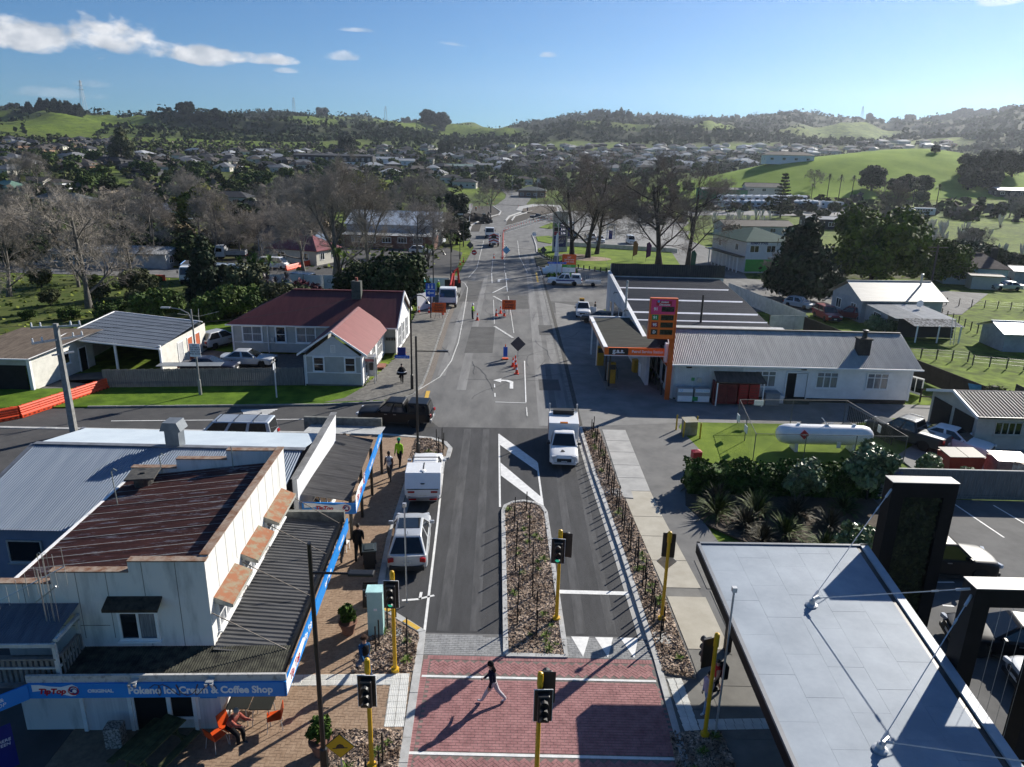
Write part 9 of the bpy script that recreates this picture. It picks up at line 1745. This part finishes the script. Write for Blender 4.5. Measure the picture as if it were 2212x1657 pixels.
for u,h,lab in((188,52,'tall lattice pylon on the left hill'),(638,40,'lattice pylon on the middle left ridge'),(834,38,'lattice pylon on the middle ridge'),(1857,36,'faint lattice pylon on the right ridge')):
 x,y,z=crest(az_of(u));t=thing('pylon',lab,'pylon',(x,y,z));[MB().tube([(a*4,b*4,0),(a*.6,b*.6,h)],.35,4).obj('leg',GALV,t)for a in(-1,1)for b in(-1,1)];mb=MB();[mb.tube([(-q,0,h*f),(q,0,h*f)],.3,4)for q,f in((6,.72),(5,.84),(4,.95))];mb.obj('crossarm',GALV,t)
def drape(name,poly,m,off=.1,n=26):
 xs,ys=[p[0]for p in poly],[p[1]for p in poly];sx,sy=(max(xs)-min(xs))/n,(max(ys)-min(ys))/n;mb=MB();ix={}
 def vtx(i,j):
  if(i,j)not in ix:x,y=min(xs)+i*sx,min(ys)+j*sy;ix[i,j]=len(mb.v);mb.v.append((x,y,T(x,y)-.06+off))
  return ix[i,j]
 for i in range(n):
  for j in range(n):
   if inside((min(xs)+(i+.5)*sx,min(ys)+(j+.5)*sy),[p[:2]for p in poly]):mb.f.append((vtx(i,j),vtx(i+1,j),vtx(i+1,j+1),vtx(i,j+1)));mb.m.append(0)
 return struct(mb,name,m)
drape('campervan_yard',[gt(*q)for q in((1535,430),(1825,440),(1838,456),(1535,454))],FORE);drape('lane',[gt(*q)for q in((1480,456),(1840,458),(1900,470),(1840,468),(1480,466))],FORE,.14)
def tufts(name,polys,n,size,m,z):
 pts=[]
 for b in polys:
  xs,ys=[p[0]for p in b],[p[1]for p in b]
  for _ in range(n):
   x,y=rg.uniform(min(xs),max(xs)),rg.uniform(min(ys),max(ys))
   if inside((x,y),b)and mnoise.noise((x*.45,y*.45,1))>-.25:pts.append((x,y,z+rg.random()*size*.3))
 link(name,fmesh(name,leaves(np.array(pts),size,rg,flat=1.2,aspect=1.3),4,m))['kind']='stuff'
GR=leafm('rough_grass_blade',(.06,.085,.014),(.13,.145,.04),.4,.9,.3,.0)
tufts('rough_grass',[[(-110,66),(-46,66),(-43,74),(-28,80),(-14,82),(-14,106),(-110,110)]],3500,.4,GR,-.02);tufts('thicket_grass',[[(-130,120),(-14,119),(-16,200),(-110,194)],[(50,124),(130,128),(165,150),(150,172),(62,168)]],3500,.7,GR,-.02)
# paddock and park fences
WPF=mat('pale_fence_paint',(.40,.42,.40),.8,scale=1.5,col2=(.56,.57,.55))
def fence(label,a,b,h,m,gap,w=.1,rails=(),name='fence',panel=None,pm=None):
 a,b=Vector(a),Vector(b);d=b-a;rz=math.atan2(d.y,d.x);t=thing(name,label,'fence',a.lerp(b,.5));n=max(1,int(d.length/gap));me=MB().box(-w/2,-w/2,0,w/2,w/2,h).mesh('post',m)
 for i in range(n+1):link('post',me,t,d*(i/n-.5),rz)
 for z in rails:MB().cbox((0,0,z),(d.length,.05,.1),rz).obj('rail',m,t)
 if panel:
  me=MB().box(-panel/2+.005,-.015,.05,panel/2-.005,.015,h).mesh('paling',pm or m);k=int(d.length/panel)
  for i in range(k):link('paling',me,t,d*((i+.5)/k-.5)+Vector((0,-.06,0)),rz)
 return t
DW=mat('dark_rail_wood',(.03,.026,.022),.9,var=.2);RW=mat('grey_post_wood',(.09,.08,.07),.9,var=.25)
fence('long white paling fence slanting behind the workshop',g(1572,640),g(1735,712),2.0,WPF,2.4,.1,(.4,1.6),panel=.3);fence('pale iron fence with dark posts behind the workshop roof',g(1660,712),g(1740,712),1.7,DW,1.4,.14,(.5,1.4),panel=.3,pm=WPF);fence('dark board fence dropping away behind the long white house',g(1735,715),(38.4,53.5,0),1.7,DW,2.4,.1,(.4,1.5),panel=.3);fence('white low fence along the far petrol forecourt',g(1205,531),g(1462,547),1.0,WPF,2.5,.1,(.9,),panel=.4)
for lab,a,b,h,gp_ in(('wire fence with thin battens beyond the grey cottage',(1990,655),(2211,672),1.1,1.5),('second wire fence across the paddock',(2000,668),(2140,735),1.1,1.6),('paddock wire fence in front of the shed',(1955,772),(2090,782),1.1,1.2),('farm fence between grass and yard on the right',(2100,790),(2211,800),1.1,1.3)):t=fence(lab,g(*a),g(*b),h,RW,gp_,.1);d=Vector(g(*b))-Vector(g(*a));[MB().tube([d*-.5+Vector((0,0,z)),d*.5+Vector((0,0,z))],.01,3).obj('wire',BLACKM,t)for z in(.4,.75,1.0)]
fence('dark rail fence in front of the flatbed truck',g(400,577),g(520,573),1.2,DW,2.4,.12,(.3,.6,.9,1.15));fence('dark slatted fence behind the right hand garage',(33.5,55.5,0),(41.5,55.2,0),1.2,DW,1.4,.1,(.5,1.1));fence('grey plank fence at the far right of the yard',(41,46.5,0),(41.5,56,0),1.6,RW,2.2,.1,(.4,1.4),panel=.25);fence('silver works fence along the temporary road',g(1092,503),g(1200,470),1.9,GALV,2.3,.05,(.1,1.0,1.85));fence('green works fence along the church pavement',g(1010,520),g(1016,470),1.9,GALV,2.3,.05,(.1,1.85))
for i,f in enumerate(np.linspace(0,1,34)):
 P_=[Vector(g(*q))for q in((1162,548),(1187,564),(1232,581),(1332,594),(1438,607))];s=f*3.999;p=P_[int(s)].lerp(P_[int(s)+1],s-int(s));tag(link('bollard',_mats.setdefault('park_bollard',MB().box(-.1,-.1,0,.1,.1,.8).mesh('bollard',DW)),None,(p.x,p.y+.5,.1)),'short dark timber bollard along the park kerb','bollard','timber bollards round the park')
bn=thing('banner_fence','white printed banner mesh along the works behind the house','banner',(-24,102,0));WBN=mat('banner_white',(.58,.6,.63),.7,scale=.8,col2=(.72,.73,.74))
for i in range(9):q=MB().box(-1.45,-.02,.1,1.45,.02,2.0+.1*(i%2)).obj('banner',WBN,bn,(-11+i*3.0,.25*(i%3),0),.05*(i%3-1));(i in(3,7)and text('CLEAR',.7,mat('grey_stripe',(0,0,0)),q,(0,-.03,1.2)))
[MB().box(-.05,-.05,0,.05,.05,2.1).obj('post',GALV,bn,(-12.5+i*3.0,.1,0))for i in range(10)]
tag(MB().box(-1.6,-.03,.1,1.6,.03,2.2).obj('banner',WBN,None,(-11.2,88.5,.12),R(60)),'crumpled white banner hung beside the crane truck cab','banner')
pc_=thing('container','white shipping container behind the shrubs','container',(-44.5,107.5,0),R(-6));MB().box(-4.2,-1.2,.15,4.2,1.2,2.6).obj('box',mat('container_white',(.5,.53,.52),.6,scale=1,col2=(.6,.63,.62)),pc_);roof(pc_,(-4.15,-1.22,.2),(8.3,0,0),(0,0,2.3),mat('container_white',(0,0,0)),pitch=.28,amp=.03,prof='t',name='side_sheet')
tl=thing('portable_toilet','teal portable toilet with white roof beside the crane truck','toilet',(-13.2,100.5,.1));MB().box(-.55,-.55,0,.55,.55,2.1).obj('cabin',mat('teal_plastic',(.02,.33,.28),.5),tl);MB().lathe([(.78,2.1),(.6,2.35),(0,2.4)],8).obj('roof',TRIM,tl);MB().box(-.4,-.58,.1,.4,-.55,1.95).obj('door',mat('teal_door',(.02,.27,.24),.5),tl)
for x,y,lab,c in((31.6,128.5,'green feather flag on the shop footpath',(.03,.10,.06)),(25.8,141,'purple feather flag behind the bare trunk',(.10,.03,.12)),(23.5,143,'orange brown feather flag among the bare trunks',(.3,.16,.08))):t=thing('feather_flag',lab,'flag',(x,y,.05));MB().tube([(0,0,0),(0,0,3.6),(.5,0,3.9)],.03,5).obj('pole',BLACKM,t);MB().ext([(.03,.8),(.85,1.2),(.95,3.2),(.5,3.9),(.03,3.6)],'y',-.01,.01).obj('cloth',cloth(lab.split()[0]+'_flag',c),t)
cl_=thing('clothes_line','rotary clothes line on the lawn behind the carport','clothes line',(-33,73,0));MB().tube([(0,0,0),(0,0,2.3)],.04,6).obj('post',GALV,cl_);[MB().tube([(0,0,2.0),(2*math.cos(a),2*math.sin(a),2.4)],.02,4).obj('arm',GALV,cl_)for a in(.4,1.97,3.54,5.1)]
tb=thing('garden_table','plain wooden table beside the grey house wall','table',(-27.6,69.2,.05),.1);MB().box(-1.1,-.7,.7,1.1,.7,.76).obj('top',mat('raw_wood',(.22,.17,.11),.8,var=.15),tb);[MB().box(x-.05,y-.05,0,x+.05,y+.05,.7).obj('leg',RW,tb)for x in(-.95,.95)for y in(-.55,.55)]
tag(MB().box(-2.6,-.6,.9,2.6,.6,.94).obj('iron_sheet',mat('dull_iron',(0,0,0)),None,(-27.2,57.6,.3),.1),'loose corrugated iron sheet roof just behind the paling fence','roof sheet')
tag(MB().add([(0,0,1.6),(1.6,-.6,1.5),(1.8,-.8,.8),(1.0,-.5,.3),(.6,-.5,-.1),(.3,-.3,.5)],[(0,5,4,3,2,1)]).obj('tarpaulin',mat('blue_tarp',(.02,.16,.30),.5,scale=3,col2=(.05,.26,.42)),None,(37.2,55.6,.1)),'torn blue tarpaulin hanging on the dark fence','tarpaulin')
for x,y,z,lab in((34.3,57.8,.5,'old window sash leaning on the dark fence, lower'),(33.9,59.2,.6,'old window sash leaning on the dark fence, upper')):t=thing('window_sash',lab,'window',(x,y,z-.4),R(-60));window(t,(0,0),(1,0),.1,1.3,1.1,2,1)
tag(link('brown_shrub',crown('brown_shrub',blob(1.3,2.0,7,51),1400,.2,LF_OLIVE,51),None,(38.6,53.6,0)),'feathery dark shrub at the end of the torn tarpaulin','shrub');tag(link('shrub',crown('shrub',blob(1.7,1.6,7,52),1400,.22,leafm('feathery_leaf',(.05,.08,.04),(.12,.16,.08)),52),None,(43.5,82.5,0)),'feathery pale green shrub beside the red cars','shrub')
pp=thing('pipe_stack','stack of pale drainage pipes on the dug earth','pipes',(-16.5,246,.8),.3);[MB().tube([(-3,y*.5,z*.45),(3,y*.5,z*.45)],.2,8).obj('pipe',TRIM,pp)for z in range(2)for y in range(5-z)]
tag(MB().ball((0,0,0),(6,4,2.2),16,8,jit=.12,rng=rnd).obj('earth_mound',SOIL,None,(-13.5,235,.2)),'dark heap of dug earth at the works','mound')
fl=[(x,y,.2)for x,y in[(rnd.uniform(5.6,11),rnd.uniform(118.5,127.5))for _ in range(220)]];V_=leaves(np.array(fl),.5,rg,flat=.3);link('flower_bed_plants',fmesh('flower_bed_plants',V_,4,LF_BRIGHT))['kind']='stuff'
